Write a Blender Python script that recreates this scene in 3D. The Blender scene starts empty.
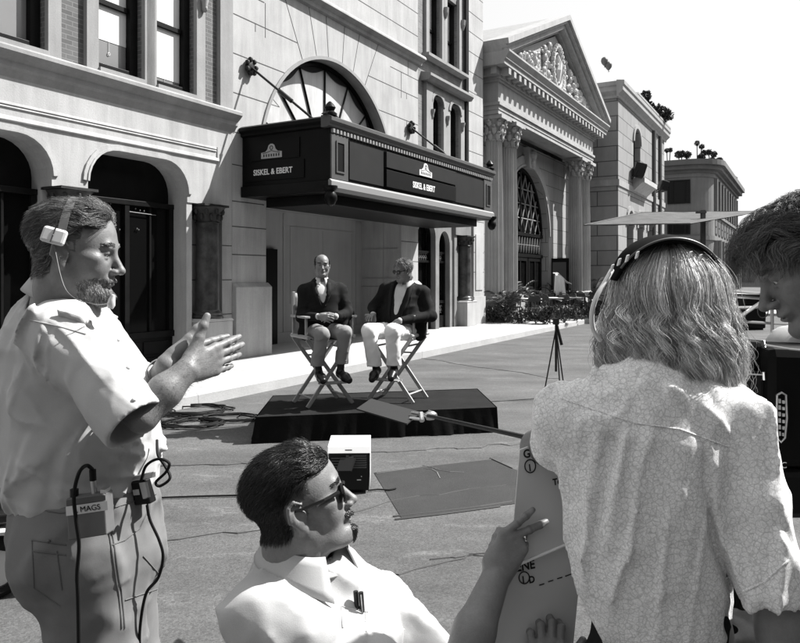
import bpy, bmesh, math, random
import numpy as np
from mathutils import Vector, Matrix, Euler
from mathutils.bvhtree import BVHTree
random.seed(7); RNG = np.random.default_rng(7)
PI = math.pi
scene = bpy.context.scene
COL = scene.collection
# ---------------------------------------------------------------- camera numbers
FPX, CU, CV, EYE = 720.0, 400.0, 277.0, 1.6
def W(u, v, y):
    """point at picture position (u, v) and y metres in front of the camera"""
    return np.array([(u-CU)/FPX*y, y, EYE+(CV-v)/FPX*y])
ANG = math.atan(406/720.0)
FX = np.array([math.sin(ANG), math.cos(ANG)]); GX = np.array([-FX[1], FX[0]])
P0 = np.array([-2.5234, 13.5584])
def S2W(s, d, z=0.0):
    p = P0+FX*s+GX*d
    return np.array([p[0], p[1], z])
ROTS = PI/2-ANG
# ---------------------------------------------------------------- materials
def mat(name, v, rough=0.7, var=0.0, scale=6.0, bump=0.0, bscale=60.0, streak=0.0, spec=0.4, metal=0.0, attr=None, attr_mix=1.0, fine=0.0):
    m = bpy.data.materials.new(name); m.use_nodes = True
    nt = m.node_tree; N = nt.nodes; L = nt.links
    b = N['Principled BSDF']
    b.inputs['Roughness'].default_value = rough; b.inputs['Metallic'].default_value = metal
    b.inputs['Specular IOR Level'].default_value = spec
    tc = N.new('ShaderNodeTexCoord')
    val = N.new('ShaderNodeValue'); val.outputs[0].default_value = v
    cur = val.outputs[0]
    def noise(sc, det=6, vec=None, rg=0.6):
        n = N.new('ShaderNodeTexNoise'); n.inputs['Scale'].default_value = sc; n.inputs['Detail'].default_value = det; n.inputs['Roughness'].default_value = rg
        L.new(vec if vec is not None else tc.outputs['Object'], n.inputs['Vector']); return n.outputs['Fac']
    def mul(a, fac, amt):          # a * (1 + (fac-.5)*2*amt)
        r = N.new('ShaderNodeMapRange'); r.inputs['From Min'].default_value = 0.25; r.inputs['From Max'].default_value = 0.75
        r.inputs['To Min'].default_value = 1-amt; r.inputs['To Max'].default_value = 1+amt
        L.new(fac, r.inputs['Value'])
        q = N.new('ShaderNodeMath'); q.operation = 'MULTIPLY'; L.new(a, q.inputs[0]); L.new(r.outputs[0], q.inputs[1]); return q.outputs[0]
    if attr:
        a = N.new('ShaderNodeAttribute'); a.attribute_name = attr
        q = N.new('ShaderNodeMath'); q.operation = 'MULTIPLY'; L.new(cur, q.inputs[0]); L.new(a.outputs['Fac'], q.inputs[1]); cur = q.outputs[0]
    if var: cur = mul(cur, noise(scale), var)
    if fine: cur = mul(cur, noise(bscale, 3), fine)
    if streak:
        mp = N.new('ShaderNodeMapping'); mp.inputs['Scale'].default_value = (3.2, 3.2, 0.35); L.new(tc.outputs['Object'], mp.inputs['Vector'])
        cur = mul(cur, noise(1.3, 8, mp.outputs['Vector'], 0.7), streak)
    L.new(cur, b.inputs['Base Color'])
    if bump:
        bp = N.new('ShaderNodeBump'); bp.inputs['Strength'].default_value = bump; bp.inputs['Distance'].default_value = 0.01
        L.new(noise(bscale, 5), bp.inputs['Height']); L.new(bp.outputs['Normal'], b.inputs['Normal'])
    m['cur'] = 0
    return m
def brick_mat(name, v, v2, bw, bh, mortar, mv, var=0.15, rough=0.85, bump=0.4, streak=0.1, offs=0.5):
    m = mat(name, v, rough, streak=0.0)
    nt = m.node_tree; N = nt.nodes; L = nt.links; b = N['Principled BSDF']
    tc = [n for n in N if n.type == 'TEX_COORD'][0]
    sp = N.new('ShaderNodeSeparateXYZ'); L.new(tc.outputs['Object'], sp.inputs[0])
    ad = N.new('ShaderNodeMath'); ad.operation = 'ADD'; L.new(sp.outputs[0], ad.inputs[0]); L.new(sp.outputs[1], ad.inputs[1])
    cb = N.new('ShaderNodeCombineXYZ'); L.new(ad.outputs[0], cb.inputs[0]); L.new(sp.outputs[2], cb.inputs[1])
    br = N.new('ShaderNodeTexBrick'); L.new(cb.outputs[0], br.inputs['Vector'])
    br.inputs['Scale'].default_value = 1.0; br.inputs['Brick Width'].default_value = bw; br.inputs['Row Height'].default_value = bh
    br.inputs['Mortar Size'].default_value = mortar; br.inputs['Mortar Smooth'].default_value = 0.2; br.offset = offs
    br.inputs['Color1'].default_value = (v, v, v, 1); br.inputs['Color2'].default_value = (v2, v2, v2, 1); br.inputs['Mortar'].default_value = (mv, mv, mv, 1)
    no = N.new('ShaderNodeTexNoise'); no.inputs['Scale'].default_value = 1.7; no.inputs['Detail'].default_value = 8; no.inputs['Roughness'].default_value = 0.7
    mp = N.new('ShaderNodeMapping'); mp.inputs['Scale'].default_value = (1.6, 1.6, 0.6); L.new(tc.outputs['Object'], mp.inputs['Vector']); L.new(mp.outputs[0], no.inputs['Vector'])
    r = N.new('ShaderNodeMapRange'); r.inputs['From Min'].default_value = 0.25; r.inputs['From Max'].default_value = 0.75; r.inputs['To Min'].default_value = 1-var; r.inputs['To Max'].default_value = 1+var
    L.new(no.outputs['Fac'], r.inputs['Value'])
    bw_ = N.new('ShaderNodeRGBToBW'); L.new(br.outputs['Color'], bw_.inputs[0])
    q = N.new('ShaderNodeMath'); q.operation = 'MULTIPLY'; L.new(bw_.outputs[0], q.inputs[0]); L.new(r.outputs[0], q.inputs[1])
    L.new(q.outputs[0], b.inputs['Base Color'])
    bp = N.new('ShaderNodeBump'); bp.inputs['Strength'].default_value = bump; bp.inputs['Distance'].default_value = 0.01; bp.invert = True
    L.new(br.outputs['Fac'], bp.inputs['Height']); L.new(bp.outputs['Normal'], b.inputs['Normal'])
    return m
M = {}
M['stone'] = mat('pale_limestone', 0.335, 0.85, var=0.14, scale=1.2, bump=0.25, bscale=45, streak=0.24, fine=0.07)
M['stone_grey'] = mat('grey_limestone', 0.24, 0.85, var=0.14, scale=1.5, bump=0.25, bscale=45, streak=0.2, fine=0.06)
M['stone_dull'] = mat('stucco_in_passage', 0.29, 0.9, var=0.1, scale=1.1, bump=0.2, bscale=50, streak=0.1)
M['stone_bank'] = mat('bank_limestone', 0.29, 0.85, var=0.14, scale=1.3, bump=0.2, bscale=40, streak=0.22, fine=0.06)
M['joint'] = mat('mortar_joint', 0.06, 0.9, var=0.3, scale=5)
M['brick'] = brick_mat('small_dark_brick', 0.08, 0.12, 0.2, 0.068, 0.007, 0.17)
M['brick_pale'] = brick_mat('weathered_brick', 0.13, 0.18, 0.2, 0.068, 0.006, 0.19, var=0.3, bump=0.2)
M['ashlar'] = brick_mat('ashlar_bank_wall', 0.24, 0.29, 1.5, 0.62, 0.014, 0.09, var=0.12)
M['ashlar_grey'] = brick_mat('ashlar_grey_blocks', 0.18, 0.22, 1.9, 0.72, 0.025, 0.06, var=0.14)
M['ashlar_far'] = mat('far_stone', 0.12, 0.85, var=0.15, scale=0.6, streak=0.15)
M['black'] = mat('black_paint', 0.004, 0.4, spec=0.12, var=0.3, scale=4, bump=0.05)
M['dark_wood'] = mat('dark_painted_wood', 0.006, 0.45, spec=0.12, var=0.4, scale=5, bump=0.1)
M['panel_dark'] = mat('dark_grey_sign_panel', 0.016, 0.6, spec=0.15, var=0.2, scale=2)
M['panel_black'] = mat('black_sign_panel', 0.004, 0.5, spec=0.12)
M['sign_white'] = mat('white_sign_letters', 0.6, 0.6)
M['sign_grey'] = mat('silver_emblem', 0.3, 0.5)
M['trim_grey'] = mat('grey_sign_trim', 0.06, 0.5, var=0.15, scale=4)
M['trim_light'] = mat('light_sign_trim', 0.2, 0.5)
M['marble'] = mat('dark_veined_marble', 0.05, 0.3, spec=0.25, var=0.75, scale=5, streak=0.5)
M['glass_dark'] = mat('dark_window_glass', 0.004, 0.08, spec=0.12)
M['glass_pale'] = mat('blind_behind_glass', 0.5, 0.15, var=0.08, scale=0.7, spec=0.5)
M['glass_grey'] = mat('grey_reflection_glass', 0.20, 0.15, var=0.15, scale=0.7, spec=0.5)  # greyish reflection in the panes put into their colour
M['blind'] = mat('white_roller_blind', 0.62, 0.8, var=0.06, scale=1.5)
M['glass_fan'] = mat('milky_fan_glass', 0.5, 0.35, var=0.22, scale=0.9, streak=0.25)
M['valance'] = mat('scalloped_valance', 0.02, 0.8)
M['metal_dark'] = mat('dark_iron', 0.012, 0.45, spec=0.25)
M['metal'] = mat('bright_metal', 0.55, 0.3, metal=0.9)
M['plastic_white'] = mat('white_plastic', 0.62, 0.4)
M['plastic_black'] = mat('black_plastic', 0.006, 0.4, spec=0.25, bump=0.05, bscale=200)
M['plastic_grey'] = mat('grey_plastic', 0.09, 0.5)
M['rubber'] = mat('black_rubber', 0.005, 0.6, spec=0.2)
M['leaf'] = mat('leaf_green', 0.05, 0.5, attr='tone')
M['leaf_far'] = mat('far_leaves', 0.03, 0.6, attr='tone')
M['bark'] = mat('brown_stem', 0.08, 0.8)
M['petal'] = mat('pale_petals', 0.6, 0.7)
M['cloth_white'] = mat('white_cloth', 0.75, 0.8, bump=0.1, bscale=40)
M['chair_dark'] = mat('dark_chair_seat', 0.04, 0.5)
M['table_grey'] = mat('grey_table_top', 0.38, 0.5)
# ---------------------------------------------------------------- objects
def tag(o, label=None, cat=None, group=None, kind=None):
    if label: o['label'] = label
    if cat: o['category'] = cat
    if group: o['group'] = group
    if kind: o['kind'] = kind
    return o
def empty(name, label=None, cat=None, loc=(0, 0, 0), rz=0.0, group=None):
    o = bpy.data.objects.new(name, None); COL.objects.link(o)
    o.location = loc; o.rotation_euler = (0, 0, rz); o.empty_display_size = 0.2
    return tag(o, label, cat, group)
BASE = np.zeros(3)
def np_mesh(name, V, faces, mats, parent=None, smooth=True, fmat=None, tone=None):
    """faces: list of int arrays (n,3) or (n,4)"""
    me = bpy.data.meshes.new(name)
    V = np.asarray(np.asarray(V, float)-BASE, dtype=np.float32)
    fl = [np.asarray(f, dtype=np.int32) for f in faces if len(f)]
    loops = np.concatenate([f.ravel() for f in fl]); tot = np.concatenate([np.full(len(f), f.shape[1], np.int32) for f in fl])
    start = np.concatenate([[0], np.cumsum(tot)[:-1]]).astype(np.int32)
    me.vertices.add(len(V)); me.vertices.foreach_set('co', V.ravel())
    me.loops.add(len(loops)); me.loops.foreach_set('vertex_index', loops)
    me.polygons.add(len(tot)); me.polygons.foreach_set('loop_start', start); me.polygons.foreach_set('loop_total', tot)
    if fmat is not None: me.polygons.foreach_set('material_index', np.asarray(fmat, dtype=np.int32))
    me.polygons.foreach_set('use_smooth', np.full(len(tot), smooth))
    me.update(calc_edges=True); me.validate()
    if tone is not None:
        a = me.attributes.new('tone', 'FLOAT', 'POINT'); a.data.foreach_set('value', np.asarray(tone, dtype=np.float32))
    for m in (mats if isinstance(mats, (list, tuple)) else [mats]): me.materials.append(m)
    o = bpy.data.objects.new(name, me); COL.objects.link(o)
    if parent is not None: o.parent = parent
    return o
class MB:
    def __init__(s): s.V = []; s.F = []; s.T = []
    def add(s, vs, fs, tone=None):
        n = len(s.V); s.V += [tuple(map(float, v)) for v in vs]; s.F += [tuple(i+n for i in f) for f in fs]
        s.T += [1.0 if tone is None else tone]*len(vs); return s
    def box(s, x0, x1, y0, y1, z0, z1):
        v = [(x0, y0, z0), (x1, y0, z0), (x1, y1, z0), (x0, y1, z0), (x0, y0, z1), (x1, y0, z1), (x1, y1, z1), (x0, y1, z1)]
        return s.add(v, [(0, 3, 2, 1), (4, 5, 6, 7), (0, 1, 5, 4), (1, 2, 6, 5), (2, 3, 7, 6), (3, 0, 4, 7)])
    def obox(s, c, ax, ay, az):
        """oriented box: centre and three half-axis vectors"""
        c, ax, ay, az = map(np.asarray, (c, ax, ay, az)); vs = []
        for k in (-1, 1):
            for i, j in ((-1, -1), (1, -1), (1, 1), (-1, 1)): vs.append(c+ax*i+ay*j+az*k)
        return s.add(vs, [(0, 3, 2, 1), (4, 5, 6, 7), (0, 1, 5, 4), (1, 2, 6, 5), (2, 3, 7, 6), (3, 0, 4, 7)])
    def prism(s, poly, a0, a1, axis='y'):
        """poly in the two other axes, extruded along axis"""
        n = len(poly)
        def P(p, a): return {'y': (p[0], a, p[1]), 'x': (a, p[0], p[1]), 'z': (p[0], p[1], a)}[axis]
        vs = [P(p, a0) for p in poly]+[P(p, a1) for p in poly]
        fs = [tuple(range(n)), tuple(range(2*n-1, n-1, -1))]+[(i, i+n, (i+1) % n+n, (i+1) % n) for i in range(n)]
        return s.add(vs, fs)
    def tube(s, pts, r, n=8, cap=True):
        pts = [np.asarray(p, float) for p in pts]; m = len(pts)
        rr = r if hasattr(r, '__len__') else [r]*m
        up = None; vs = []
        for i, p in enumerate(pts):
            t = pts[min(i+1, m-1)]-pts[max(i-1, 0)]; t = t/(np.linalg.norm(t)+1e-9)
            if up is None:
                up = np.array([0, 0, 1.0]) if abs(t[2]) < 0.9 else np.array([1.0, 0, 0])
            b = np.cross(t, up); b /= np.linalg.norm(b)+1e-9; up = np.cross(b, t)
            for k in range(n):
                a = 2*PI*k/n; vs.append(p+rr[i]*(math.cos(a)*b+math.sin(a)*up))
        fs = []
        for i in range(m-1):
            for k in range(n): fs.append((i*n+k, i*n+(k+1) % n, (i+1)*n+(k+1) % n, (i+1)*n+k))
        if cap: fs += [tuple(range(n-1, -1, -1)), tuple((m-1)*n+k for k in range(n))]
        return s.add(vs, fs)
    def lathe(s, c, prof, n=24, flute=0.0, nf=20, cap=True):
        vs = []; fs = []
        for r, z in prof:
            for k in range(n):
                a = 2*PI*k/n; q = r*(1-flute*abs(math.sin(a*nf/2))) if flute else r
                vs.append((c[0]+q*math.cos(a), c[1]+q*math.sin(a), c[2]+z))
        for i in range(len(prof)-1):
            for k in range(n): fs.append((i*n+k, i*n+(k+1) % n, (i+1)*n+(k+1) % n, (i+1)*n+k))
        if cap: fs += [tuple(range(n-1, -1, -1)), tuple((len(prof)-1)*n+k for k in range(n))]
        return s.add(vs, fs)
    def ell(s, c, r, n=10, m=6, R=None):
        vs = []; fs = []; c = np.asarray(c, float)
        for j in range(m+1):
            t = PI*j/m
            for k in range(n):
                a = 2*PI*k/n; p = np.array([r[0]*math.sin(t)*math.cos(a), r[1]*math.sin(t)*math.sin(a), -r[2]*math.cos(t)])
                vs.append(c+(R@p if R is not None else p))
        for j in range(m):
            for k in range(n): fs.append((j*n+k, j*n+(k+1) % n, (j+1)*n+(k+1) % n, (j+1)*n+k))
        return s.add(vs, fs)
    def sweep(s, prof, x0, x1):      # prof in (y, z), along x
        return s.prism(prof, x0, x1, 'x')
    def pieces(s, name, m, parent=None, **kw):
        """every loose piece becomes a part of its own"""
        p = list(range(len(s.V)))
        def fd(i):
            while p[i] != i: p[i] = p[p[i]]; i = p[i]
            return i
        for f in s.F:
            for i in f[1:]: p[fd(i)] = fd(f[0])
        gr = {}
        for f in s.F: gr.setdefault(fd(f[0]), []).append(f)
        out = []
        for fs in gr.values():
            ids = sorted({i for f in fs for i in f}); mp = {i: k for k, i in enumerate(ids)}; q = MB(); q.add([s.V[i] for i in ids], [tuple(mp[i] for i in f) for f in fs]); out.append(q.build(name, m, parent, **kw))
        return out
    def build(s, name, m, parent=None, smooth=False, bevel=0.0, tone=False, auto=None):
        me = bpy.data.meshes.new(name); me.from_pydata([tuple(np.asarray(v)-BASE) for v in s.V] if BASE.any() else s.V, [], s.F); me.update()
        bm = bmesh.new(); bm.from_mesh(me); bmesh.ops.remove_doubles(bm, verts=bm.verts, dist=1e-6); 
        bmesh.ops.recalc_face_normals(bm, faces=bm.faces)
        if not tone: bm.to_mesh(me)
        bm.free()
        if tone:
            a = me.attributes.new('tone', 'FLOAT', 'POINT'); a.data.foreach_set('value', np.asarray(s.T, dtype=np.float32))
        me.materials.append(m)
        if smooth:
            me.polygons.foreach_set('use_smooth', np.full(len(me.polygons), True))
            me.set_sharp_from_angle(angle=math.radians(auto or 40))
        o = bpy.data.objects.new(name, me); COL.objects.link(o)
        if parent is not None: o.parent = parent
        if bevel:
            md = o.modifiers.new('bevel', 'BEVEL'); md.width = bevel; md.segments = 2; md.limit_method = 'ANGLE'
        return o
def arch_pts(s0, s1, zs, zt, rc=None, n=14):
    """top outline of an opening from (s0,zs) over the crown zt to (s1,zs); rc = corner radius for flat tops"""
    c = (s0+s1)/2; hw = (s1-s0)/2; out = []
    if rc is None:
        for i in range(n+1):
            a = PI*(1-i/n); out.append((c+hw*math.cos(a), zs+(zt-zs)*math.sin(a)))
    else:
        k = n//2
        for i in range(k+1):
            a = PI-PI/2*i/k; out.append((s0+rc+rc*math.cos(a), zt-rc+rc*math.sin(a)))
        for i in range(k+1):
            a = PI/2-PI/2*i/k; out.append((s1-rc+rc*math.cos(a), zt-rc+rc*math.sin(a)))
    return out
def holed_wall(mb, s0, s1, z0, z1, d0, d1, ops):
    """ops: list of (outline points left->right, sill z); wall prism pieces round the openings"""
    x = s0
    for pts, zb in sorted(ops, key=lambda o: o[0][0][0]):
        a, b = pts[0][0], pts[-1][0]
        if a > x+1e-4: mb.box(x, a, d0, d1, z0, z1)
        if zb > z0+1e-4: mb.box(a, b, d0, d1, z0, zb)
        ztop = max(p[1] for p in pts)
        poly = list(pts)+[(b, z1), (a, z1)]
        # jambs between sill and spring are open; arch spandrel as vertical slices
        for (xa, za), (xb, zb2) in zip(pts[:-1], pts[1:]):
            if xb-xa > 1e-5: mb.prism([(xa, za), (xb, zb2), (xb, z1), (xa, z1)], d0, d1, 'y')
        x = b
    if s1 > x+1e-4: mb.box(x, s1, d0, d1, z0, z1)
def arch_band(mb, pts, w, d0, d1):
    """archivolt: band of width w outside the outline"""
    P = [np.array(p) for p in pts]; n = len(P); N = []
    for i in range(n):
        t = P[min(i+1, n-1)]-P[max(i-1, 0)]; t /= np.linalg.norm(t)+1e-9; N.append(np.array([-t[1], t[0]]))
    for i in range(n-1):
        if np.linalg.norm(P[i+1]-P[i]) < 1e-5: continue
        a, b, c, d = P[i], P[i+1], P[i+1]+N[i+1]*w, P[i]+N[i]*w
        mb.prism([tuple(a), tuple(b), tuple(c), tuple(d)], d0, d1, 'y')
def text_mesh(name, body, size, m, parent, loc, rot, sx=1.0, extrude=0.004, offset=0.0, align='CENTER', space=1.0):
    cu = bpy.data.curves.new(name, 'FONT'); cu.body = body; cu.size = size; cu.extrude = extrude; cu.offset = offset
    cu.align_x = align; cu.space_character = space
    t = bpy.data.objects.new('tmp', cu); COL.objects.link(t)
    dg = bpy.context.evaluated_depsgraph_get(); dg.update()
    me = bpy.data.meshes.new_from_object(t.evaluated_get(dg)); bpy.data.objects.remove(t)
    me.materials.clear(); me.materials.append(m)
    o = bpy.data.objects.new(name, me); COL.objects.link(o); o.parent = parent
    o.location = loc; o.rotation_euler = rot; o.scale = (sx, 1, 1)
    return o
def copy_tree(o, parent=None):
    c = o.copy(); COL.objects.link(c)
    if parent is not None: c.parent = parent
    for ch in [x for x in o.children]: copy_tree(ch, c)
    return c
# ---------------------------------------------------------------- world, sun, camera
SUN_EL = math.radians(49); SUN_H = np.array([0.955, 0.295]); SUN_H /= np.linalg.norm(SUN_H)
wd = bpy.data.worlds.new('World'); scene.world = wd; wd.use_nodes = True
nt = wd.node_tree; N = nt.nodes; L = nt.links
sky = N.new('ShaderNodeTexSky'); sky.sky_type = 'NISHITA'; sky.sun_disc = False; sky.sun_elevation = SUN_EL
sky.sun_rotation = math.atan2(SUN_H[0], SUN_H[1]); sky.dust_density = 4.0; sky.air_density = 1.0; sky.ozone_density = 1.0
bw = N.new('ShaderNodeRGBToBW'); L.new(sky.outputs[0], bw.inputs[0])
ad0 = N.new('ShaderNodeMath'); ad0.operation = 'MULTIPLY_ADD'; L.new(bw.outputs[0], ad0.inputs[0]); ad0.inputs[1].default_value = 0.3; ad0.inputs[2].default_value = 3.2; L.new(ad0.outputs[0], N['Background'].inputs['Color']); N['Background'].inputs['Strength'].default_value = 0.105
sd = bpy.data.lights.new('sun', 'SUN'); sd.energy = 5.0; sd.angle = math.radians(0.53); sd.color = (1, 0.99, 0.975)
so = bpy.data.objects.new('sun', sd); COL.objects.link(so)
sv = Vector((SUN_H[0]*math.cos(SUN_EL), SUN_H[1]*math.cos(SUN_EL), math.sin(SUN_EL)))
so.rotation_euler = sv.to_track_quat('Z', 'Y').to_euler(); so.location = (10, 5, 20)
cd = bpy.data.cameras.new('camera'); cam = bpy.data.objects.new('camera', cd); COL.objects.link(cam)
cam.location = (0, 0, EYE); cam.rotation_euler = (PI/2, 0, 0); cd.sensor_width = 36; cd.lens = FPX/800*36; cd.shift_y = -(321.5-CV)/800
cd.clip_start = 0.05; cd.clip_end = 3000; scene.camera = cam
vs = scene.view_settings; vs.view_transform = 'Standard'; vs.look = 'None'; vs.gamma = 1; vs.exposure = 1.15; vs.use_curve_mapping = False
# ================================================================ SETTING
def asphalt():
    m = mat('worn_asphalt', 0.068, 0.88, var=0.14, scale=1.1, bump=0.45, bscale=110, fine=0.2)
    nt = m.node_tree; N = nt.nodes; L = nt.links; b = N['Principled BSDF']
    src = b.inputs['Base Color'].links[0].from_socket; tc = [n for n in N if n.type == 'TEX_COORD'][0]
    mp = N.new('ShaderNodeMapping'); mp.inputs['Rotation'].default_value = (0, 0, 0.35); mp.inputs['Scale'].default_value = (0.7, 1.5, 1); L.new(tc.outputs['Object'], mp.inputs['Vector'])
    n1 = N.new('ShaderNodeTexNoise'); n1.inputs['Scale'].default_value = 0.9; n1.inputs['Detail'].default_value = 7; n1.inputs['Roughness'].default_value = 0.65; L.new(mp.outputs[0], n1.inputs['Vector'])
    r = N.new('ShaderNodeMapRange'); r.inputs['From Min'].default_value = 0.3; r.inputs['From Max'].default_value = 0.72; r.inputs['To Min'].default_value = 0.72; r.inputs['To Max'].default_value = 1.5; L.new(n1.outputs['Fac'], r.inputs['Value'])
    q = N.new('ShaderNodeMath'); q.operation = 'MULTIPLY'; L.new(src, q.inputs[0]); L.new(r.outputs[0], q.inputs[1])
    # pale scuffs
    n2 = N.new('ShaderNodeTexNoise'); n2.inputs['Scale'].default_value = 2.6; n2.inputs['Detail'].default_value = 9; n2.inputs['Roughness'].default_value = 0.75; L.new(mp.outputs[0], n2.inputs['Vector'])
    r2 = N.new('ShaderNodeMapRange'); r2.inputs['From Min'].default_value = 0.56; r2.inputs['From Max'].default_value = 0.72; r2.inputs['To Min'].default_value = 0; r2.inputs['To Max'].default_value = 0.07; L.new(n2.outputs['Fac'], r2.inputs['Value'])
    a = N.new('ShaderNodeMath'); a.operation = 'ADD'; L.new(q.outputs[0], a.inputs[0]); L.new(r2.outputs[0], a.inputs[1])
    # pebbles: dark and light specks
    v = N.new('ShaderNodeTexVoronoi'); v.inputs['Scale'].default_value = 90; L.new(tc.outputs['Object'], v.inputs['Vector'])
    bwn = N.new('ShaderNodeRGBToBW'); L.new(v.outputs['Color'], bwn.inputs[0])
    r3 = N.new('ShaderNodeMapRange'); r3.inputs['To Min'].default_value = 0.66; r3.inputs['To Max'].default_value = 1.34; L.new(bwn.outputs[0], r3.inputs['Value'])
    q3 = N.new('ShaderNodeMath'); q3.operation = 'MULTIPLY'; L.new(a.outputs[0], q3.inputs[0]); L.new(r3.outputs[0], q3.inputs[1])
    L.new(q3.outputs[0], b.inputs['Base Color'])
    return m
M['asphalt'] = asphalt()
M['concrete'] = mat('pale_concrete', 0.35, 0.85, var=0.12, scale=0.8, bump=0.25, bscale=70, fine=0.06)
M['ground'] = mat('distant_ground', 0.09, 0.9, var=0.15, scale=0.1)
o = MB().box(-900, 900, -900, 900, -1.0, -0.012).build('ground', M['ground']); tag(o, kind='structure')
g = MB(); g.add([(-40, -30, 0), (40, -30, 0), (90, 140, 0), (-60, 140, 0)], [(0, 1, 2, 3)])
o = g.build('road', M['asphalt']); tag(o, kind='structure')
# patched strip in the road (a darker rectangle of tar)
def gp(u, v, z=0.0):
    y = FPX*(EYE-z)/(v-CV); return np.array([(u-CU)/FPX*y, y, z])
M['patch'] = mat('tar_patch', 0.021, 0.8, var=0.25, scale=3, bump=0.4, bscale=120, fine=0.3)
pc = [gp(374, 473), gp(490, 459.5), gp(540, 480), gp(545, 500), gp(402, 519)]
g = MB(); g.add([p+np.array([0, 0, 0.004]) for p in pc], [tuple(range(5))])
o = g.build('road_patch', M['patch']); tag(o, kind='structure')
# chalk scribbles on the patch
M['chalk'] = mat('chalk', 0.22, 0.9)
g = MB()
for pts in ([(424, 469), (432, 470), (437, 473), (440, 479)], [(432, 468), (440, 471), (450, 472.5), (464, 473)], [(423, 466), (430, 468), (436, 469)]):
    g.tube([gp(u, v)+np.array([0, 0, 0.006]) for u, v in pts], 0.0035, 5)
o = g.build('chalk_marks', M['chalk']); tag(o, kind='structure')
g = MB()
for pts in ([(393, 517), (430, 513), (480, 507), (512, 502)], [(395, 520), (440, 515), (500, 507)], [(376, 474), (420, 468), (491, 460)], [(490, 459), (512, 469)]):
    g.tube([gp(u, v)+np.array([0, 0, 0.005]) for u, v in pts], 0.007, 5)
o = g.build('tar_seams', mat('tar_line', 0.03, 0.6)); tag(o, kind='structure')
M['crack'] = mat('tar_in_crack', 0.02, 0.7)
rc_ = random.Random(9)
for k, (u, v, dx, dy, n_) in enumerate(((120, 470, .10, .02, 40), (300, 600, .09, .05, 30), (560, 380, -.08, .10, 46), (430, 560, .10, .015, 30), (10, 560, .12, .06, 30))):
    p = gp(u, v); g = MB(); pts = []
    for i in range(n_): pts.append(p+np.array([0, 0, .002])); p = p+np.array([dx+rc_.gauss(0, .035), dy+rc_.gauss(0, .035), 0])
    g.tube(pts, [.0045*(.4+rc_.random()) for _ in pts], 4); tag(g.build('road_crack', M['crack']), kind='structure')
# sidewalk slab (facade coordinates)
root_rot = dict(loc=(P0[0], P0[1], 0), rz=ROTS)
def local(o):
    o.location = (P0[0], P0[1], 0); o.rotation_euler = (0, 0, ROTS); return o
g = MB()
x = -16.0
while x < 30:
    x2 = x+1.55
    g.box(x+0.004, x2-0.004, -2.02, -0.004, -0.3, 0.15); g.box(x+0.004, x2-0.004, 0.004, 6, -0.3, 0.15); x = x2
g.box(-16, 30, -2.0, 6, -0.3, 0.143)
o = local(g.build('sidewalk', M['concrete'], bevel=0.004)); tag(o, kind='structure')
g = MB(); x = -16
while x < 30:
    g.prism([(-2.3, -0.3), (-2.03, -0.3), (-2.03, 0.15), (-2.24, 0.15), (-2.27, 0.13)], x+0.003, x+2.997, 'x'); x += 3
o = local(g.build('kerb', mat('kerb_concrete', 0.33, 0.85, var=0.15, scale=2, bump=0.3, fine=0.1), smooth=False)); tag(o, kind='structure')
# unseen buildings added opposite and behind the viewer to block part of the sky
for nm, lab, bx, m_ in (('brick_building', 'plain brick building added unseen across the street to block sky light', (-45, 70, -24, -17.5, 0, 11), M['brick']), ('added_sky_block', 'plain stucco building added unseen behind the film crew to block sky light', (-40, -30, -17.4, 12, 0, 10), M['brick_pale'])):
    o_ = empty(nm, lab, 'building', (P0[0], P0[1], 0), ROTS); x0, x1, y0, y1, z0, z1 = bx
    MB().box(*bx).build('wall', m_, o_); MB().box(x0-.2, x1+.2, y0-.2, y1+.2, z1, z1+.5).build('parapet', M['stone_grey'], o_); g = MB()
    if y1 < -17: g_ = [(x0+2+4*k, x0+3.6+4*k, y1+.002, y1+.06, z, z+2.2) for k in range(27) for z in (.8, 4.4, 7.8)]
    else: g_ = [(x1+.002, x1+.06, y0+2+4*k, y0+3.6+4*k, z, z+2.2) for k in range(6) for z in (.8, 4.4, 7.4)]
    for q in g_: g.box(*q)
    g.build('window_row', M['glass_dark'], o_)
# ================================================================ LEFT BUILDING (stone arcade, brick above)
def bldg(name, label): return empty(name, label, 'building', (P0[0], P0[1], 0), ROTS)
B = bldg('brick_building', 'brick building with pale stone arcade of dark storefronts behind the bearded man')
S0 = -9.5; SR = -0.925
TH = 0.5
aL = arch_pts(-6.35, -4.42, 2.9, 3.46, rc=0.5); aM = arch_pts(-3.86, -1.98, 2.9, 3.46, rc=0.5)
aLL = arch_pts(-8.9, -6.95, 2.9, 3.46, rc=0.5)
g = MB()
holed_wall(g, S0, SR, 2.83, 4.22, 0, TH, [(aLL, 2.83), (aL, 2.83), (aM, 2.83)])
# capital blocks hanging over the columns already part of wall; lower piers
for a, b in ((S0, -8.9), (-6.95, -6.35), (-4.42, -3.86)):
    g.box(a, b, 0.22, TH, 0.15, 2.83)
g.box(-1.98, -1.86, 0.02, TH, 0.15, 2.83); g.box(-1.98+0.12, -1.17, 0.26, TH, 0.15, 2.83); g.box(-1.17, SR, 0.0, TH, 0.15, 2.83)
g.build('wall', M['stone'], B)
# niche joints
g = MB()
for z in (0.95, 1.55, 2.15): g.box(-1.85, -1.18, 0.2575, 0.262, z-0.008, z+0.008); g.box(-1.168, SR-0.004, -0.0025, 0.002, z-0.008, z+0.008)
g.build('wall_joints', M['joint'], B)
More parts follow.
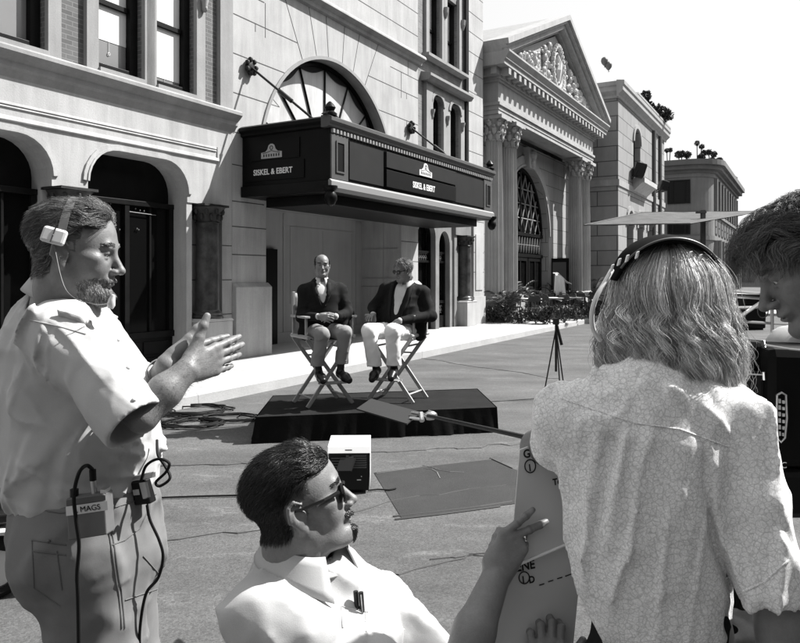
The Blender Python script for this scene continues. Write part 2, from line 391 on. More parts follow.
# arch mouldings and incised lines
g = MB()
for A in (aLL, aL, aM): arch_band(g, A, 0.09, -0.03, 0.0)
for A in (aLL, aL, aM):
    arch_band(g, [(p[0], p[1]) for p in A], 0.03, -0.045, -0.03)
g.sweep([(-0.035, 3.60), (0, 3.585), (0, 3.66), (-0.02, 3.65)], S0, -1.25)
g.sweep([(-0.02, 3.80), (0, 3.79), (0, 3.835), (-0.012, 3.83)], S0, -1.32)
g.sweep([(-0.02, 3.765), (0, 3.755), (0, 3.785), (-0.012, 3.78)], S0, -1.32)
g.prism([(-1.30, 3.62), (-1.26, 3.62), (-1.26, 3.84), (-1.30, 3.84)], -0.02, 0)
g.build('moulding', M['stone'], B)
g = MB()
g.sweep([(-0.01, 4.18), (0.0, 4.15), (0.2, 4.15), (0.2, 4.52), (-0.17, 4.52), (-0.2, 4.49), (-0.2, 4.44), (-0.14, 4.38), (-0.09, 4.34), (-0.09, 4.27), (-0.05, 4.24)], S0, SR+0.06)
g.build('cornice', M['stone_grey'], B)
# columns with capital and pedestal
def small_column(parent, s, d, z0=0.9, z1=2.83, r=0.2):
    g = MB(); g.box(s-0.33, s+0.36, d-0.24, d+0.3, 0.15, z0-0.05); g.prism([(s-0.36, z0-0.05), (s+0.39, z0-0.05), (s+0.33, z0), (s-0.31, z0)], d-0.25, d+0.29)
    pd = g.build('pedestal', M['stone'], parent, bevel=0.01)
    g = MB(); g.lathe((s, d, z0), [(r*1.3, 0), (r*1.32, 0.03), (r*1.2, 0.06), (r*1.25, 0.09), (r*1.05, 0.12), (r, 0.15), (r*0.98, (z1-z0)*0.5), (r*0.93, z1-z0-0.32)], 28)
    c = g.build('column', M['marble'], parent, smooth=True)
    g = MB(); zz = z1-0.32; g.lathe((s, d, zz), [(r*0.95, 0), (r*1.05, 0.01), (r*0.95, 0.03), (r*1.1, 0.15), (r*1.5, 0.27)], 20)
    for rr, zc, n in ((1.12, 0.1, 9), (1.3, 0.19, 9)):
        for k in range(n):
            a = 2*PI*(k+0.5*(zc > 0.15))/n; g.ell((s+r*rr*math.cos(a), d+r*rr*math.sin(a), zz+zc), (0.035, 0.035, 0.055), 6, 4)
    g.box(s-r*1.45, s+r*1.45, d-r*1.1, d+r*1.1, z1-0.04, z1-0.004)
    g.build('capital', mat('dark_bronze_capital', 0.06, 0.5, var=0.4, scale=9) if 'cap' not in M else M['cap'], parent, smooth=True)
M['cap'] = mat('dark_carved_capital', 0.03, 0.5, spec=0.2, var=0.5, scale=12)
small_column(B, -1.5, 0.02); small_column(B, -4.13, 0.02); small_column(B, -6.65, 0.02)
# storefronts
for a, b in ((-8.9, -6.95), (-6.35, -4.42), (-3.86, -1.98)):
    f = MB(); f.box(a, b, 0.30, 0.42, 0.15, 0.30); f.box(a, b, 0.34, 0.4, 0.3, 0.62)
    for k in range(3):
        f.box(a+0.08+k*(b-a-0.1)/3, a+(k+1)*(b-a-0.1)/3, 0.318, 0.338, 0.36, 0.56)
    f.box(a, b, 0.29, 0.40, 0.62, 0.72); f.box(a, b, 0.30, 0.40, 2.72, 2.80)
    for q in (0, 0.5, 1): f.box(a+(b-a-0.09)*q, a+(b-a-0.09)*q+0.09, 0.31, 0.405, 0.72, 2.72)
    for q in (0.25, 0.75): f.box(a+(b-a)*q-0.02, a+(b-a)*q+0.02, 0.33, 0.40, 0.72, 2.72)
    f.box(a-0.2, b+0.2, 0.44, 0.46, 2.8, 3.6)
    fr = f.build('storefront_frame', M['dark_wood'], B, bevel=0.006)
    MB().box(a, b, 0.365, 0.375, 0.72, 2.72).build('glass', M['glass_dark'], fr)
g = MB(); rr = random.Random(4)
for k in range(12): g.ell((-3.4+rr.random()*0.9, 0.34, 2.25+rr.random()*0.5), (0.012, 0.012, 0.016), 6, 4)  # small specks stand in for glimmers in the storefront glass
g.tube([(-2.95, 0.325, 2.62), (-2.35, 0.325, 2.60)], 0.008, 6)
g.build('glimmers_and_header_line', M['plastic_grey'], B)
# upper floor
wins = [(-5.55, -4.49), (-3.69, -2.87), (-2.63, -1.79), (-7.6, -6.6)]
g = MB(); ztop = 8.2
holed_wall(g, S0, -1.25, 4.52, ztop, 0.06, 0.45, [([(a, 4.62), (a, 7.4), (b, 7.4), (b, 4.62)], 4.62) for a, b in sorted(wins)])
for k in g.V[:0]: pass
g.build('brick_wall', M['brick'], B)
g = MB()
for a, b in wins:
    g.box(a-0.2, a-0.005, -0.02, 0.07, 4.525, 7.5); g.box(b+0.005, b+0.2, -0.02, 0.07, 4.525, 7.5)
    g.box(a-0.2, b+0.2, -0.025, 0.065, 7.5, 7.7); g.box(a-0.004, b+0.004, -0.06, 0.3, 4.525, 4.615)
g.box(-1.24, SR, -0.03, 0.45, 4.525, ztop)
g.build('window_casing', M['stone_grey'], B)
g = MB(); g.lathe((-1.65, -0.06, 6.05), [(0.03, 0), (0.05, 0.05), (0.05, 0.12), (0.07, 0.2), (0.06, 0.3)], 10); g.ell((-1.65, -0.07, 6.3), (0.06, 0.06, 0.08)); g.ell((-1.65, -0.07, 6.1), (0.04, 0.05, 0.06))
g.build('corbel', M['stone_grey'], B, smooth=True)
for a, b in wins:
    f = MB(); f.box(a, a+0.07, 0.14, 0.3, 4.615, 7.4); f.box(b-0.14, b, 0.14, 0.3, 4.615, 7.4); f.box(a+0.07, b-0.14, 0.14, 0.3, 4.615, 4.74)
    f.box(a+0.07, b-0.14, 0.19, 0.28, 5.63, 5.71); f.box(a+0.07, b-0.14, 0.14, 0.3, 7.3, 7.4)
    w = f.build('window', M['dark_wood'], B, bevel=0.006)
    MB().box(a+0.02, b-0.02, 0.245, 0.255, 4.7, 7.35).build('pane', M['glass_grey'], w)
    if a > -5: 
        zl = 5.12 if a < -3 else 4.82
        MB().box(a+0.06, b-0.13, 0.238, 0.243, zl, 7.32).build('roller_blind', M['blind'], w); g = MB(); g.tube([((a+b)/2-.04, 0.232, zl), ((a+b)/2-.04, 0.232, zl-.16)], 0.004, 5); g.tube([((a+b)/2-.04+.02*math.cos(t), 0.232, zl-.18+.02*math.sin(t)) for t in np.linspace(0, 2*PI, 10)], 0.005, 5); g.build('pull_cord', M['blind'], w)
# ================================================================ THEATRE BUILDING
T = bldg('theatre_building', 'pale stone theatre building with a big fan window over the marquee')
R0, SC, ZC = 2.44, 2.3, 3.78
g = MB()
fan = arch_pts(SC-R0, SC+R0, ZC, ZC+R0, n=40)
holed_wall(g, -0.92, 6.1, 3.05, 7.3, 0, 0.5, [(fan, ZC)])
g.box(-0.92, 0.0, 0, 1.3, 0.15, 3.05); g.box(5.2, 6.1, 0, 1.2, 0.15, 3.05)
g.box(-0.92, 6.1, 0.005, 0.5, 7.3, 11.5)
g.build('stone_wall', M['stone'], T)
# pier base blocks
for a, b in ((-0.9, 0.0), (5.2, 6.08)):
    g = MB(); g.prism([(-0.1, 0.15), (-0.1, 1.42), (-0.003, 1.5), (-0.003, 1.36), (1.2, 1.36), (1.2, 0.15)], a-0.02, b+0.06, 'x'); g.build('pier_base', M['stone'], T, bevel=0.012)
# joints of the ashlar and voussoirs
def jstrip(mb, p, q, w=0.016, d0=-0.003, d1=0.001):
    p = np.array(p, float); q = np.array(q, float); t = q-p; l = np.linalg.norm(t)
    if l < 1e-4: return
    n = np.array([-t[1], t[0]])/l*w/2
    mb.prism([tuple(p-n), tuple(q-n), tuple(q+n), tuple(p+n)], d0, d1)
g = MB(); cz = [3.9, 4.45, 5.0, 5.55, 6.1, 6.65]
XL, XR, ZT = -0.92, 6.1, 7.3
angs = [18, 36, 54, 68]
for sgn in (1, -1):
    xe = XR if sgn > 0 else XL
    for i, z in enumerate(cz):
        if i < 4:
            a = math.radians(angs[i]-6)
            p0 = (SC+sgn*R0*1.0*math.cos(a), ZC+R0*math.sin(a)); 
            t = (z+0.15*i+0.28-ZC)/math.sin(a); zz = ZC+t*math.sin(a)
            p1 = (SC+sgn*t*math.cos(a), zz)
            jstrip(g, p0, p1); jstrip(g, p1, (xe, zz))
        if i < 4:
            for k in range(2):
                xv = xe-sgn*(0.62 if (i+k) % 2 else 1.15)-sgn*0.0
                zlow = cz[i]+0.15*(i-1)+0.28 if i else 3.3
                if abs(xv-SC) > R0+0.25 or zlow > ZC+R0*0.9: jstrip(g, (xv, zlow), (xv, cz[i]+0.15*i+0.28)); break
    for a in (62, 74, 84):
        aa = math.radians(a); p0 = (SC+sgn*R0*math.cos(aa), ZC+R0*math.sin(aa)); t = (ZT-ZC)/math.sin(aa)
        jstrip(g, p0, (SC+sgn*t*math.cos(aa), ZT))
    xq = SC+sgn*2.6
    jstrip(g, (xe, 6.75), (SC+sgn*2.35, 6.75)); jstrip(g, (xe-sgn*0.55, 6.75), (xe-sgn*0.55, ZT)); jstrip(g, (xe-sgn*0.9, 6.1), (xe-sgn*0.9, 6.75))
for z in (2.95, 3.6): jstrip(g, (XL, z), (-0.06, z)); jstrip(g, (4.72, z), (XR, z))
for z in (2.0, 2.5): jstrip(g, (XL, z), (0, z)); jstrip(g, (5.2, z), (XR, z))
for z in (7.9, 8.5, 9.1): jstrip(g, (XL, z), (XR, z), d0=0.002, d1=0.006)
g.build('mortar_joints', M['joint'], T)
# archivolt
g = MB(); arch_band(g, fan, 0.07, -0.03, 0.0)
g.build('arch_trim', M['stone_grey'], T)
# fan window
g = MB(); n = 24; dg = 0.3
vs = [(SC, dg, ZC)]+[(SC+R0*math.cos(PI*k/n), dg, ZC+R0*math.sin(PI*k/n)) for k in range(n+1)]
g.add(vs, [(0, k+1, k+2) for k in range(n)])
fw = MB(); 
for k in range(9):
    a = PI*k/8; 
    fw.tube([(SC+0.5*math.cos(a), dg-0.02, ZC+0.5*math.sin(a)), (SC+R0*0.985*math.cos(a), dg-0.02, ZC+R0*0.985*math.sin(a))], 0.022, 6)
arch_band(fw, arch_pts(SC-R0+0.09, SC+R0-0.09, ZC, ZC+R0-0.09, n=40), 0.085, 0.24, 0.32); arch_band(fw, arch_pts(SC-0.5, SC+0.5, ZC, ZC+0.5, n=16), 0.05, 0.26, 0.32)
fr = fw.build('fan_window', M['dark_wood'], T)
g.build('glass', M['glass_fan'], fr)
# scalloped valance just behind... in front of the panes
g = MB()
for k in range(8):
    a0 = PI*k/8; vs = []; m = 8
    for j in range(m+1):
        a = a0+PI/8*j/m; q = 1-0.045-0.05*math.sin(PI*j/m)
        vs += [(SC+R0*q*math.cos(a), dg-0.012, ZC+R0*q*math.sin(a)), (SC+R0*0.98*math.cos(a), dg-0.012, ZC+R0*0.98*math.sin(a))]
    g.add(vs, [(2*j, 2*j+2, 2*j+3, 2*j+1) for j in range(m)])
g.build('valance', M['valance'], fr)
# passage under the marquee
g = MB(); g.box(0.0, 5.2, 1.2, 1.32, 0.15, 3.05); g.box(0, 5.2, 0, 1.2, 3.055, 3.15)
g.box(2.0, 2.1, 1.185, 1.2, 0.15, 3.0); g.box(4.95, 5.2, 1.18, 1.2, 0.15, 3.0); g.box(2.25, 4.8, 1.19, 1.2, 2.7, 2.74); g.box(2.25, 4.8, 1.19, 1.2, 1.0, 1.03)
g.box(2.25, 2.29, 1.19, 1.2, 1.03, 2.7); g.box(4.76, 4.8, 1.19, 1.2, 1.03, 2.7); g.box(3.5, 3.53, 1.19, 1.2, 1.03, 2.7)
g.box(0, 5.2, 1.16, 1.2, 0.15, 0.38)
g.build('passage_wall', M['stone_dull'], T)
g = MB(); g.box(5.188, 5.2, 0.1, 1.15, 1.55, 1.58); g.box(5.188, 5.2, 0.1, 1.15, 2.3, 2.33); g.box(5.188, 5.2, 0.5, 0.53, 0.4, 3.0)
g.build('passage_trim', M['stone_dull'], T)
d = MB().box(0.75, 1.72, 1.12, 1.165, 0.15, 2.2).build('door', M['black'], T)
# upper cornice, windows
g = MB(); g.sweep([(0, 7.12), (0.0, 7.36), (-0.17, 7.36), (-0.2, 7.32), (-0.2, 7.28), (-0.08, 7.22), (-0.06, 7.15)], -0.9, 6.2)
g.build('string_course', M['stone'], T)
# right bay
pairs = [(7.0, 7.68), (8.12, 8.84)]
ops = [(arch_pts(a, b, 6.2, 6.62, rc=0.26), 5.0) for a, b in pairs]
ops_hi = [([(a-0.2, 7.62), (a-0.2, 9.6), (b-0.1, 9.6), (b-0.1, 7.62)], 7.62) for a, b in pairs]
darch = [(6.27, 7.33, 3.14), (7.55, 8.25, 2.9)]
g = MB(); holed_wall(g, 6.1, 9.3, 4.2, 7.3, 0.1, 0.5, ops); holed_wall(g, 6.1, 9.3, 7.3, 11.5, 0.1, 0.5, ops_hi)
g.build('brick_bay', M['brick_pale'], T)
g = MB(); holed_wall(g, 6.1, 8.45, 0.15, 4.2, 0.1, 0.5, [(arch_pts(a, b, zt-0.42, zt), 0.15) for a, b, zt in darch])
g.box(8.45, 8.62, 0.05, 0.5, 0.15, 2.83); g.box(8.62, 9.6, 0.3, 0.5, 0.15, 2.83); g.box(8.45, 9.6, 0.0, 0.5, 2.83, 4.2)
g.build('ground_floor_wall', mat('grey_plaster', 0.16, 0.9, var=0.25, scale=2, streak=0.2), T)
g = MB(); g.box(9.3, 10.38, -0.03, 0.5, 4.2, 11.5); g.box(9.6, 10.38, -0.06, 0.5, 0.15, 4.2); g.box(9.55, 10.43, -0.1, 0.48, 0.15, 1.0); g.box(9.72, 10.26, -0.085, -0.06, 1.2, 2.9)
g.build('corner_pier', M['stone'], T)
g = MB()
for z in [4.8+0.6*k for k in range(10)]: g.box(9.305, 10.38, -0.034, -0.029, z-0.008, z+0.008)
for z in (1.75, 2.35, 3.3): g.box(9.6, 10.38, -0.0635, -0.059, z-0.008, z+0.008)
g.build('pier_joints', M['joint'], T)
small_column(T, 9.1, 0.02)
g = MB(); g.tube([(9.22, 0.03, 4.2), (9.22, 0.03, 11.5)], 0.045, 8); g.build('downpipe', M['metal_dark'], T)
for a, b, zt in darch:
    f = MB(); pts = arch_pts(a+0.06, b-0.06, zt-0.42, zt-0.06)
    arch_band(f, pts, 0.055, 0.25, 0.36); f.box(a, a+0.06, 0.25, 0.36, 0.15, zt-0.4); f.box(b-0.06, b, 0.25, 0.36, 0.15, zt-0.4)
    f.box(a+0.06, b-0.06, 0.25, 0.36, 0.15, 0.5); f.box(a+0.06, b-0.06, 0.25, 0.36, 0.85, 0.93); f.box(a+0.06, b-0.06, 0.25, 0.36, 2.0, 2.06); f.box(a+0.06, b-0.06, 0.25, 0.36, 2.26, 2.32)
    fr = f.build('arched_door', M['dark_wood'], T)
    MB().box(a+0.05, b-0.05, 0.38, 0.39, 0.5, zt-0.02).build('glass', M['glass_dark'], fr)
    q = MB(); rr = random.Random(3)
    for x0, x1, z0, z1 in ((a+0.09, b-0.09, 0.53, 0.83), (a+0.09, b-0.09, 2.07, 2.25)):
        k = 0
        while x0+0.07 < x1:
            for zz in ((z0+z1)/2-0.06, (z0+z1)/2+0.06):
                pts = [(x0+0.06+0.05*math.cos(t), 0.3, zz+0.05*math.sin(t)) for t in np.linspace(0, 5.2, 9)]; q.tube(pts, 0.011, 5)
            x0 += 0.12
    q.build('scrollwork', mat('pale_scroll', 0.12, 0.5) if 'scr' not in M else M['scr'], fr)
# hood over the paired windows
g = MB(); g.sweep([(0.1, 6.86), (-0.12, 6.86), (-0.2, 6.96), (-0.2, 7.03), (0.1, 7.1)], 6.45, 9.3)
g.box(6.6, 7.0-0.02, 0.0, 0.1, 4.85, 6.86); 
for a, b in pairs: arch_band(g, arch_pts(a, b, 6.2, 6.62, rc=0.26), 0.1, 0.0, 0.1)
holed_wall(g, 6.6+0.4, 9.1, 6.25, 6.86, 0.03, 0.1, [(arch_pts(a, b, 6.25, 6.62, rc=0.26), 6.25) for a, b in pairs])
g.box(7.68, 8.12, 0.02, 0.1, 4.85, 6.25); g.box(8.84, 9.1, 0.02, 0.1, 4.85, 6.25)
for x in (6.93, 7.9, 8.92):
    g.lathe((x, 0.0, 5.9), [(0.02, 0), (0.04, 0.06), (0.045, 0.12), (0.07, 0.2), (0.08, 0.26)], 10)
g.sweep([(0.1, 7.5), (-0.12, 7.52), (-0.12, 7.6), (0.1, 7.61)], 6.5, 9.1)
for a, b in pairs:
    g.box(a-0.38, a-0.2, 0.02, 0.1, 7.62, 9.8); g.box(b-0.1, b+0.04, 0.02, 0.1, 7.62, 9.8); g.lathe((b+0.1, -0.0, 8.9), [(0.02, 0), (0.07, 0.15), (0.09, 0.3)], 8)
g.build('window_surround', M['stone_grey'], T)
for (a, b), lo, hi in [(p, 5.0, 6.6) for p in pairs]+[((p[0]-0.2, p[1]-0.1), 7.62, 9.6) for p in pairs]:
    f = MB(); f.box(a, a+0.05, 0.22, 0.36, lo, hi); f.box(b-0.1, b, 0.2, 0.36, lo, hi); f.box(a+0.05, b-0.1, 0.22, 0.36, lo, lo+0.08); f.box(a+0.05, b-0.1, 0.25, 0.34, (lo+hi)/2-0.18, (lo+hi)/2-0.12)
    f.box(a+0.05, b-0.1, 0.22, 0.36, hi-0.06, hi)
    w = f.build('window', M['dark_wood'], T)
    MB().box(a+0.01, b-0.01, 0.31, 0.32, lo, hi).build('pane', M['glass_pale'], w)
g = MB(); g.box(-0.92, 10.38, 0.5, 8, 0.15, 3.0); g.box(-0.9, 10.35, 0.9, 8, 3.0, 11.4); 
gb = MB(); gb.box(0.0, 0.01, 1.33, 1.34, 1, 1.1)
g = MB(); g.box(6.1, 10.36, 0.55, 7, 0.15, 3.05); g.box(0, 6.1, 1.33, 7, 0.15, 3.15); g.box(-0.9, 10.36, 0.55, 7, 3.2, 11.45)
g.build('inner_mass', M['stone_dull'], T)
g = MB(); g.box(S0, SR-0.01, 0.47, 7, 0.15, 8.15); g.build('inner_mass', M['black'], B)
# ================================================================ MARQUEE
K = empty('theatre_marquee', 'black theatre marquee with white letters hung over the sidewalk', 'marquee', (P0[0], P0[1], 0), ROTS)
a, b, D = -0.66, 6.38, -1.93
g = MB(); g.box(a, b, D, 0.0-0.004, 3.22, 4.16)
g.build('body', M['black'], K, bevel=0.01)
g = MB()          # top cornice, front and the two ends
pr = [(0.0, 4.1), (-0.05, 4.12), (-0.05, 4.16), (-0.1, 4.2), (-0.1, 4.26), (-0.02, 4.3), (0.12, 4.3), (0.12, 4.1)]
g.prism([(D+p, z) for p, z in pr], a-0.1, b+0.1, 'x')
g.build('front_cornice', M['trim_grey'], K)
g = MB(); g.prism([(a+p, z) for p, z in pr], D+0.12, -0.01, 'y'); g.prism([(b-p, z) for p, z in pr], D+0.12, -0.01, 'y')
g.box(a+0.1, b-0.1, D+0.1, -0.01, 4.16, 4.22)
g.build('end_cornice', M['black'], K)
g = MB(); x = a+0.02
while x < b-0.02:
    g.box(x, x+0.055, D-0.052, D-0.002, 4.02, 4.085); x += 0.105
g.build('dentil_band', M['trim_light'], K); 
g = MB(); g.sweep([(D-0.07, 3.10), (D-0.002, 3.04), (D-0.002, 3.22), (D-0.03, 3.24), (D-0.07, 3.2)], a-0.06, b+0.06)
g.build('bottom_lip', M['trim_light'], K)
g = MB(); g.box(a-0.05, b+0.05, D, -0.01, 3.03, 3.218); g.box(a+0.3, b-0.3, D+0.25, -0.3, 2.86, 3.03)
g.build('soffit', M['dark_wood'], K, bevel=0.01)
def frame(mb, x0, x1, z0, z1, w, d0, d1):
    mb.box(x0, x1, d0, d1, z0, z0+w); mb.box(x0, x1, d0, d1, z1-w, z1); mb.box(x0, x0+w, d0, d1, z0+w, z1-w); mb.box(x1-w, x1, d0, d1, z0+w, z1-w)
g = MB()          # corner pilasters
for x0 in (a, b-0.5):
    g.box(x0, x0+0.5, D-0.03, D-0.002, 3.25, 4.0); frame(g, x0+0.12, x0+0.38, 3.36, 3.9, 0.03, D-0.05, D-0.03)
g.pieces('pilaster', M['trim_grey'], K)
g = MB(); g.box(a+0.155, a+0.345, D-0.036, D-0.03, 3.39, 3.87); g.box(b-0.345, b-0.155, D-0.036, D-0.03, 3.39, 3.87); g.pieces('pilaster_inset', M['panel_black'], K)
g = MB(); g.box(-0.1, 1.05, D-0.02, D-0.002, 3.3, 3.96); g.box(4.22, 5.85, D-0.02, D-0.002, 3.3, 3.96); g.pieces('side_panel', M['panel_dark'], K)
p1 = MB().box(1.1, 4.18, D-0.06, D-0.002, 3.665, 3.96).build('emblem_panel', M['panel_dark'], K, bevel=0.005)
p2 = MB().box(1.1, 4.18, D-0.06, D-0.002, 3.3, 3.625).build('name_panel', M['panel_black'], K, bevel=0.005)
text_mesh('lettering', 'SISKEL & EBERT', 0.17, M['sign_white'], p2, (2.62, D-0.062, 3.40), (PI/2, 0, 0), sx=0.84, offset=0.005, space=1.02)
def emblem(c, parent, ux, nrm, w, h, m):
    """small plaque: a banded base under a rounded peak with a ring"""
    ux = np.array(ux, float); nr = np.array(nrm, float); c = np.array(c, float); up = np.array([0, 0, 1.0]); g = MB()
    out = [(-0.5, 0), (0.5, 0), (0.5, 0.42), (0.3, 0.46), (0.2, 0.62), (0.14, 0.9), (0.05, 1.0), (-0.05, 1.0), (-0.14, 0.9), (-0.2, 0.62), (-0.3, 0.46), (-0.5, 0.42)]
    n = len(out); vs = [c+ux*x*w+up*z*h for x, z in out]+[c+ux*x*w+up*z*h+nr*0.01 for x, z in out]
    g.add(vs, [tuple(range(n)), tuple(range(2*n-1, n-1, -1))]+[(i, i+n, (i+1) % n+n, (i+1) % n) for i in range(n)])
    e = g.build('emblem', m, parent)
    g = MB()
    g.tube([c+nr*0.013+ux*0.07*w*math.cos(t)+up*(0.72*h+0.13*h*math.sin(t)) for t in np.linspace(0, 2*PI, 14)], 0.006, 5)
    for k in range(7): g.obox(c+nr*0.012+ux*w*(-0.36+0.12*k)+up*h*0.2, ux*0.012*w*2, nr*0.003, up*0.09*h)
    g.tube([c+nr*0.012+ux*w*x+up*h*z for x, z in ((-0.42, 0.36), (-0.2, 0.42), (0, 0.52), (0.2, 0.42), (0.42, 0.36))], 0.005, 5)
    g.build('emblem_detail', M['panel_dark'], e)
emblem((2.68, D-0.062, 3.68), p1, (1, 0, 0), (0, -1, 0), 0.56, 0.27, M['sign_white'])
q1 = MB().box(a-0.02, a-0.002, -1.3, -0.2, 3.66, 4.0).build('emblem_panel', M['panel_black'], K); q2 = MB().box(a-0.02, a-0.002, -1.4, -0.1, 3.3, 3.62).build('name_panel', M['panel_black'], K)
text_mesh('lettering', 'SISKEL & EBERT', 0.14, M['sign_white'], q2, (a-0.022, -0.72, 3.405), (PI/2, 0, -PI/2), sx=0.9, offset=0.003, space=1.02)
emblem((a-0.022, -0.7, 3.685), q1, (0, -1, 0), (-1, 0, 0), 0.46, 0.25, M['sign_grey'])
g = MB(); frame(g, -1.86, -1.5, 0, 0, 0, 0, 0) if False else None
for (x, y) in ((a-0.02, D-0.02), (b+0.02, D-0.02)):
    g.lathe((x, y, 2.72), [(0.02, 0.06), (0.07, 0.09), (0.11, 0.17), (0.11, 0.24), (0.07, 0.31), (0.12, 0.36), (0.12, 0.4)], 14)
for x in (a+0.02, b-0.02):
    g.lathe((x, D+0.02, 4.3), [(0.12, 0), (0.12, 0.04), (0.07, 0.08), (0.1, 0.14), (0.06, 0.2), (0.02, 0.24)], 12)
    g.prism([(x-0.2, 4.3), (x+0.2, 4.3), (x+0.08, 4.38), (x, 4.47), (x-0.08, 4.38)], D-0.02, D+0.06)
g.pieces('finial', M['black'], K, smooth=True)
for s_, tip in ((-0.5, (-0.55, -1.35, 4.34)), (5.61, (5.0, -1.3, 4.36))):
    g = MB(); p = np.array([s_, -0.06, 5.42]); q = np.array([s_+0.1, -1.45, 4.3])
    g.tube([p, q], 0.022, 8); m_ = p+(q-p)*0.55; g.tube([m_-(q-p)*0.09, m_+(q-p)*0.09], 0.04, 8)
    r = g.build('tie_rod', M['metal_dark'], K)
    g = MB(); g.ell((s_, -0.05, 5.42), (0.13, 0.05, 0.15), 10, 6)
    for k in range(7): g.ell((s_+0.12*math.cos(k*0.9), -0.08, 5.42+0.13*math.sin(k*0.9)), (0.05, 0.05, 0.05), 6, 4)
    g.build('rosette', M['metal_dark'], r, smooth=True)
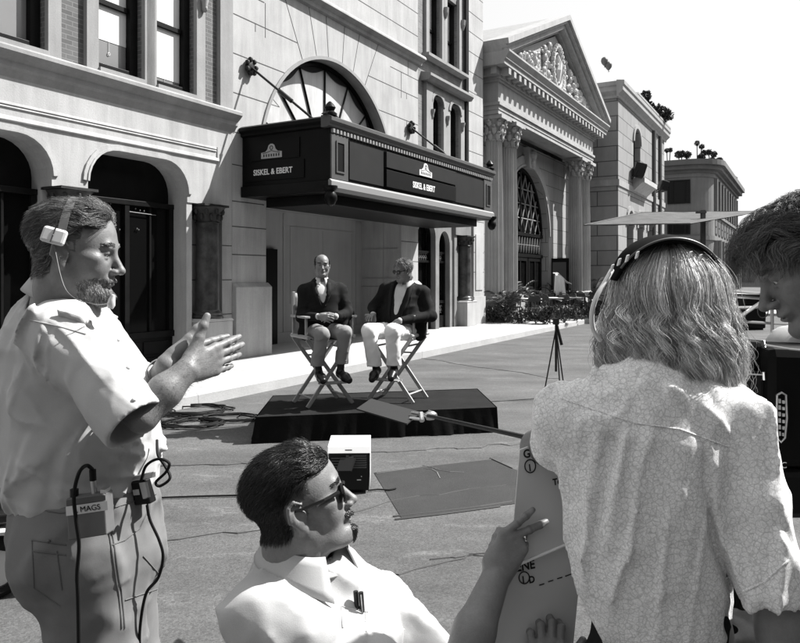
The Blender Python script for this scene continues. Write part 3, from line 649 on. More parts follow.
# ================================================================ BANK (temple front)
def temple():
    T = bldg('bank_building', 'temple fronted bank building with paired columns and a carved pediment')
    dF, dC, dW = -0.25, 0.1, 0.95
    sL, sR = 11.12, 22.9
    g = MB(); arch = arch_pts(14.55, 19.95, 3.35, 6.05, n=30)
    holed_wall(g, 10.5, sR+0.6, 0.15, 6.9, dW, dW+0.5, [(arch, 0.15)])
    g.build('wall', M['ashlar'], T)
    g = MB(); arch_band(g, arch, 0.42, dW-0.07, dW); arch_band(g, arch, 0.08, dW-0.11, dW-0.07)
    g.prism([(16.9, 5.95), (17.6, 5.95), (17.75, 6.75), (16.75, 6.75)], dW-0.25, dW)
    g.ell((17.25, dW-0.25, 6.5), (0.3, 0.16, 0.2)); g.ell((17.25, dW-0.22, 6.15), (0.2, 0.12, 0.2))
    for k in (-1, 1): g.box(17.25+k*2.7-0.25+0.25*k, 17.25+k*2.7+0.25+0.25*k, dW-0.06, dW, 0.15, 3.35)
    g.build('archivolt', M['stone_bank'], T)
    # lattice window and doors
    f = MB(); dd = dW+0.3
    arch_band(f, arch_pts(14.7, 19.8, 3.35, 5.9, n=30), 0.15, dd-0.06, dd+0.06)
    f.box(14.55, 19.95, dd-0.08, dd+0.08, 3.28, 3.42); f.box(14.55, 19.95, dd-0.08, dd+0.08, 2.42, 2.55)
    f.box(17.2, 17.3, dd-0.05, dd+0.05, 3.42, 5.95)
    fr = f.build('arched_window', M['dark_wood'], T)
    q = MB()
    def inside(x, z): return (x-17.25)**2/2.6**2+max(0, z-3.35)**2/2.55**2 < 0.97
    step = 0.62
    for k in range(-9, 10):
        for sg in (1, -1):
            prev = None
            for t in np.linspace(-4, 4, 120):
                x = 17.25+k*step+t*0.55; z = 4.6+sg*t
                ok = inside(x, z) and z > 3.42
                if ok and prev is None: prev = (x, z)
                if ok: last = (x, z)
                if (not ok) and prev is not None: q.tube([(prev[0], dd, prev[1]), (last[0], dd, last[1])], 0.026, 4); prev = None
    for z in (4.0, 4.6, 5.2):
        w = 2.6*math.sqrt(max(0, 1-((z-3.35)/2.55)**2)); q.tube([(17.25-w, dd, z), (17.25+w, dd, z)], 0.026, 4)
    for x in (15.9, 18.6):
        q.tube([(x, dd, 3.42), (x, dd, 5.5)], 0.026, 4)
    x = 14.7
    while x < 19.6:
        for sg in (0, 1): q.tube([(x+0.32*sg, dd-0.03, 2.6), (x+0.16, dd-0.03, 3.24)], 0.03, 4)
        q.tube([(x, dd-0.03, 2.92), (x+0.32, dd-0.03, 2.92)], 0.02, 4); x += 0.32
    q.build('lattice', mat('pale_lattice', 0.17, 0.6), fr)
    MB().box(14.5, 20, dd+0.1, dd+0.14, 0.15, 6.0).build('glass', M['glass_dark'], fr)
    for x in (14.6, 16.35, 18.15):
        f = MB(); w = 1.7; frame(f, x, x+w, 0.15, 2.42, 0.16, dd-0.05, dd+0.05); f.box(x+w/2-0.05, x+w/2+0.05, dd-0.045, dd+0.045, 0.31, 2.26)
        dr = f.build('door', M['dark_wood'], T); MB().box(x+0.1, x+w-0.1, dd, dd+0.02, 0.2, 2.3).build('glass', M['glass_dark'], dr)
    # open leaf
    f = MB(); frame(f, 0, 0, 0, 0, 0, 0, 0) if False else None
    f.obox((20.3, dW-0.42, 1.3), (0.0, 0.42, 0), (0.03, 0, 0), (0, 0, 1.12)); f.build('open_door', M['dark_wood'], T)
    MB().obox((20.262, dW-0.42, 1.35), (0.0, 0.3, 0), (0.005, 0, 0), (0, 0, 0.9)).build('door_glass', M['plastic_grey'], T)
    # columns
    zc0, zc1 = 0.7, 6.86; r = 0.31
    for s in (11.62, 12.98, 21.2, 22.62):
        g = MB(); g.box(s-0.44, s+0.44, dC-0.44, dC+0.44, 0.15, 0.72)
        g.lathe((s, dC, 0.72), [(r*1.4, 0), (r*1.42, 0.06), (r*1.22, 0.12), (r*1.3, 0.2), (r*1.05, 0.25)], 28)
        c = g.build('column_base', M['stone_bank'], T, smooth=True)
        g = MB(); h = 6.05-0.97
        g.lathe((s, dC, 0.97), [(r*1.04, 0), (r, 0.1), (r*0.99, h*0.33), (r*0.95, h*0.66), (r*0.87, h-0.02), (r*0.93, h)], 160, flute=0.11, nf=20)
        g.build('column', M['stone_bank'], T, smooth=True, auto=60)
        g = MB(); zz = 6.05; g.lathe((s, dC, zz), [(r*0.95, 0), (r*0.95, 0.03), (r*0.86, 0.05), (r*0.9, 0.35), (r*1.15, 0.62), (r*1.3, 0.68)], 24)
        for rr, zc, n, hh in ((1.0, 0.14, 8, 0.15), (1.12, 0.34, 8, 0.16), (1.32, 0.55, 8, 0.11)):
            for k in range(n):
                a = 2*PI*(k+0.5*(0.2 < zc < 0.4))/n; R = np.array(Euler((0, 0, a)).to_matrix())
                g.ell((s+r*rr*math.cos(a), dC+r*rr*math.sin(a), zz+zc), (0.045, 0.085, hh), 7, 5, R)
                g.ell((s+r*(rr+0.16)*math.cos(a), dC+r*(rr+0.16)*math.sin(a), zz+zc+hh*0.75), (0.06, 0.06, 0.045), 6, 4, R)
        g.box(s-r*1.45, s+r*1.45, dC-r*1.45, dC+r*1.45, zz+0.68, zz+0.8)
        g.build('capital', M['stone_bank'], T, smooth=True)
    # entablature
    g = MB(); zb = 6.86
    # three-step architrave, frieze
    def ring(mb, off, z0, z1):     # front beam with two returns
        mb.box(sL-off, sR+off, dF-off, dF+0.62, z0, z1); mb.box(sL-off, sL+0.6, dF+0.62, dW+0.5, z0, z1); mb.box(sR-0.6, sR+off, dF+0.62, dW+0.5, z0, z1)
    ring(g, 0.0, zb, zb+0.13); ring(g, 0.025, zb+0.13, zb+0.27); ring(g, 0.08, zb+0.27, zb+0.36); ring(g, 0.0, zb+0.36, zb+1.02); ring(g, 0.06, zb+1.02, zb+1.1); ring(g, 0.12, zb+1.1, zb+1.17)
    g.build('entablature', M['stone_bank'], T)
    MB().box(sL+0.6, sR-0.6, dF+0.62, dW, zb+0.2, zb+0.5).build('porch_ceiling', M['stone_dull'], T)
    g = MB(); x = sL-0.1; zt = zb+1.17
    while x < sR+0.15: g.box(x, x+0.2, dF-0.4, dF-0.121, zt+0.02, zt+0.24); x += 0.48
    y = dF-0.1
    while y < dW+0.6: g.box(sL-0.4, sL-0.121, y, y+0.2, zt+0.02, zt+0.24); y += 0.48
    x = sL-0.05
    while x < sR+0.05: g.box(x, x+0.08, dF-0.135, dF-0.12, zb+1.1, zb+1.165); x += 0.16
    g.build('modillion', M['stone_bank'], T)
    g = MB(); c0 = zt+0.24
    cp = [(0, 0), (-0.3, 0), (-0.3, 0.12), (-0.36, 0.16), (-0.36, 0.2), (-0.47, 0.36), (-0.47, 0.42), (0, 0.42)]
    g.prism([(dF-0.12+p, c0+z) for p, z in cp], sL-0.55, sR+0.83, 'x')
    g.box(sL-0.3, sR+0.3, dF-0.118, dW+0.5, zt+0.001, c0)
    g.box(sL-0.55, sR+0.8, dF-0.121, 8, c0+0.001, c0+0.415)
    g.build('cornice', M['stone_bank'], T)
    # pediment
    z0 = c0+0.42; sm = (sL+sR)/2+0.15; hw = (sR-sL)/2+0.7; rise = 2.75
    g = MB(); g.prism([(sm-hw+0.6, z0), (sm+hw-0.6, z0), (sm, z0+rise-0.35)], dF+0.0, dF+0.3); g.build('tympanum', M['stone_bank'], T)
    g = MB()
    for sg in (-1, 1):
        e = np.array([sm+sg*hw, z0-0.02]); t = np.array([sm, z0+rise]); 
        dr = (t-e)/np.linalg.norm(t-e); nn = np.array([-dr[1], dr[0]])*(1 if sg < 0 else -1)
        for dd0, o0, o1 in ((-0.60, 0.18, 0.36), (-0.5, 0.08, 0.18), (-0.36, -0.1, 0.08), (-0.14, -0.22, -0.1)):
            pts = [e+nn*o0, t+np.array([0, o0/abs(nn[1])]), t+np.array([0, o1/abs(nn[1])]), e+nn*o1]
            if sg < 0: g.prism([tuple(p) for p in pts], dF+dd0, dF+0.3)
            else: g.prism([tuple(p) for p in pts], dF+dd0, dF+0.3)
    g.build('raking_cornice', M['stone_bank'], T)
    g = MB(); h2 = rise+0.34
    g.prism([(sm-hw-0.1, z0+0.32), (sm, z0+h2+0.05), (sm+hw+0.1, z0+0.32), (sm+hw, z0), (sm-hw, z0)], dF+0.31, 9); g.build('roof', M['stone_grey'], T)
    # relief: wreath with figures
    g = MB(); rr = random.Random(11); cy_ = dF-0.02
    g.tube([(sm+0.62*math.cos(t), cy_-0.06, z0+1.12+0.8*math.sin(t)) for t in np.linspace(0, 2*PI, 30)], 0.085, 7)
    g.tube([(sm+0.42*math.cos(t), cy_-0.06, z0+1.12+0.58*math.sin(t)) for t in np.linspace(0, 2*PI, 24)], 0.04, 6)
    for k in range(26):
        t = 2*PI*k/26; g.ell((sm+0.68*math.cos(t), cy_-0.1, z0+1.12+0.86*math.sin(t)), (0.1, 0.1, 0.1), 6, 4)
    g.tube([(sm, cy_-0.05, z0+0.6), (sm-0.1, cy_-0.12, z0+1.0), (sm+0.05, cy_-0.12, z0+1.3), (sm, cy_-0.05, z0+1.6)], [0.12, 0.16, 0.13, 0.08], 7)
    for k in (-1, 1): g.tube([(sm, cy_-0.1, z0+1.3), (sm+k*0.22, cy_-0.12, z0+1.2), (sm+k*0.3, cy_-0.1, z0+1.45)], 0.05, 6)
    for sg in (-1, 1):
        for k in range(90):
            t = rr.random()**0.9; x = sm+sg*(0.8+t*3.5); zm = (rise-0.55)*(1-abs(x-sm)/(hw-0.75))
            if zm < 0.15: continue
            z = z0+0.06+rr.random()*max(0.05, zm-0.15); q = 0.05+0.07*rr.random()
            if k % 3 == 0:
                pts = [(x+0.24*q*5*math.cos(u)*(1-u/9), cy_-0.09, z+0.2*q*5*math.sin(u)*(1-u/9)*0.6) for u in np.linspace(0, 5, 10)]
                pts = [(p[0], p[1], min(p[2], z0+zm)) for p in pts if p[2] > z0]
                if len(pts) > 3: g.tube(pts, q*0.5, 6)
            else: g.ell((x, cy_-0.06, z), (q*1.1, 0.12, q*1.5), 7, 5)
    g.build('relief', mat('pale_relief_stone', 0.42, 0.85, var=0.15, scale=6), T, smooth=True)
    g = MB(); g.box(10.5, sR+0.6, dW+0.51, 9, 0.15, 9.0); g.build('inner_mass', M['ashlar'], T)
temple()
# ================================================================ THIRD BUILDING
def third():
    T = bldg('stone_building', 'grey stone block building with arched windows past the columned bank')
    D, s0, s1, zt = -1.0, 24.7, 37.6, 11.0
    g = MB(); lows = [(26.6, 28.2), (29.2, 30.8), (32.0, 33.6)]
    hi = [(28.0, 29.9)]
    holed_wall(g, s0, s1, 6.3, zt-0.8, D, D+0.6, [(arch_pts(28.2, 30.0, 8.7, 9.5), 7.0)])
    holed_wall(g, s0, s1, 0.15, 6.0, D, D+0.6, [(arch_pts(a, b, 4.2, 5.0), 0.6) for a, b in lows])
    g.box(s0, s0+0.5, D+0.6, 14, 0.15, 6.0); g.box(s0, s0+0.5, D+0.6, 14, 6.3, zt-0.8); g.box(s1-0.5, s1, D+0.6, 14, 0.15, zt-0.8)
    g.build('block_wall', M['ashlar_grey'], T)
    g = MB(); g.box(s0-0.06, s1+0.05, D-0.06, 14, 6.0, 6.3)
    cp = [(0, 0), (-0.08, 0), (-0.1, 0.12), (-0.3, 0.3), (-0.3, 0.5), (-0.36, 0.56), (-0.36, 0.75), (0, 0.8)]
    g.prism([(D+p, zt-0.8+z) for p, z in cp], s0-0.36, s1+0.3, 'x'); g.prism([(s0+p, zt-0.8+z) for p, z in cp], D+0.002, 14, 'y')
    g.box(s0+0.002, s1, D+0.002, 14, zt-0.8, zt-0.02)
    for k in range(2): g.prism([(s0-0.36+3.2, zt-0.001), (s1+0.3, zt-0.001), (s1+0.3, zt+0.12), (s0+3.0, zt+0.12)], D-0.36+0.1*k, D+0.2)
    for a, b in lows: arch_band(g, arch_pts(a, b, 4.2, 5.0), 0.25, D-0.08, D)
    arch_band(g, arch_pts(28.2, 30.0, 8.7, 9.5), 0.2, D-0.08, D)
    g.box(28.0, 30.2, D-0.06, D, 6.9, 7.0)
    g.build('stone_trim', M['stone_grey'], T)
    for a, b, z0, z1 in [(a, b, 0.6, 5.0) for a, b in lows]+[(28.2, 30.0, 7.0, 9.5)]:
        f = MB(); frame(f, a, b, z0, z1, 0.1, D+0.3, D+0.4); f.box((a+b)/2-0.04, (a+b)/2+0.04, D+0.31, D+0.39, z0+0.1, z1-0.1); f.box(a+0.1, b-0.1, D+0.31, D+0.39, z0+1.3, z0+1.38)
        w = f.build('window', M['dark_wood'], T); MB().box(a, b, D+0.42, D+0.44, z0, z1).build('pane', M['glass_dark'] if z0 < 5 else M['plastic_grey'], w)
    g = MB(); g.prism([(D-0.002, 6.05), (D-0.5, 6.5), (D-0.6, 6.5), (D-0.6, 6.75), (D-0.002, 6.75)], 28.0, 31.6, 'x'); g.build('balcony', M['stone'], T)
    g = MB(); g.tube([(33.6, D-0.1, 0.2), (33.6, D-0.1, zt-0.8)], 0.1, 8); g.tube([(35.6, D-0.1, 0.2), (35.6, D-0.1, zt-0.8)], 0.1, 8); g.pieces('downpipe', M['plastic_grey'], T)
    g = MB(); g.box(s0+0.6, s1-0.6, D+0.7, 14, 0.2, zt-0.1); g.build('inner_mass', M['stone_dull'], T)
third()
def loudspeaker(s, d, z, rz, lab, k=1.0):
    o = empty('floodlight', lab, 'floodlight', tuple(S2W(s, d, z)), ROTS+rz, 'floodlights on the stone block building')
    R = np.array(Euler((0.3, 0, 0)).to_matrix()); g = MB()
    g.obox((0, 0, 0), R@np.array([0.5*k, 0, 0]), R@np.array([0, 0.32*k, 0]), R@np.array([0, 0, 0.42*k])); g.build('housing', M['plastic_black'], o, bevel=0.04)
    g = MB(); g.obox(R@np.array([0, -0.335*k, 0]), R@np.array([0.42*k, 0, 0]), R@np.array([0, 0.01, 0]), R@np.array([0, 0, 0.34*k])); g.build('front_glass', M['glass_dark'], o)
    g = MB(); g.tube([(-0.55*k, 0.1, 0), (-0.55*k, 0.35, -0.5*k), (0.55*k, 0.35, -0.5*k), (0.55*k, 0.1, 0)], 0.04, 6); g.build('bracket', M['metal_dark'], o)
loudspeaker(27.9, -1.35, 7.1, 0.3, 'black box floodlight standing on the balcony of the stone block building', 0.85)
loudspeaker(34.4, -1.45, 7.0, 0.5, 'black box floodlight on the far right edge of the stone block building', 0.7)
# ================================================================ FOURTH (corner) BUILDING
def fourth():
    T = bldg('corner_building', 'distant corner building with a heavy dark cornice and rounded corner')
    D, sc, zt, rc = -1.0, 64.0, 12.9, 2.2
    s1 = 92.0
    def outl(off):    # plan outline: left face -> rounded corner -> front
        pts = [(sc-off, 26.0), (sc-off, D+rc)]
        for k in range(1, 9):
            a = PI+PI/2*k/8; pts.append((sc+rc+(rc+off)*math.cos(a), D+rc+(rc+off)*math.sin(a)))
        pts += [(s1, D-off), (s1, 26.0)]; return pts
    g = MB(); g.prism(outl(0), 0.1, zt-1.6, 'z'); g.build('wall', M['ashlar_far'], T)
    g = MB(); 
    for off, a, b in ((0.12, 5.2, 5.6), (0.2, 7.6, 7.9), (0.1, zt-1.6, zt-1.2), (0.15, 3.2, 3.4)): g.prism(outl(off), a, b, 'z')
    g.build('band', M['ashlar_far'], T)
    g = MB()
    for off, a, b in ((0.3, zt-1.2, zt-0.9), (0.7, zt-0.9, zt-0.5), (1.0, zt-0.5, zt)): g.prism(outl(off), a, b, 'z')
    g.build('cornice', mat('weathered_far_cornice', 0.09, 0.8, var=0.2, scale=0.8), T)
    for d0, d1, z0, z1 in ((0.9, 3.0, 8.75, 11.05), (3.9, 6.0, 8.75, 11.05), (0.9, 3.0, 5.75, 7.4), (3.9, 6.0, 5.75, 7.4)):
        f = MB(); f.box(sc-0.12, sc-0.004, d0, d1, z0, z0+0.15); f.box(sc-0.12, sc-0.004, d0, d1, z1-0.15, z1)
        for q in (0, 0.2, 0.78, 1): f.box(sc-0.12, sc-0.004, d0+(d1-d0-0.15)*q, d0+(d1-d0-0.15)*q+0.15, z0+0.15, z1-0.15)
        w = f.build('window', M['dark_wood'], T); MB().box(sc-0.05, sc-0.004, d0+0.1, d1-0.1, z0+0.1, z1-0.1).build('pane', M['glass_dark'], w)
    x = sc+3.0; 
    while x < s1-2:
        for z0, z1 in ((8.2, 11.1), (5.8, 7.4), (3.5, 5.1), (0.5, 3.0)):
            f = MB(); frame(f, x, x+1.7, z0, z1, 0.14, D-0.06, D-0.004); f.box(x+0.14, x+1.56, D-0.055, D-0.004, (z0+z1)/2-0.06, (z0+z1)/2+0.06); w = f.build('window', M['dark_wood'], T)
            MB().box(x+0.1, x+1.6, D-0.03, D-0.004, z0+0.1, z1-0.1).build('pane', M['glass_dark'], w)
        x += 3.0
    g = MB(); x = sc+2.3
    while x < s1-1:
        g.box(x, x+0.5, D-0.35, D-0.002, 0.1, 5.2); g.box(x, x+0.5, D-0.3, D-0.002, 7.9, zt-1.6); g.tube([(x+0.25, D-0.5, 0.1), (x+0.25, D-0.5, 5.2)], 0.2, 8); x += 3.0
    g.pieces('pilaster', M['ashlar_far'], T)
fourth()
# far end of the street
o = empty('far_building', 'low distant building closing the end of the street', 'building', (P0[0], P0[1], 0), ROTS)
MB().box(118, 120, -42, 12, 0, 4.2).build('wall', mat('far_pale_wall', 0.2, 0.9), o)
g = MB()
for k in range(16): g.box(117.9, 117.998, -40+k*3.2, -38+k*3.2, 0.8, 3.0)
g.pieces('window', M['plastic_grey'], o)
MB().box(117.5, 121, -43, 13, 4.2, 4.8).build('roof', M['stone_dull'], o)
# ================================================================ FOLIAGE
def leaf(mb, c, dirv, L, wd, nrm=None, tone=1.0):
    d = np.asarray(dirv, float); d /= np.linalg.norm(d)+1e-9
    n = np.random.RandomState(int(abs(c[0]*7919+c[2]*104729)*1000) % 2**31).randn(3) if nrm is None else np.asarray(nrm, float)
    b = np.cross(d, n); b /= np.linalg.norm(b)+1e-9; u = np.cross(b, d); c = np.asarray(c, float)
    mb.add([c, c+d*L*0.45+b*wd*0.5+u*L*0.06, c+d*L, c+d*L*0.45-b*wd*0.5+u*L*0.06], [(0, 1, 2, 3)], tone)
def shrub(name, label, base, r, h, n, L, seed, group=None, flowers=0, m='leaf', cat='shrub'):
    rr = np.random.RandomState(seed); root = empty(name, label, cat, tuple(base), rr.rand()*6, group)
    g = MB(); st = MB(); cl = [(rr.uniform(-1, 1)*r*0.7, rr.uniform(-1, 1)*r*0.7, h*rr.uniform(0.35, 0.95), rr.uniform(0.6, 1.25)) for _ in range(9)]
    for k in range(n):
        c = cl[rr.randint(len(cl))]; p = np.array([c[0], c[1], c[2]])+rr.randn(3)*np.array([r, r, h])*0.17
        p[2] = min(max(0.02, p[2]), h*1.15); d = p/np.linalg.norm(p)+rr.randn(3)*0.7
        leaf(g, p, d, L*rr.uniform(0.6, 1.3), L*0.5, rr.randn(3), c[3]*rr.uniform(0.6, 1.5))
    g.build('foliage', M[m], root, tone=True)
    for c in cl[:6]: st.tube([(0, 0, 0), (c[0]*0.4, c[1]*0.4, c[2]*0.5), (c[0], c[1], c[2])], 0.012, 5)
    st.build('stem', M['bark'], root)
    if flowers:
        f = MB()
        for k in range(flowers):
            c = cl[rr.randint(len(cl))]; p = np.array(c[:3])+rr.randn(3)*r*0.22
            for q in range(5): leaf(f, p, rr.randn(3), L*0.6, L*0.5, rr.randn(3))
        f.build('flower', M['petal'], root)
    return root
def palm(label, base, h, n, seed, group):
    rr = np.random.RandomState(seed); root = empty('potted_palm', label, 'palm', tuple(base), 0, group)
    g = MB()
    for k in range(n):
        a = 2*PI*k/n+rr.rand(); L = h*rr.uniform(0.7, 1.05); lean = rr.uniform(0.25, 0.9); pts = []
        for t in np.linspace(0, 1, 12):
            q = L*(lean*t*0.8+0.15*t*t); z = 0.25+L*(t*1.0-0.55*lean*t*t*t*1.3); pts.append(np.array([q*math.cos(a), q*math.sin(a), z]))
        for i in range(2, 12):
            d = pts[i]-pts[i-1]; d /= np.linalg.norm(d); sd_ = np.cross(d, [0, 0, 1]); sd_ /= np.linalg.norm(sd_)+1e-6
            for sg in (1, -1): 
                for o_ in (0, 0.5): leaf(g, pts[i]-(pts[i]-pts[i-1])*o_, d*0.7+sg*sd_*0.8+np.array([0, 0, -0.25]), 0.24*h*(1-0.5*abs(i/11-0.45)), 0.035*h/1.2+0.01, np.array([0, 0, 1.0])+rr.randn(3)*0.3, rr.uniform(0.7, 1.8))
        g.tube(pts, 0.007, 4)
    g.build('frond', M['leaf'], root, tone=True)
    p = MB(); p.lathe((0, 0, 0), [(0.13, 0), (0.18, 0.26), (0.2, 0.28), (0.2, 0.32), (0.16, 0.32)], 16); p.build('pot', M['plastic_grey'], root, smooth=True)
GB = 'shrubs edging the terrace'
beds = [(10.95, 0.35, .32, .44), (10.95, -0.15, .34, .42), (10.9, -0.65, .36, .38), (10.95, -1.1, .34, .34), (10.95, -1.55, .3, .36), (11.0, -2.0, .34, .42), (12.0, -2.15, .36, .42), (13.3, -2.2, .36, .42), (14.8, -2.2, .4, .45), (16.6, -2.2, .42, .5), (18.6, -2.2, .4, .5)]
names = ['dark leafy shrub at the wall end of the terrace planting by the column', 'dark leafy shrub one in from the wall end of the terrace planting', 'round dark shrub third from the wall in the terrace planting', 'low dark shrub in the middle of the terrace planting', 'dark shrub just before the kerb end of the terrace planting', 'dark shrub at the corner of sidewalk and kerb by the tripod stand', 'shrub with pale flowers on the kerb next to the corner shrub', 'kerb shrub with a few flowers behind the tripod stand', 'kerb shrub in front of the bank arch', 'larger kerb shrub in front of the far bank columns', 'farthest kerb shrub beside the blond crew member\'s hair']
for i, ((s, d, r, h), nm) in enumerate(zip(beds, names)):
    shrub('shrub', nm, S2W(s, d, 0.15 if d > -2.1 else 0.14), r, h, 420, 0.12, 20+i, GB, flowers=(7 if i in (2, 3, 6, 7) else 2))
GP = 'palms on the bank terrace'
palm('feathery palm against the first bank columns', S2W(11.25, -0.5, 0.15), 1.25, 11, 3, GP)
palm('tall palm in front of the bank doors', S2W(15.6, 0.75, 0.15), 1.45, 13, 5, GP)
palm('bushy palm before the far pair of bank columns', S2W(20.3, 0.65, 0.15), 1.4, 13, 8, GP)
palm('palm at the right end of the bank terrace', S2W(23.6, 0.0, 0.15), 1.5, 12, 9, GP)
# ---------------------------------------------------------------- terrace chairs and tables
M['metal_pale'] = mat('pale_chair_metal', .22, .5)
def cafe_chair():
    o = empty('terrace_chair', 'x', 'chair'); m = M['metal_pale']
    g = MB(); g.box(-0.2, 0.2, -0.2, 0.2, 0.43, 0.46); g.build('seat', M['chair_dark'], o, bevel=0.01)
    g = MB(); pts = [(-0.19, 0.19, 0.46), (-0.2, 0.24, 0.75), (-0.14, 0.26, 0.86), (0, 0.265, 0.89), (0.14, 0.26, 0.86), (0.2, 0.24, 0.75), (0.19, 0.19, 0.46)]
    g.tube(pts, 0.014, 6); 
    for x in (-0.1, 0, 0.1): g.tube([(x, 0.2, 0.46), (x, 0.26, 0.66)], 0.009, 5)
    g.box(-0.18, 0.18, 0.235, 0.255, 0.66, 0.84); g.build('backrest', M['chair_dark'], o)
    for x, y in ((-0.17, -0.17), (0.17, -0.17), (-0.17, 0.17), (0.17, 0.17)): MB().tube([(x, y, 0.43), (x*1.15, y*1.15, 0)], 0.013, 6).build('leg', m, o)
    return o
def cafe_table():
    o = empty('terrace_table', 'x', 'table')
    g = MB(); g.lathe((0, 0, 0.71), [(0.36, 0), (0.38, 0.01), (0.38, 0.03), (0.36, 0.035)], 28); g.build('table_top', M['table_grey'], o, smooth=True)
    g = MB(); g.lathe((0, 0, 0), [(0.22, 0), (0.22, 0.02), (0.04, 0.06), (0.03, 0.7)], 14); g.build('pedestal', M['metal_dark'], o, smooth=True)
    return o
ct = cafe_table(); cc = cafe_chair(); ti = [0]; ci = [0]
tabs = [(12.2, -0.95, 'small round terrace table nearest the theatre building'), (13.6, -1.3, 'small round terrace table near the kerb shrubs'), (15.4, -0.35, 'small round terrace table beside the white draped stand'), (17.2, -1.4, 'small round terrace table towards the far bank columns'), (19.2, -1.3, 'farthest small round terrace table by the right bank columns'), (12.9, -0.1, 'small round terrace table close to the first bank columns'), (14.4, -1.75, 'small round terrace table right behind the middle kerb shrubs'), (17.8, -0.3, 'small round terrace table in front of the open bank door')]
for i, (s, d, lab) in enumerate(tabs):
    t = ct if i == 0 else copy_tree(ct); t.location = S2W(s, d, 0.15); tag(t, lab, 'table', 'terrace tables')
    cl_ = empty('tablecloth', lab.replace('small round terrace table', 'small white cloth on the terrace table').replace('farthest small white', 'farthest small white'), 'tablecloth', tuple(S2W(s, d, 0.899)), 0.3+i, 'white cloths on the terrace tables')
    q_ = MB(); nn_ = 9; q_.add([((u_/8-.5)*.56, (v_/8-.5)*.56, .004-.16*max(0, math.hypot(u_/8-.5, v_/8-.5)*.56*2-.38)*2-.0) for u_ in range(nn_) for v_ in range(nn_)], [(u_*nn_+v_, u_*nn_+v_+1, (u_+1)*nn_+v_+1, (u_+1)*nn_+v_) for u_ in range(8) for v_ in range(8)]); q_ = q_.build('cloth', M['cloth_white'], cl_, smooth=True); q_.modifiers.new('s', 'SOLIDIFY').thickness = .004
    lb = lab.replace('small round terrace table', '%s dark terrace chair at the table')
    for k, (a, wd_) in enumerate(((2.6, 'street side'), (4.4, 'theatre side'), (0.6, 'far side'))):
        c = cc if (i == 0 and k == 0) else copy_tree(cc); q = S2W(s, d, 0.15)
        ang = a+0.35*math.sin(i*3.7+k); c.location = (q[0]+0.55*math.cos(ang), q[1]+0.55*math.sin(ang), 0.15); c.rotation_euler = (0, 0, ang-PI/2)
        tag(c, lb % wd_, 'chair', 'terrace chairs')
o = empty('draped_stand', 'bright white cloth draped over a slanted stand among the terrace tables', 'stand', tuple(S2W(16.2, -0.75, 0.15)), 0)
g = MB(); rows = []
for i in range(9):
    t = i/8
    for j in range(9):
        q = j/8; x = -0.26+0.62*t; z = 1.60-0.42*t**1.3+0.03*math.sin(t*7)-0.0*q; rows.append((x+0.03*math.sin(q*9), -0.22+0.44*q, z+0.02*math.sin(q*12+t*4)))
g.add(rows, [(i*9+j, i*9+j+1, (i+1)*9+j+1, (i+1)*9+j) for i in range(8) for j in range(8)])
rows = []
for i in range(7):
    t = i/6
    for j in range(13):
        a = q = j/12; rows.append((-0.26+0.05*math.sin(q*22)*t+0.36*q+0.1*t*(q-.5), -0.23-0.07*t+0.05*math.sin(q*19+1)*t, 1.60-0.42*(0.58*q)**1.3-(0.72+0.12*math.sin(q*8))*t))
g.add(rows, [(i*13+j, i*13+j+1, (i+1)*13+j+1, (i+1)*13+j) for i in range(6) for j in range(12)])
c = g.build('cloth', M['cloth_white'], o, smooth=True); md = c.modifiers.new('s', 'SOLIDIFY'); md.thickness = 0.01
g = MB(); g.tube([(-0.22, 0.0, 0), (-0.22, 0, 1.58)], 0.02, 6); g.tube([(0.3, 0, 0), (0.3, 0, 1.2)], 0.02, 6); g.build('post', M['metal_dark'], o)
# ---------------------------------------------------------------- roof plants
def topiary(label, s, d, z, h, r, seed, n=1):
    rr = np.random.RandomState(seed); root = empty('roof_shrub', label, 'shrub', tuple(S2W(s, d, z)), 0, 'shrubs on the roof edges'); g = MB(); st = MB()
    for k in range(n):
        c = np.array([rr.uniform(-1, 1)*r*1.2*(n > 1), rr.uniform(-1, 1)*r*0.8*(n > 1), h*rr.uniform(0.75, 1.1)]); st.tube([(c[0]*0.6, c[1]*0.6, -0.05), c], 0.05, 5)
        for q in range(330):
            d_ = rr.randn(3); d_ /= np.linalg.norm(d_); leaf(g, c+d_*r*rr.uniform(0.2, 1.0)**0.6*0.6, d_+rr.randn(3)*0.8, r*0.33, r*0.2, rr.randn(3), rr.uniform(0.4, 1.3))
    g.build('foliage', M['leaf_far'], root, tone=True); st.build('stem', M['bark'], root)
roofp = [(32.0, -0.9, 11.2, 0.6, 0.45, 2), (33.7, -0.9, 11.2, 0.35, 0.5, 3), (35.4, -0.9, 11.2, 0.35, 0.55, 3)]
for i, (a, lab) in enumerate(zip(roofp, ['small dark roof shrub leaning out, first on the stone block roof', 'dark clumped roof shrub in the middle of the stone block roof edge', 'dark clumped roof shrub at the right end of the stone block roof'])): topiary(lab, a[0], a[1], a[2], a[3], a[4], 40+i, a[5])
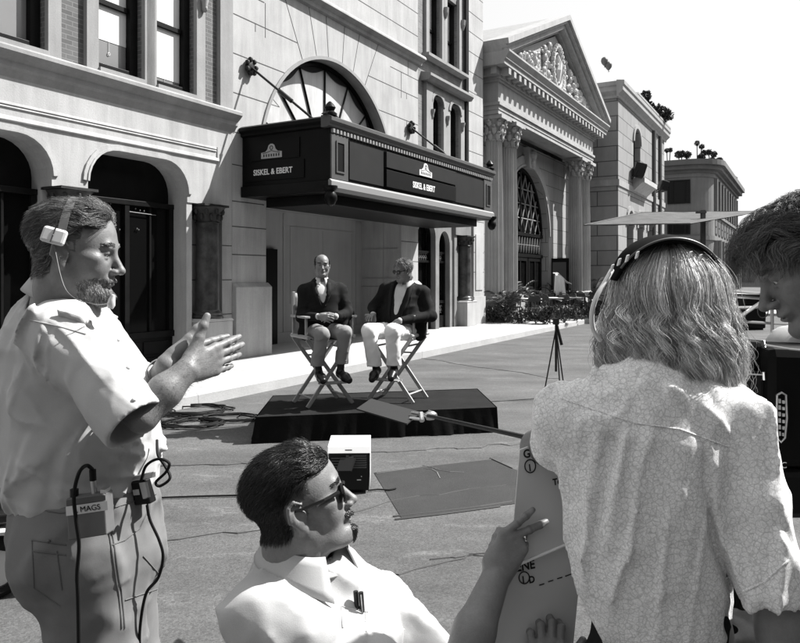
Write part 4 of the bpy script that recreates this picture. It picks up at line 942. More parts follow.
r4 = [(65.0, -0.2, 0.5, 0.5, 3, 'low shrub tucked under the tall thin one on the corner building roof'), (68.0, -0.9, 0.5, 0.5, 3, 'low shrub on the corner building roof just past its rounded corner'), (73.0, -0.9, 0.5, 0.6, 3, 'low shrub along the street front of the corner building roof'), (78.0, -0.9, 0.6, 0.6, 3, 'shrub farther along the street front of the corner building roof'), (64.4, 4.5, 0.7, 0.55, 2, 'low dark shrub at the left end of the corner building roof'), (64.4, 3.0, 1.6, 0.45, 2, 'thin two-headed shrub near the left end of the corner building roof'), (64.6, 1.8, 0.9, 0.7, 3, 'broad dark shrub in the middle of the corner building roof'), (65.2, 0.4, 2.2, 0.5, 2, 'tall thin shrub above the rounded corner of the distant building'), (66.5, -0.6, 1.2, 0.6, 3, 'shrub right of the tall thin one on the corner building roof'), (69.5, -0.8, 0.6, 0.6, 2, 'small shrub over the front of the corner building'), (86.0, -0.8, 0.8, 0.8, 3, 'farthest shrub on the corner building roof')]
for i, a in enumerate(r4): topiary(a[5], a[0], a[1], 12.9, a[2]*.85, a[3]*.75, 60+i, a[4])
for k, (u, v, lab) in enumerate(((604.5, 61.5, 'upper of two small dark balloons in the sky over the bank'), (608.5, 66, 'lower of two small dark balloons in the sky over the bank'))):
    p = W(u, v, 40.0); o = empty('balloon', lab, 'balloon', tuple(p), 0, 'balloons in the sky')
    g = MB(); g.lathe((0, 0, 0), [(0.0, -0.26), (0.08, -0.2), (0.17, -0.08), (0.2, 0.04), (0.17, 0.16), (0.09, 0.23), (0.0, 0.25)], 12, cap=False); g.build('skin', M['plastic_grey'], o, smooth=True)
    MB().tube([(0, 0, -0.24), (0.02, 0, -0.3), (0.0, 0.02, -0.34)], [0.02, 0.035, 0.01], 6).build('knot', M['plastic_grey'], o)
# ================================================================ SUNSHADE PANEL ON A POST
def awn_mat():
    m = mat('mottled_matting', 0.062, 0.9, var=0.55, scale=1.6, fine=0.5, bscale=22); return m
YS = 28.0
c = W(703, 221, YS); o = empty('sunshade', 'flat mottled woven sunshade panel on a dark post', 'sunshade', (c[0], c[1], 0), 0)
zc = c[2]; g = MB(); nn = 14; vs = []
A_ = np.array([[W(584, 225, YS*.93), W(690, 223.5, YS*.9)], [W(640, 212.5, YS*1.17), W(764, 211, YS*1.13)]])
for i in range(nn+1):
    for j in range(nn+1):
        t, q = i/nn, j/nn; p = (A_[0][0]*(1-q)+A_[0][1]*q)*(1-t)+(A_[1][0]*(1-q)+A_[1][1]*q)*t
        p = p+np.array([0, 0, -0.05*math.sin(PI*t)*math.sin(PI*q)+0.012*math.sin(i*2.1+j*1.3)]); vs.append(p-np.array([c[0], c[1], 0]))
g.add(vs, [(i*(nn+1)+j, i*(nn+1)+j+1, (i+1)*(nn+1)+j+1, (i+1)*(nn+1)+j) for i in range(nn) for j in range(nn)])
cl_ = g.build('matting', awn_mat(), o, smooth=True); md = cl_.modifiers.new('s', 'SOLIDIFY'); md.thickness = 0.03
g = MB(); cs = [A_[0][0], A_[0][1], A_[1][1], A_[1][0]]; cs = [p-np.array([c[0], c[1], 0.0]) for p in cs]
for i in range(4): g.tube([cs[i], cs[(i+1) % 4]], 0.018, 6)
g.build('rim', M['bark'], o)
g = MB(); g.box(-0.075, 0.075, -0.075, 0.075, 0.08, zc+0.42); g.box(-0.25, 0.1, -0.1, 0.1, zc+0.3, zc+0.38); g.build('post', M['bark'], o)
g = MB(); g.lathe((0, 0, 0), [(0.3, 0), (0.3, 0.06), (0.08, 0.1)], 20); g.build('base', M['metal_dark'], o)
# ================================================================ BARRIER, BIN
o = empty('metal_barrier', 'pale metal barrier rails behind the man at the right edge', 'barrier', tuple(gp(750, 345)), 0)
b0 = np.array(gp(750, 345)); g = MB()
def rel(u, v, y): return W(u, v, y)-b0
for a, b in (((730, 291), (800, 296)), ((725, 296), (800, 301)), ((728, 308), (800, 306)), ((733, 321), (800, 325))): g.tube([rel(a[0], a[1], 9.8), rel(b[0], b[1], 10.6)], 0.022, 6)
g.tube([rel(738, 318, 9.8), rel(766, 299, 10.1)], 0.025, 6); g.build('rail', M['metal'], o)
g = MB()
for u in (728, 772, 800): 
    p = rel(u, 345, 10.2); g.tube([(p[0], p[1], -0.0), (p[0], p[1], 1.45)], 0.025, 6)
g.build('post', M['metal'], o)
p = S2W(44, -7.5, 0); q = gp(751, 305); q = W(751, 0, 22); o = empty('litter_bin', 'dark square litter bin on the pavement at the end of the street', 'bin', (q[0], q[1], 0), 0)
g = MB(); g.prism([(-0.3, 0.05), (0.3, 0.05), (0.33, 0.95), (-0.33, 0.95)], -0.3, 0.3); g.build('bin_body', M['plastic_black'], o, bevel=0.03)
g = MB(); g.box(-0.36, 0.36, -0.34, 0.34, 0.95, 1.08); MB().box(-0.25, 0.25, -0.25, 0.25, 0, 0.05).build('bin_foot', M['plastic_black'], o); g.build('bin_lid', M['plastic_black'], o, bevel=0.03)
# far sidewalk
g = MB(); g.prism([tuple(gp(690, 316)[:2]), tuple(gp(860, 316)[:2]), tuple(gp(860, 293)[:2]), tuple(gp(690, 293)[:2])], 0.005, 0.1, 'z'); tag(g.build('pavement', M['concrete']), kind='structure')
# ================================================================ STAGE PLATFORM
BL, BR, FL, FR = np.array([-1.44, 8.17]), np.array([0.93, 8.68]), np.array([-1.385, 6.92]), np.array([1.0, 7.44])
o = empty('platform', 'low platform draped in black cloth under the two folding chairs', 'platform', (-0.22, 7.8, 0), 0); oc = np.array([-0.22, 7.8])
M['drape'] = mat('black_drape', 0.005, 0.9, spec=0.1, var=0.5, scale=3, bump=0.25, bscale=14)
M['carpet'] = mat('dark_platform_carpet', 0.014, 0.95, spec=0.1, var=0.3, scale=4, fine=0.3, bscale=90)
g = MB(); poly = [FL, FR, BR, BL]; g.prism([tuple(p-oc) for p in poly], 0.20, 0.25, 'z'); g.build('deck', M['carpet'], o, bevel=0.006)
g = MB(); per = []
for a, b in zip(poly, poly[1:]+poly[:1]):
    for t in np.linspace(0, 1, 60)[:-1]: per.append(a+(b-a)*t)
n = len(per); cen = sum(poly)/4; vs = []
rr = np.random.RandomState(2); ph = rr.rand(8)*6
for j in range(7):
    t = j/6
    for i, p in enumerate(per):
        d = p-cen; d = d/np.linalg.norm(d); w = 0.004+t*(0.035+0.018*math.sin(i*0.55+ph[0])+0.014*math.sin(i*1.7+ph[1])+0.02*math.sin(i*0.17))
        vs.append(((p+d*w-oc)[0], (p+d*w-oc)[1], 0.255-0.25*t+(0.0)))
g.add(vs, [(j*n+i, j*n+(i+1) % n, (j+1)*n+(i+1) % n, (j+1)*n+i) for j in range(6) for i in range(n)]); g.build('drape', M['drape'], o, smooth=True)
# ================================================================ DIRECTOR'S CHAIRS
M['chair_wood'] = mat('varnished_chair_wood', 0.3, 0.45, var=0.15, scale=9)
M['canvas'] = mat('pale_canvas', 0.42, 0.9, bump=0.15, bscale=150)
M['canvas_dark'] = mat('dark_canvas', 0.03, 0.9, bump=0.15, bscale=150)
def director_chair(label, c, front, back_m):
    """tall folding chair; front = unit vector it faces (ground)"""
    f = np.array(front)/np.linalg.norm(front); rz = math.atan2(f[1], f[0])+PI/2      # local -y is the front
    o = empty('folding_chair', label, 'chair', (c[0], c[1], 0.252), rz, 'tall folding chairs on the platform')
    hw, hd, sh = 0.265, 0.19, 0.72
    def bar(a, b, w=0.017, t=0.011):
        a, b = np.array(a, float), np.array(b, float); d = (b-a)/2; u = np.cross(d, [0, 1, 0]); u /= np.linalg.norm(u)+1e-9; v = np.cross(d, u); v /= np.linalg.norm(v)+1e-9
        return MB().obox((a+b)/2, d, u*w, v*t)
    for y in (-hd, hd):
        for sg in (1, -1): bar((sg*hw, y+0.012*sg, 0.0), (-sg*hw*0.98, y+0.012*sg, sh-0.02), 0.02).build('leg', M['chair_wood'], o, bevel=0.003)
    g = MB()
    for sg in (1, -1): g.tube([(sg*hw*0.98, -hd-0.04, sh), (sg*hw*0.98, hd+0.05, sh)], 0.021, 8)
    g.build('side_rail', M['chair_wood'], o, smooth=True)
    for z, k in ((0.20, 0.62), (0.46, -0.1)):
        pass
    g = MB(); g.tube([(-hw*0.55, -hd-0.02, 0.245), (hw*0.55, -hd-0.02, 0.245)], 0.012, 6); 
    for sg in (1, -1): g.tube([(sg*hw*0.76, -hd, 0.085), (sg*hw*0.76, hd, 0.085)], 0.011, 6); g.tube([(sg*hw*0.62, -hd, 0.6), (sg*hw*0.62, hd, 0.6)], 0.011, 6)
    g.box(-hw*0.52, hw*0.52, -hd-0.11, -hd-0.02, 0.235, 0.25); g.tube([(-hw*0.35, hd, 0.5), (hw*0.35, hd, 0.5)], 0.011, 6)
    g.pieces('rung', M['chair_wood'], o)
    for sg in (1, -1):
        MB().box(sg*hw*0.98-0.014, sg*hw*0.98+0.014, hd-0.01, hd+0.02, sh, sh+0.47).build('back_post', M['chair_wood'], o, bevel=0.004)
        a = MB(); a.box(sg*hw*1.02-0.03, sg*hw*1.02+0.03, -hd-0.03, hd+0.0, sh+0.2, sh+0.222); a.box(sg*hw-0.012, sg*hw+0.012, -hd+0.01, -hd+0.035, sh, sh+0.2); a.build('armrest', M['chair_wood'], o, bevel=0.004)
    g = MB(); n = 8; vs = []
    for i in range(n+1):
        x = -hw+2*hw*i/n
        for y in (-hd-0.03, -hd/2, 0, hd/2, hd+0.03): vs.append((x, y, sh+0.018-0.05*(1-(x/hw)**2)))
    g.add(vs, [(i*5+j, (i+1)*5+j, (i+1)*5+j+1, i*5+j+1) for i in range(n) for j in range(4)]); s_ = g.build('seat', M['canvas'], o, smooth=True); s_.modifiers.new('s', 'SOLIDIFY').thickness = 0.012
    g = MB(); vs = []
    for i in range(n+1):
        x = -hw+2*hw*i/n
        for z in (0.27, 0.32, 0.4, 0.455): vs.append((x, hd+0.012+0.03*(1-(x/hw)**2), sh+z))
    g.add(vs, [(i*4+j, (i+1)*4+j, (i+1)*4+j+1, i*4+j+1) for i in range(n) for j in range(3)]); b_ = g.build('backrest', back_m, o, smooth=True); b_.modifiers.new('s', 'SOLIDIFY').thickness = 0.012
    return o
CH1, F1 = np.array([-0.825, 7.72]), np.array([0.50, -0.866]); CH2, F2 = np.array([-0.025, 7.95]), np.array([-0.42, -0.907])
director_chair('tall folding chair holding the man with clasped hands', CH1, F1, M['canvas'])
director_chair('tall folding chair holding the man in white trousers', CH2, F2, M['canvas'])
# ================================================================ MONITOR, CABLES, STANDS
c = gp(348, 494); o = empty('monitor', 'small boxy monitor with a white top standing on the road', 'monitor', (c[0], c[1]+0.2, 0), 0.03)
g = MB(); g.prism([(-0.148, 0.02), (0.148, 0.02), (0.15, 0.30), (-0.15, 0.30)], -0.195, 0.2); bd = g.build('case', M['plastic_black'], o, bevel=0.012)
g = MB(); g.prism([(-0.205, 0.30), (0.205, 0.30), (0.205, 0.345), (-0.175, 0.345)], -0.158, 0.158, 'x'); g.box(0.152, 0.158, -0.19, 0.2, 0.05, 0.299); tp = g.build('top_cover', M['plastic_white'], o, bevel=0.008)
g = MB()
for k in range(6): g.box(0.02, 0.13, -0.2, -0.196, 0.19+0.017*k, 0.199+0.017*k); 
for k in range(4): g.box(-0.13, -0.02, -0.2, -0.196, 0.2+0.02*k, 0.206+0.02*k)
g.box(-0.02, 0.0, -0.2, -0.196, 0.255, 0.285); g.build('vent_slot', M['plastic_grey'], o)
g = MB(); g.box(0.0, 0.035, -0.201, -0.196, 0.26, 0.272); g.box(0.06, 0.09, -0.201, -0.196, 0.1, 0.106); g.box(0.09, 0.096, -0.201, -0.196, 0.125, 0.131); g.build('nameplate', M['plastic_white'], o)
g = MB(); g.box(-0.028, 0.024, -0.206, -0.202, 0.3405-0.02, 0.343-0.014); g.build('badge', M['plastic_grey'], tp)
g = MB(); g.tube([(0.055, -0.21, 0.27), (0.02, -0.28, 0.19), (0.0, -0.2, 0.19)], 0.005, 5); g.add([(0.055, -0.205, 0.27), (0.02, -0.28, 0.19), (-0.09, -0.28, 0.19), (-0.06, -0.205, 0.27)], [(0, 1, 2, 3)]); q = g.build('tilt_flap', M['plastic_black'], o); q.modifiers.new('s', 'SOLIDIFY').thickness = 0.004
def cable(label, pts, r, m='rubber', name='cable'):
    g = MB(); P = [np.array(p, float) for p in pts]; out = []
    for i in range(len(P)-1):
        p0, p1, p2, p3 = P[max(i-1, 0)], P[i], P[i+1], P[min(i+2, len(P)-1)]
        for t in np.linspace(0, 1, 7)[:-1]: out.append(0.5*((2*p1)+(p2-p0)*t+(2*p0-5*p1+4*p2-p3)*t*t+(3*p1-p0-3*p2+p3)*t**3))
    out.append(P[-1]); g.tube(out, r, 7); return tag(g.build(name, M[m], smooth=True), label, 'cable')
def gz(u, v, z=0.012): p = gp(u, v); return (p[0], p[1], z)
cable('thin black cable across the road from the monitor towards the standing man', [gz(20, 505), gz(120, 501), (gz(170, 499)), gz(215, 497.5), gz(260, 496.5), gz(300, 494), (gz(335, 490))], 0.007)
cable('thin cable on the road right of the monitor', [gz(368, 492), gz(378, 491), gz(388, 491.5), gz(396, 490)], 0.006)
cable('thin dark cable lying on the road at the left edge of the picture', [gz(-5, 503), gz(20, 500), gz(45, 506), gz(80, 503)], 0.007)
def coil(label, u, v, rx, ry, n, seed, r=0.009):
    rr = np.random.RandomState(seed); c = gp(u, v); pts = []
    for k in range(n*9):
        t = 2*PI*k/9; q = 1+0.28*rr.randn()*0.6; pts.append((c[0]+rx*q*math.cos(t)+0.08*rr.randn()*rx, c[1]+ry*q*math.sin(t), 0.014+0.003*(k % 5)+0.012*rr.rand()))
    return cable(label, pts, r)
coil('loose heap of cable lying beside the kerb', 196, 411, 0.34, 0.28, 5, 1); coil('flat coil of cable in front of the kerb heap', 192, 425, 0.3, 0.22, 5, 4); coil('tangled coil of cable next to the platform', 228, 419.5, 0.3, 0.2, 4, 6); 
cable('two-strand cable running from the coils under the platform', [gz(200, 424), gz(230, 421), gz(250, 421), gz(262, 420)], 0.008); coil('pale cable loops nearest the standing man', 172, 421, 0.22, 0.2, 4, 9, 0.008)
c = gp(556, 398); o = empty('tripod_stand', 'thin black tripod stand on the road by the terrace corner', 'stand', (c[0], c[1], 0), 0.4)
MB().tube([(0, 0, 0.35), (0.0, 0, 1.02)], 0.016, 8).build('column', M['metal_dark'], o); g = MB(); g.box(-0.03, 0.03, -0.03, 0.03, 0.97, 1.05); g.tube([(0, 0, 1.0), (0.09, 0, 0.7)], 0.02, 6); g.build('head', M['metal_dark'], o)
for a in (2.8, 0.6, 4.9): MB().tube([(0, 0, 0.92), (0.17*math.cos(a), 0.17*math.sin(a), 0.01)], 0.009, 6).build('leg', M['metal_dark'], o)
# flag on an arm
c = W(426, 415.5, 3.0); o = empty('light_flag', 'small dark rectangular flag on a long thin black arm', 'light flag', tuple(c), 0)
q = [W(356.5, 408.5, 3.1)-c, W(371, 398.5, 3.45)-c, W(421, 412, 3.2)-c, W(407, 423.5, 2.95)-c]
g = MB(); g.add(q, [(0, 1, 2, 3)]); p_ = g.build('flag_cloth', mat('dark_flag_cloth', 0.008, 0.8), o); p_.modifiers.new('s', 'SOLIDIFY').thickness = 0.006
g = MB(); g.tube([W(412, 412.5, 3.1)-c, W(424, 414.5, 3.03)-c], 0.007, 6); g.tube([W(410, 418, 3.03)-c, W(424, 419.5, 3.0)-c], 0.007, 6); g.ell((0.02, 0, 0.0), (0.028, 0.022, 0.02), 8, 6); g.tube([W(421, 413, 3.03)-c, W(422, 421, 3.0)-c], 0.011, 6); g.tube([W(430, 410.5, 3.0)-c, W(428, 420, 3.0)-c], 0.008, 6); g.build('clamp', M['metal'], o, smooth=True)
g = MB(); g.tube([W(427, 415.5, 3.0)-c, W(531, 438.5, 2.0)-c, W(600, 458, 1.62)-c], 0.0075, 7); g.build('arm', M['metal_dark'], o)
# wheeled cart at the left edge
c = gp(-9, 598); o = empty('equipment_cart', 'wheeled cart with a white fender cut off by the left edge of the picture', 'cart', (c[0], c[1], 0), 0.5)
def wheel(x, y, par):
    g = MB(); prof = [(0.095, -0.04), (0.12, -0.05), (0.145, -0.035), (0.15, 0), (0.145, 0.035), (0.12, 0.05), (0.095, 0.04)]
    vs = []; n = 28
    for r, q in prof:
        for k in range(n): a = 2*PI*k/n; vs.append((x+r*math.cos(a), y+q, 0.15+r*math.sin(a)))
    g.add(vs, [(i*n+k, i*n+(k+1) % n, (i+1)*n+(k+1) % n, (i+1)*n+k) for i in range(6) for k in range(n)]); w = g.build('wheel', M['rubber'], par, smooth=True)
    g = MB(); 
    vs = []
    for r, q in ((0.0, -0.03), (0.06, -0.035), (0.1, -0.03), (0.1, 0.03), (0.0, 0.03)):
        for k in range(n): a = 2*PI*k/n; vs.append((x+r*math.cos(a), y+q, 0.15+r*math.sin(a)))
    g.add(vs, [(i*n+k, i*n+(k+1) % n, (i+1)*n+(k+1) % n, (i+1)*n+k) for i in range(4) for k in range(n)]); g.build('rim', M['metal'], w, smooth=True)
for x, y in ((0.02, 0), (-1.1, 0), (0.02, 0.7), (-1.1, 0.7)): wheel(x, y, o)
g = MB(); pts = [(0.02+0.19*math.cos(t), 0.15+0.19*math.sin(t)) for t in np.linspace(-0.15, PI, 16)]
for (x0, z0), (x1, z1) in zip(pts[:-1], pts[1:]): g.prism([(x0, z0), (x1, z1), (x1*1.0+(x1-0.02)*0.06, z1+(z1-0.15)*0.06), (x0+(x0-0.02)*0.06, z0+(z0-0.15)*0.06)], -0.08, 0.08)
g.build('fender', M['plastic_white'], o, bevel=0.005)
g = MB(); g.box(-1.3, 0.2, -0.04, 0.74, 0.37, 0.42); g.build('deck', M['plastic_black'], o, bevel=0.01); g = MB(); g.box(-1.2, -0.05, 0.05, 0.65, 0.42, 0.46); g.tube([(0.12, 0.02, 0.42), (0.14, 0.02, 0.52), (0.1, 0.3, 0.52), (0.12, 0.6, 0.42)], 0.015, 6); g.tube([(0.15, -0.06, 0.32), (0.19, -0.06, 0.25)], 0.02, 6); g.build('frame', M['metal_dark'], o)
# ================================================================ SCULPTING TOOLS (signed distance fields -> one continuous surface)
def nrm(v): v = np.asarray(v, float); return v/(np.linalg.norm(v)+1e-12)
def vnoise(P, seed=0):
    """smooth lattice noise in [-1,1] at points P (n,3)"""
    rs = np.random.RandomState(seed); T = rs.uniform(-1, 1, (32, 32, 32)).astype(np.float32)
    f = np.floor(P).astype(np.int32); t = (P-f).astype(np.float32); t = t*t*(3-2*t); f &= 31; g = (f+1) & 31
    x0, y0, z0 = f[..., 0], f[..., 1], f[..., 2]; x1, y1, z1 = g[..., 0], g[..., 1], g[..., 2]; tx, ty, tz = t[..., 0], t[..., 1], t[..., 2]
    a = T[x0, y0, z0]*(1-tx)+T[x1, y0, z0]*tx; b = T[x0, y1, z0]*(1-tx)+T[x1, y1, z0]*tx
    c = T[x0, y0, z1]*(1-tx)+T[x1, y0, z1]*tx; d = T[x0, y1, z1]*(1-tx)+T[x1, y1, z1]*tx
    return (a*(1-ty)+b*ty)*(1-tz)+(c*(1-ty)+d*ty)*tz
class SDF:
    def __init__(s, lo, hi, res):
        s.lo = np.asarray(lo, float); s.res = res; s.n = np.ceil((np.asarray(hi, float)-s.lo)/res).astype(int)+1
        s.D = np.full(s.n, 0.5, np.float32); s.o = np.zeros(3); s.R = np.eye(3); s.s = 1.0; s.nails = []; s.creases = []
    def frame(s, o=(0, 0, 0), R=None, sc=1.0): s.o = np.asarray(o, float); s.R = np.eye(3) if R is None else np.asarray(R, float); s.s = sc; return s
    def tw(s, p): return s.o+s.R@(np.asarray(p, float)*s.s)
    def _put(s, lo, hi, fn, k, op):
        m = k+2*s.res+0.002; i0 = np.maximum(np.floor((lo-m-s.lo)/s.res).astype(int), 0); i1 = np.minimum(np.ceil((hi+m-s.lo)/s.res).astype(int)+1, s.n)
        if (i1 <= i0).any(): return
        ax = [s.lo[a]+np.arange(i0[a], i1[a])*s.res for a in range(3)]
        X, Y, Z = np.meshgrid(*ax, indexing='ij', sparse=True)
        d = fn(X, Y, Z).astype(np.float32); sl = tuple(slice(i0[a], i1[a]) for a in range(3)); o = s.D[sl]
        if op == 'add':
            if k > 1e-6: h = np.maximum(k-np.abs(o-d), 0)/k; s.D[sl] = np.minimum(o, d)-h*h*k*0.25
            else: s.D[sl] = np.minimum(o, d)
        else:
            d = -d
            if k > 1e-6: h = np.maximum(k-np.abs(o-d), 0)/k; s.D[sl] = np.maximum(o, d)+h*h*k*0.25
            else: s.D[sl] = np.maximum(o, d)
    def cone(s, a, b, ra, rb, k=0.01, op='add', flat=None):
        a, b = s.tw(a), s.tw(b); ra, rb, k = ra*s.s, rb*s.s, k*s.s; ab = b-a; L2 = ab@ab+1e-12; r = max(ra, rb)
        if flat is not None: fd = s.R@nrm(flat[0]); ff = 1/flat[1]-1; grow = max(1.0, flat[1])
        else: grow = 1.0
        def fn(X, Y, Z):
            x, y, z = X-a[0], Y-a[1], Z-a[2]; t = np.clip((x*ab[0]+y*ab[1]+z*ab[2])/L2, 0, 1)
            x, y, z = x-t*ab[0], y-t*ab[1], z-t*ab[2]
            if flat is not None:
                q = (x*fd[0]+y*fd[1]+z*fd[2])*ff; x, y, z = x+q*fd[0], y+q*fd[1], z+q*fd[2]
            return np.sqrt(x*x+y*y+z*z)-(ra+(rb-ra)*t)
        s._put(np.minimum(a, b)-r*grow, np.maximum(a, b)+r*grow, fn, k, op); return s
    def chain(s, pts, rs, k=0.01, op='add', flat=None):
        for i in range(len(pts)-1): s.cone(pts[i], pts[i+1], rs[i], rs[i+1], k, op, flat)
        return s
    def ell(s, c, r, k=0.01, op='add', R=None):
        c = s.tw(c); r = np.asarray(r, float)*s.s; k = k*s.s; Q = s.R if R is None else s.R@np.asarray(R, float); e = np.sqrt(((Q*r)**2).sum(1))
        def fn(X, Y, Z):
            x, y, z = X-c[0], Y-c[1], Z-c[2]; k0 = 0; k1 = 0
            for i in range(3):
                p = x*Q[0, i]+y*Q[1, i]+z*Q[2, i]; k0 = k0+(p/r[i])**2; k1 = k1+(p/r[i]**2)**2
            k0 = np.sqrt(k0); return k0*(k0-1)/(np.sqrt(k1)+1e-9)
        s._put(c-e, c+e, fn, k, op); return s
    def box(s, c, h, rad=0.01, k=0.01, op='add', R=None):
        c = s.tw(c); h = np.asarray(h, float)*s.s; rad *= s.s; k *= s.s; Q = s.R if R is None else s.R@np.asarray(R, float); e = (np.abs(Q)*h).sum(1)+rad
        def fn(X, Y, Z):
            x, y, z = X-c[0], Y-c[1], Z-c[2]; o = 0; mx = None
            for i in range(3):
                q = np.abs(x*Q[0, i]+y*Q[1, i]+z*Q[2, i])-(h[i]-rad); o = o+np.maximum(q, 0)**2; mx = q if mx is None else np.maximum(mx, q)
            return np.sqrt(o)+np.minimum(mx, 0)-rad
        s._put(c-e, c+e, fn, k, op); return s
    def half(s, p, n, k=0.0):        # cut away everything on the +n side of p
        p = s.tw(p); n = s.R@nrm(n)
        def fn(X, Y, Z): return -((X-p[0])*n[0]+(Y-p[1])*n[1]+(Z-p[2])*n[2])
        s._put(s.lo, s.lo+s.n*s.res, fn, k, 'sub'); return s
    def displace(s, fn, band=0.05):
        idx = np.argwhere(np.abs(s.D) < band)
        P = s.lo+idx*s.res; s.D[tuple(idx.T)] += fn(P).astype(np.float32); return s
    def mesh(s, smooth=1):
        V = s.D; S = V < 0; n = V.shape
        c = np.zeros(np.array(n)-1, np.int8)
        for i in (0, 1):
            for j in (0, 1):
                for k in (0, 1): c += S[i:n[0]-1+i, j:n[1]-1+j, k:n[2]-1+k]
        act = np.argwhere((c > 0) & (c < 8)); N = len(act); idm = np.full(c.shape, -1, np.int32); idm[tuple(act.T)] = np.arange(N)
        acc = np.zeros((N, 3)); cnt = np.zeros(N); cor = [(i, j, k) for i in (0, 1) for j in (0, 1) for k in (0, 1)]
        val = {q: V[act[:, 0]+q[0], act[:, 1]+q[1], act[:, 2]+q[2]] for q in cor}
        for q in cor:
            for a in range(3):
                if q[a] == 0:
                    w = list(q); w[a] = 1; w = tuple(w); v0, v1 = val[q], val[w]; m = (v0 < 0) != (v1 < 0); t = np.where(m, v0/(v0-v1+1e-20), 0)
                    p = np.tile(np.array(q, float), (N, 1)); p[:, a] = t; acc[m] += p[m]; cnt += m
        P = s.lo+(act+acc/np.maximum(cnt, 1)[:, None])*s.res; F = []
        for a in range(3):
            b, c2 = (a+1) % 3, (a+2) % 3; sl0 = [slice(None)]*3; sl1 = [slice(None)]*3; sl0[a] = slice(0, n[a]-1); sl1[a] = slice(1, n[a])
            A, B = S[tuple(sl0)], S[tuple(sl1)]; e = np.argwhere(A != B); e = e[(e[:, b] > 0) & (e[:, c2] > 0) & (e[:, b] < n[b]-1) & (e[:, c2] < n[c2]-1)]
            ins = A[tuple(e.T)]
            def g(db, dc): q = e.copy(); q[:, b] -= db; q[:, c2] -= dc; return idm[tuple(q.T)]
            f = np.stack([g(1, 1), g(0, 1), g(0, 0), g(1, 0)], 1); f[~ins] = f[~ins][:, ::-1]; F.append(f[(f >= 0).all(1)])
        F = np.concatenate(F)
        for _ in range(smooth):
            acc = np.zeros_like(P); cn = np.zeros(len(P))
            for i in range(4):
                for j in (1, 3): np.add.at(acc, F[:, i], P[F[:, (i+j) % 4]]); np.add.at(cn, F[:, i], 1)
            P = P*0.5+0.5*acc/np.maximum(cn, 1)[:, None]
        return P, F
def rot(yaw=0, pitch=0, roll=0):
    """face +x first; roll about x, pitch up about -y, yaw about z"""
    return np.array((Euler((0, 0, yaw)).to_matrix() @ Euler((0, -pitch, 0)).to_matrix() @ Euler((roll, 0, 0)).to_matrix()))
# ---------------------------------------------------------------- heads
def head_shape(S, wide=1.0, jaw=1.0, nose=1.0, brow=1.0, cheek=1.0, chin=1.0, double=0.0, lips=1.0):
    w = wide
    S.ell((-.016, 0, .036), (.098, .078*w, .083), 0.0)
    S.ell((.030, 0, .012), (.062, .066*w, .088), .03)
    S.ell((.028, 0, -.045), (.055, .056*w*jaw, .066), .03)
    for y in (1, -1):
        S.cone((-.004, y*.054*w*jaw, -.058), (.066, y*.014, -.104), .019, .017, .03)
        S.ell((.046, y*.04*w, -.03), (.034*cheek, .029*cheek, .034), .02)
        S.ell((.045, y*.058*w, -.012), (.028, .014, .012), .015)
    S.ell((.076, 0, -.101), (.021*chin, .024, .019), .016)
    if double: S.ell((.03, 0, -.105), (.05, .045*jaw, .03*double), .03)
    S.cone((.082, -.036*w, .019), (.082, .036*w, .019), .0095*brow, .0095*brow, .018)
    for y in (1, -1): S.ell((.098, y*.032*w, -.003), (.02, .0185, .0125), .014, 'sub')
    S.cone((.086, 0, .006), (.111*nose, 0, -.036), .0085, .0105, .012)
    S.ell((.112*nose, 0, -.039), (.0115, .011, .0095), .006)
    for y in (1, -1):
        S.ell((.0985, y*.0125, -.0425), (.012, .0075, .0078), .005)
        S.ell((.106*nose, y*.0065, -.0505), (.005, .0035, .004), .002, 'sub')
    S.ell((.083, 0, -.064), (.0165, .026, .015), .012)
    S.ell((.0935*(.5+.5*nose**0), 0, -.0655), (.0075*lips, .021, .0052), .006)
    S.ell((.0915, 0, -.0765), (.0085*lips, .018, .0062), .006)
    S.ell((.1015, 0, -.0708), (.014, .023, .0013), .003, 'sub')
    S.ell((.099, 0, -.087), (.009, .016, .005), .01, 'sub')
    for y in (1, -1):     # eyelids
        S.ell((.0735, y*.032*w, .0035), (.0145, .0165, .0098), .003)
        S.ell((.0725, y*.032*w, -.0085), (.0135, .0155, .0068), .003)
        S.ell((.0845, y*.032*w, -.0028), (.006, .0125, .0032), .002, 'sub')
    # ears
    for y in (1, -1):
        Re = np.array(Euler((y*0.12, -0.22, -y*0.42)).to_matrix())
        S.ell((-.014, y*.083*w, -.006), (.0195, .0062, .032), .005, R=Re)
        S.ell((-.009, y*.081*w, -.035), (.0095, .0055, .010), .006, R=Re)
        S.ell((-.008, y*.0915*w, -.007), (.0088, .0075, .016), .003, 'sub', R=Re)
        S.ell((-.015, y*.0905*w, .011), (.011, .0045, .008), .002, 'sub', R=Re)
        S.cone((-.031, y*.091*w, -.014), (-.026, y*.0915*w, .016), .0036, .0038, .003)
        S.cone((-.026, y*.0915*w, .016), (-.012, y*.089*w, .026), .0038, .0036, .003); S.cone((-.012, y*.089*w, .026), (.003, y*.081*w, .014), .0036, .003, .003)
        S.ell((.002, y*.0785*w, -.010), (.005, .005, .007), .004)
def neck_shape(S, r=.057, lean=.02, L=.17, k=.03):
    S.cone((-.028, 0, -.05), (-.028-lean, 0, -.05-L), r, r*1.08, k)
    for y in (1, -1): S.cone((-.005, y*.05, -.06), (.0-lean*0.4, y*.012, -.05-L), .016, .016, .03)
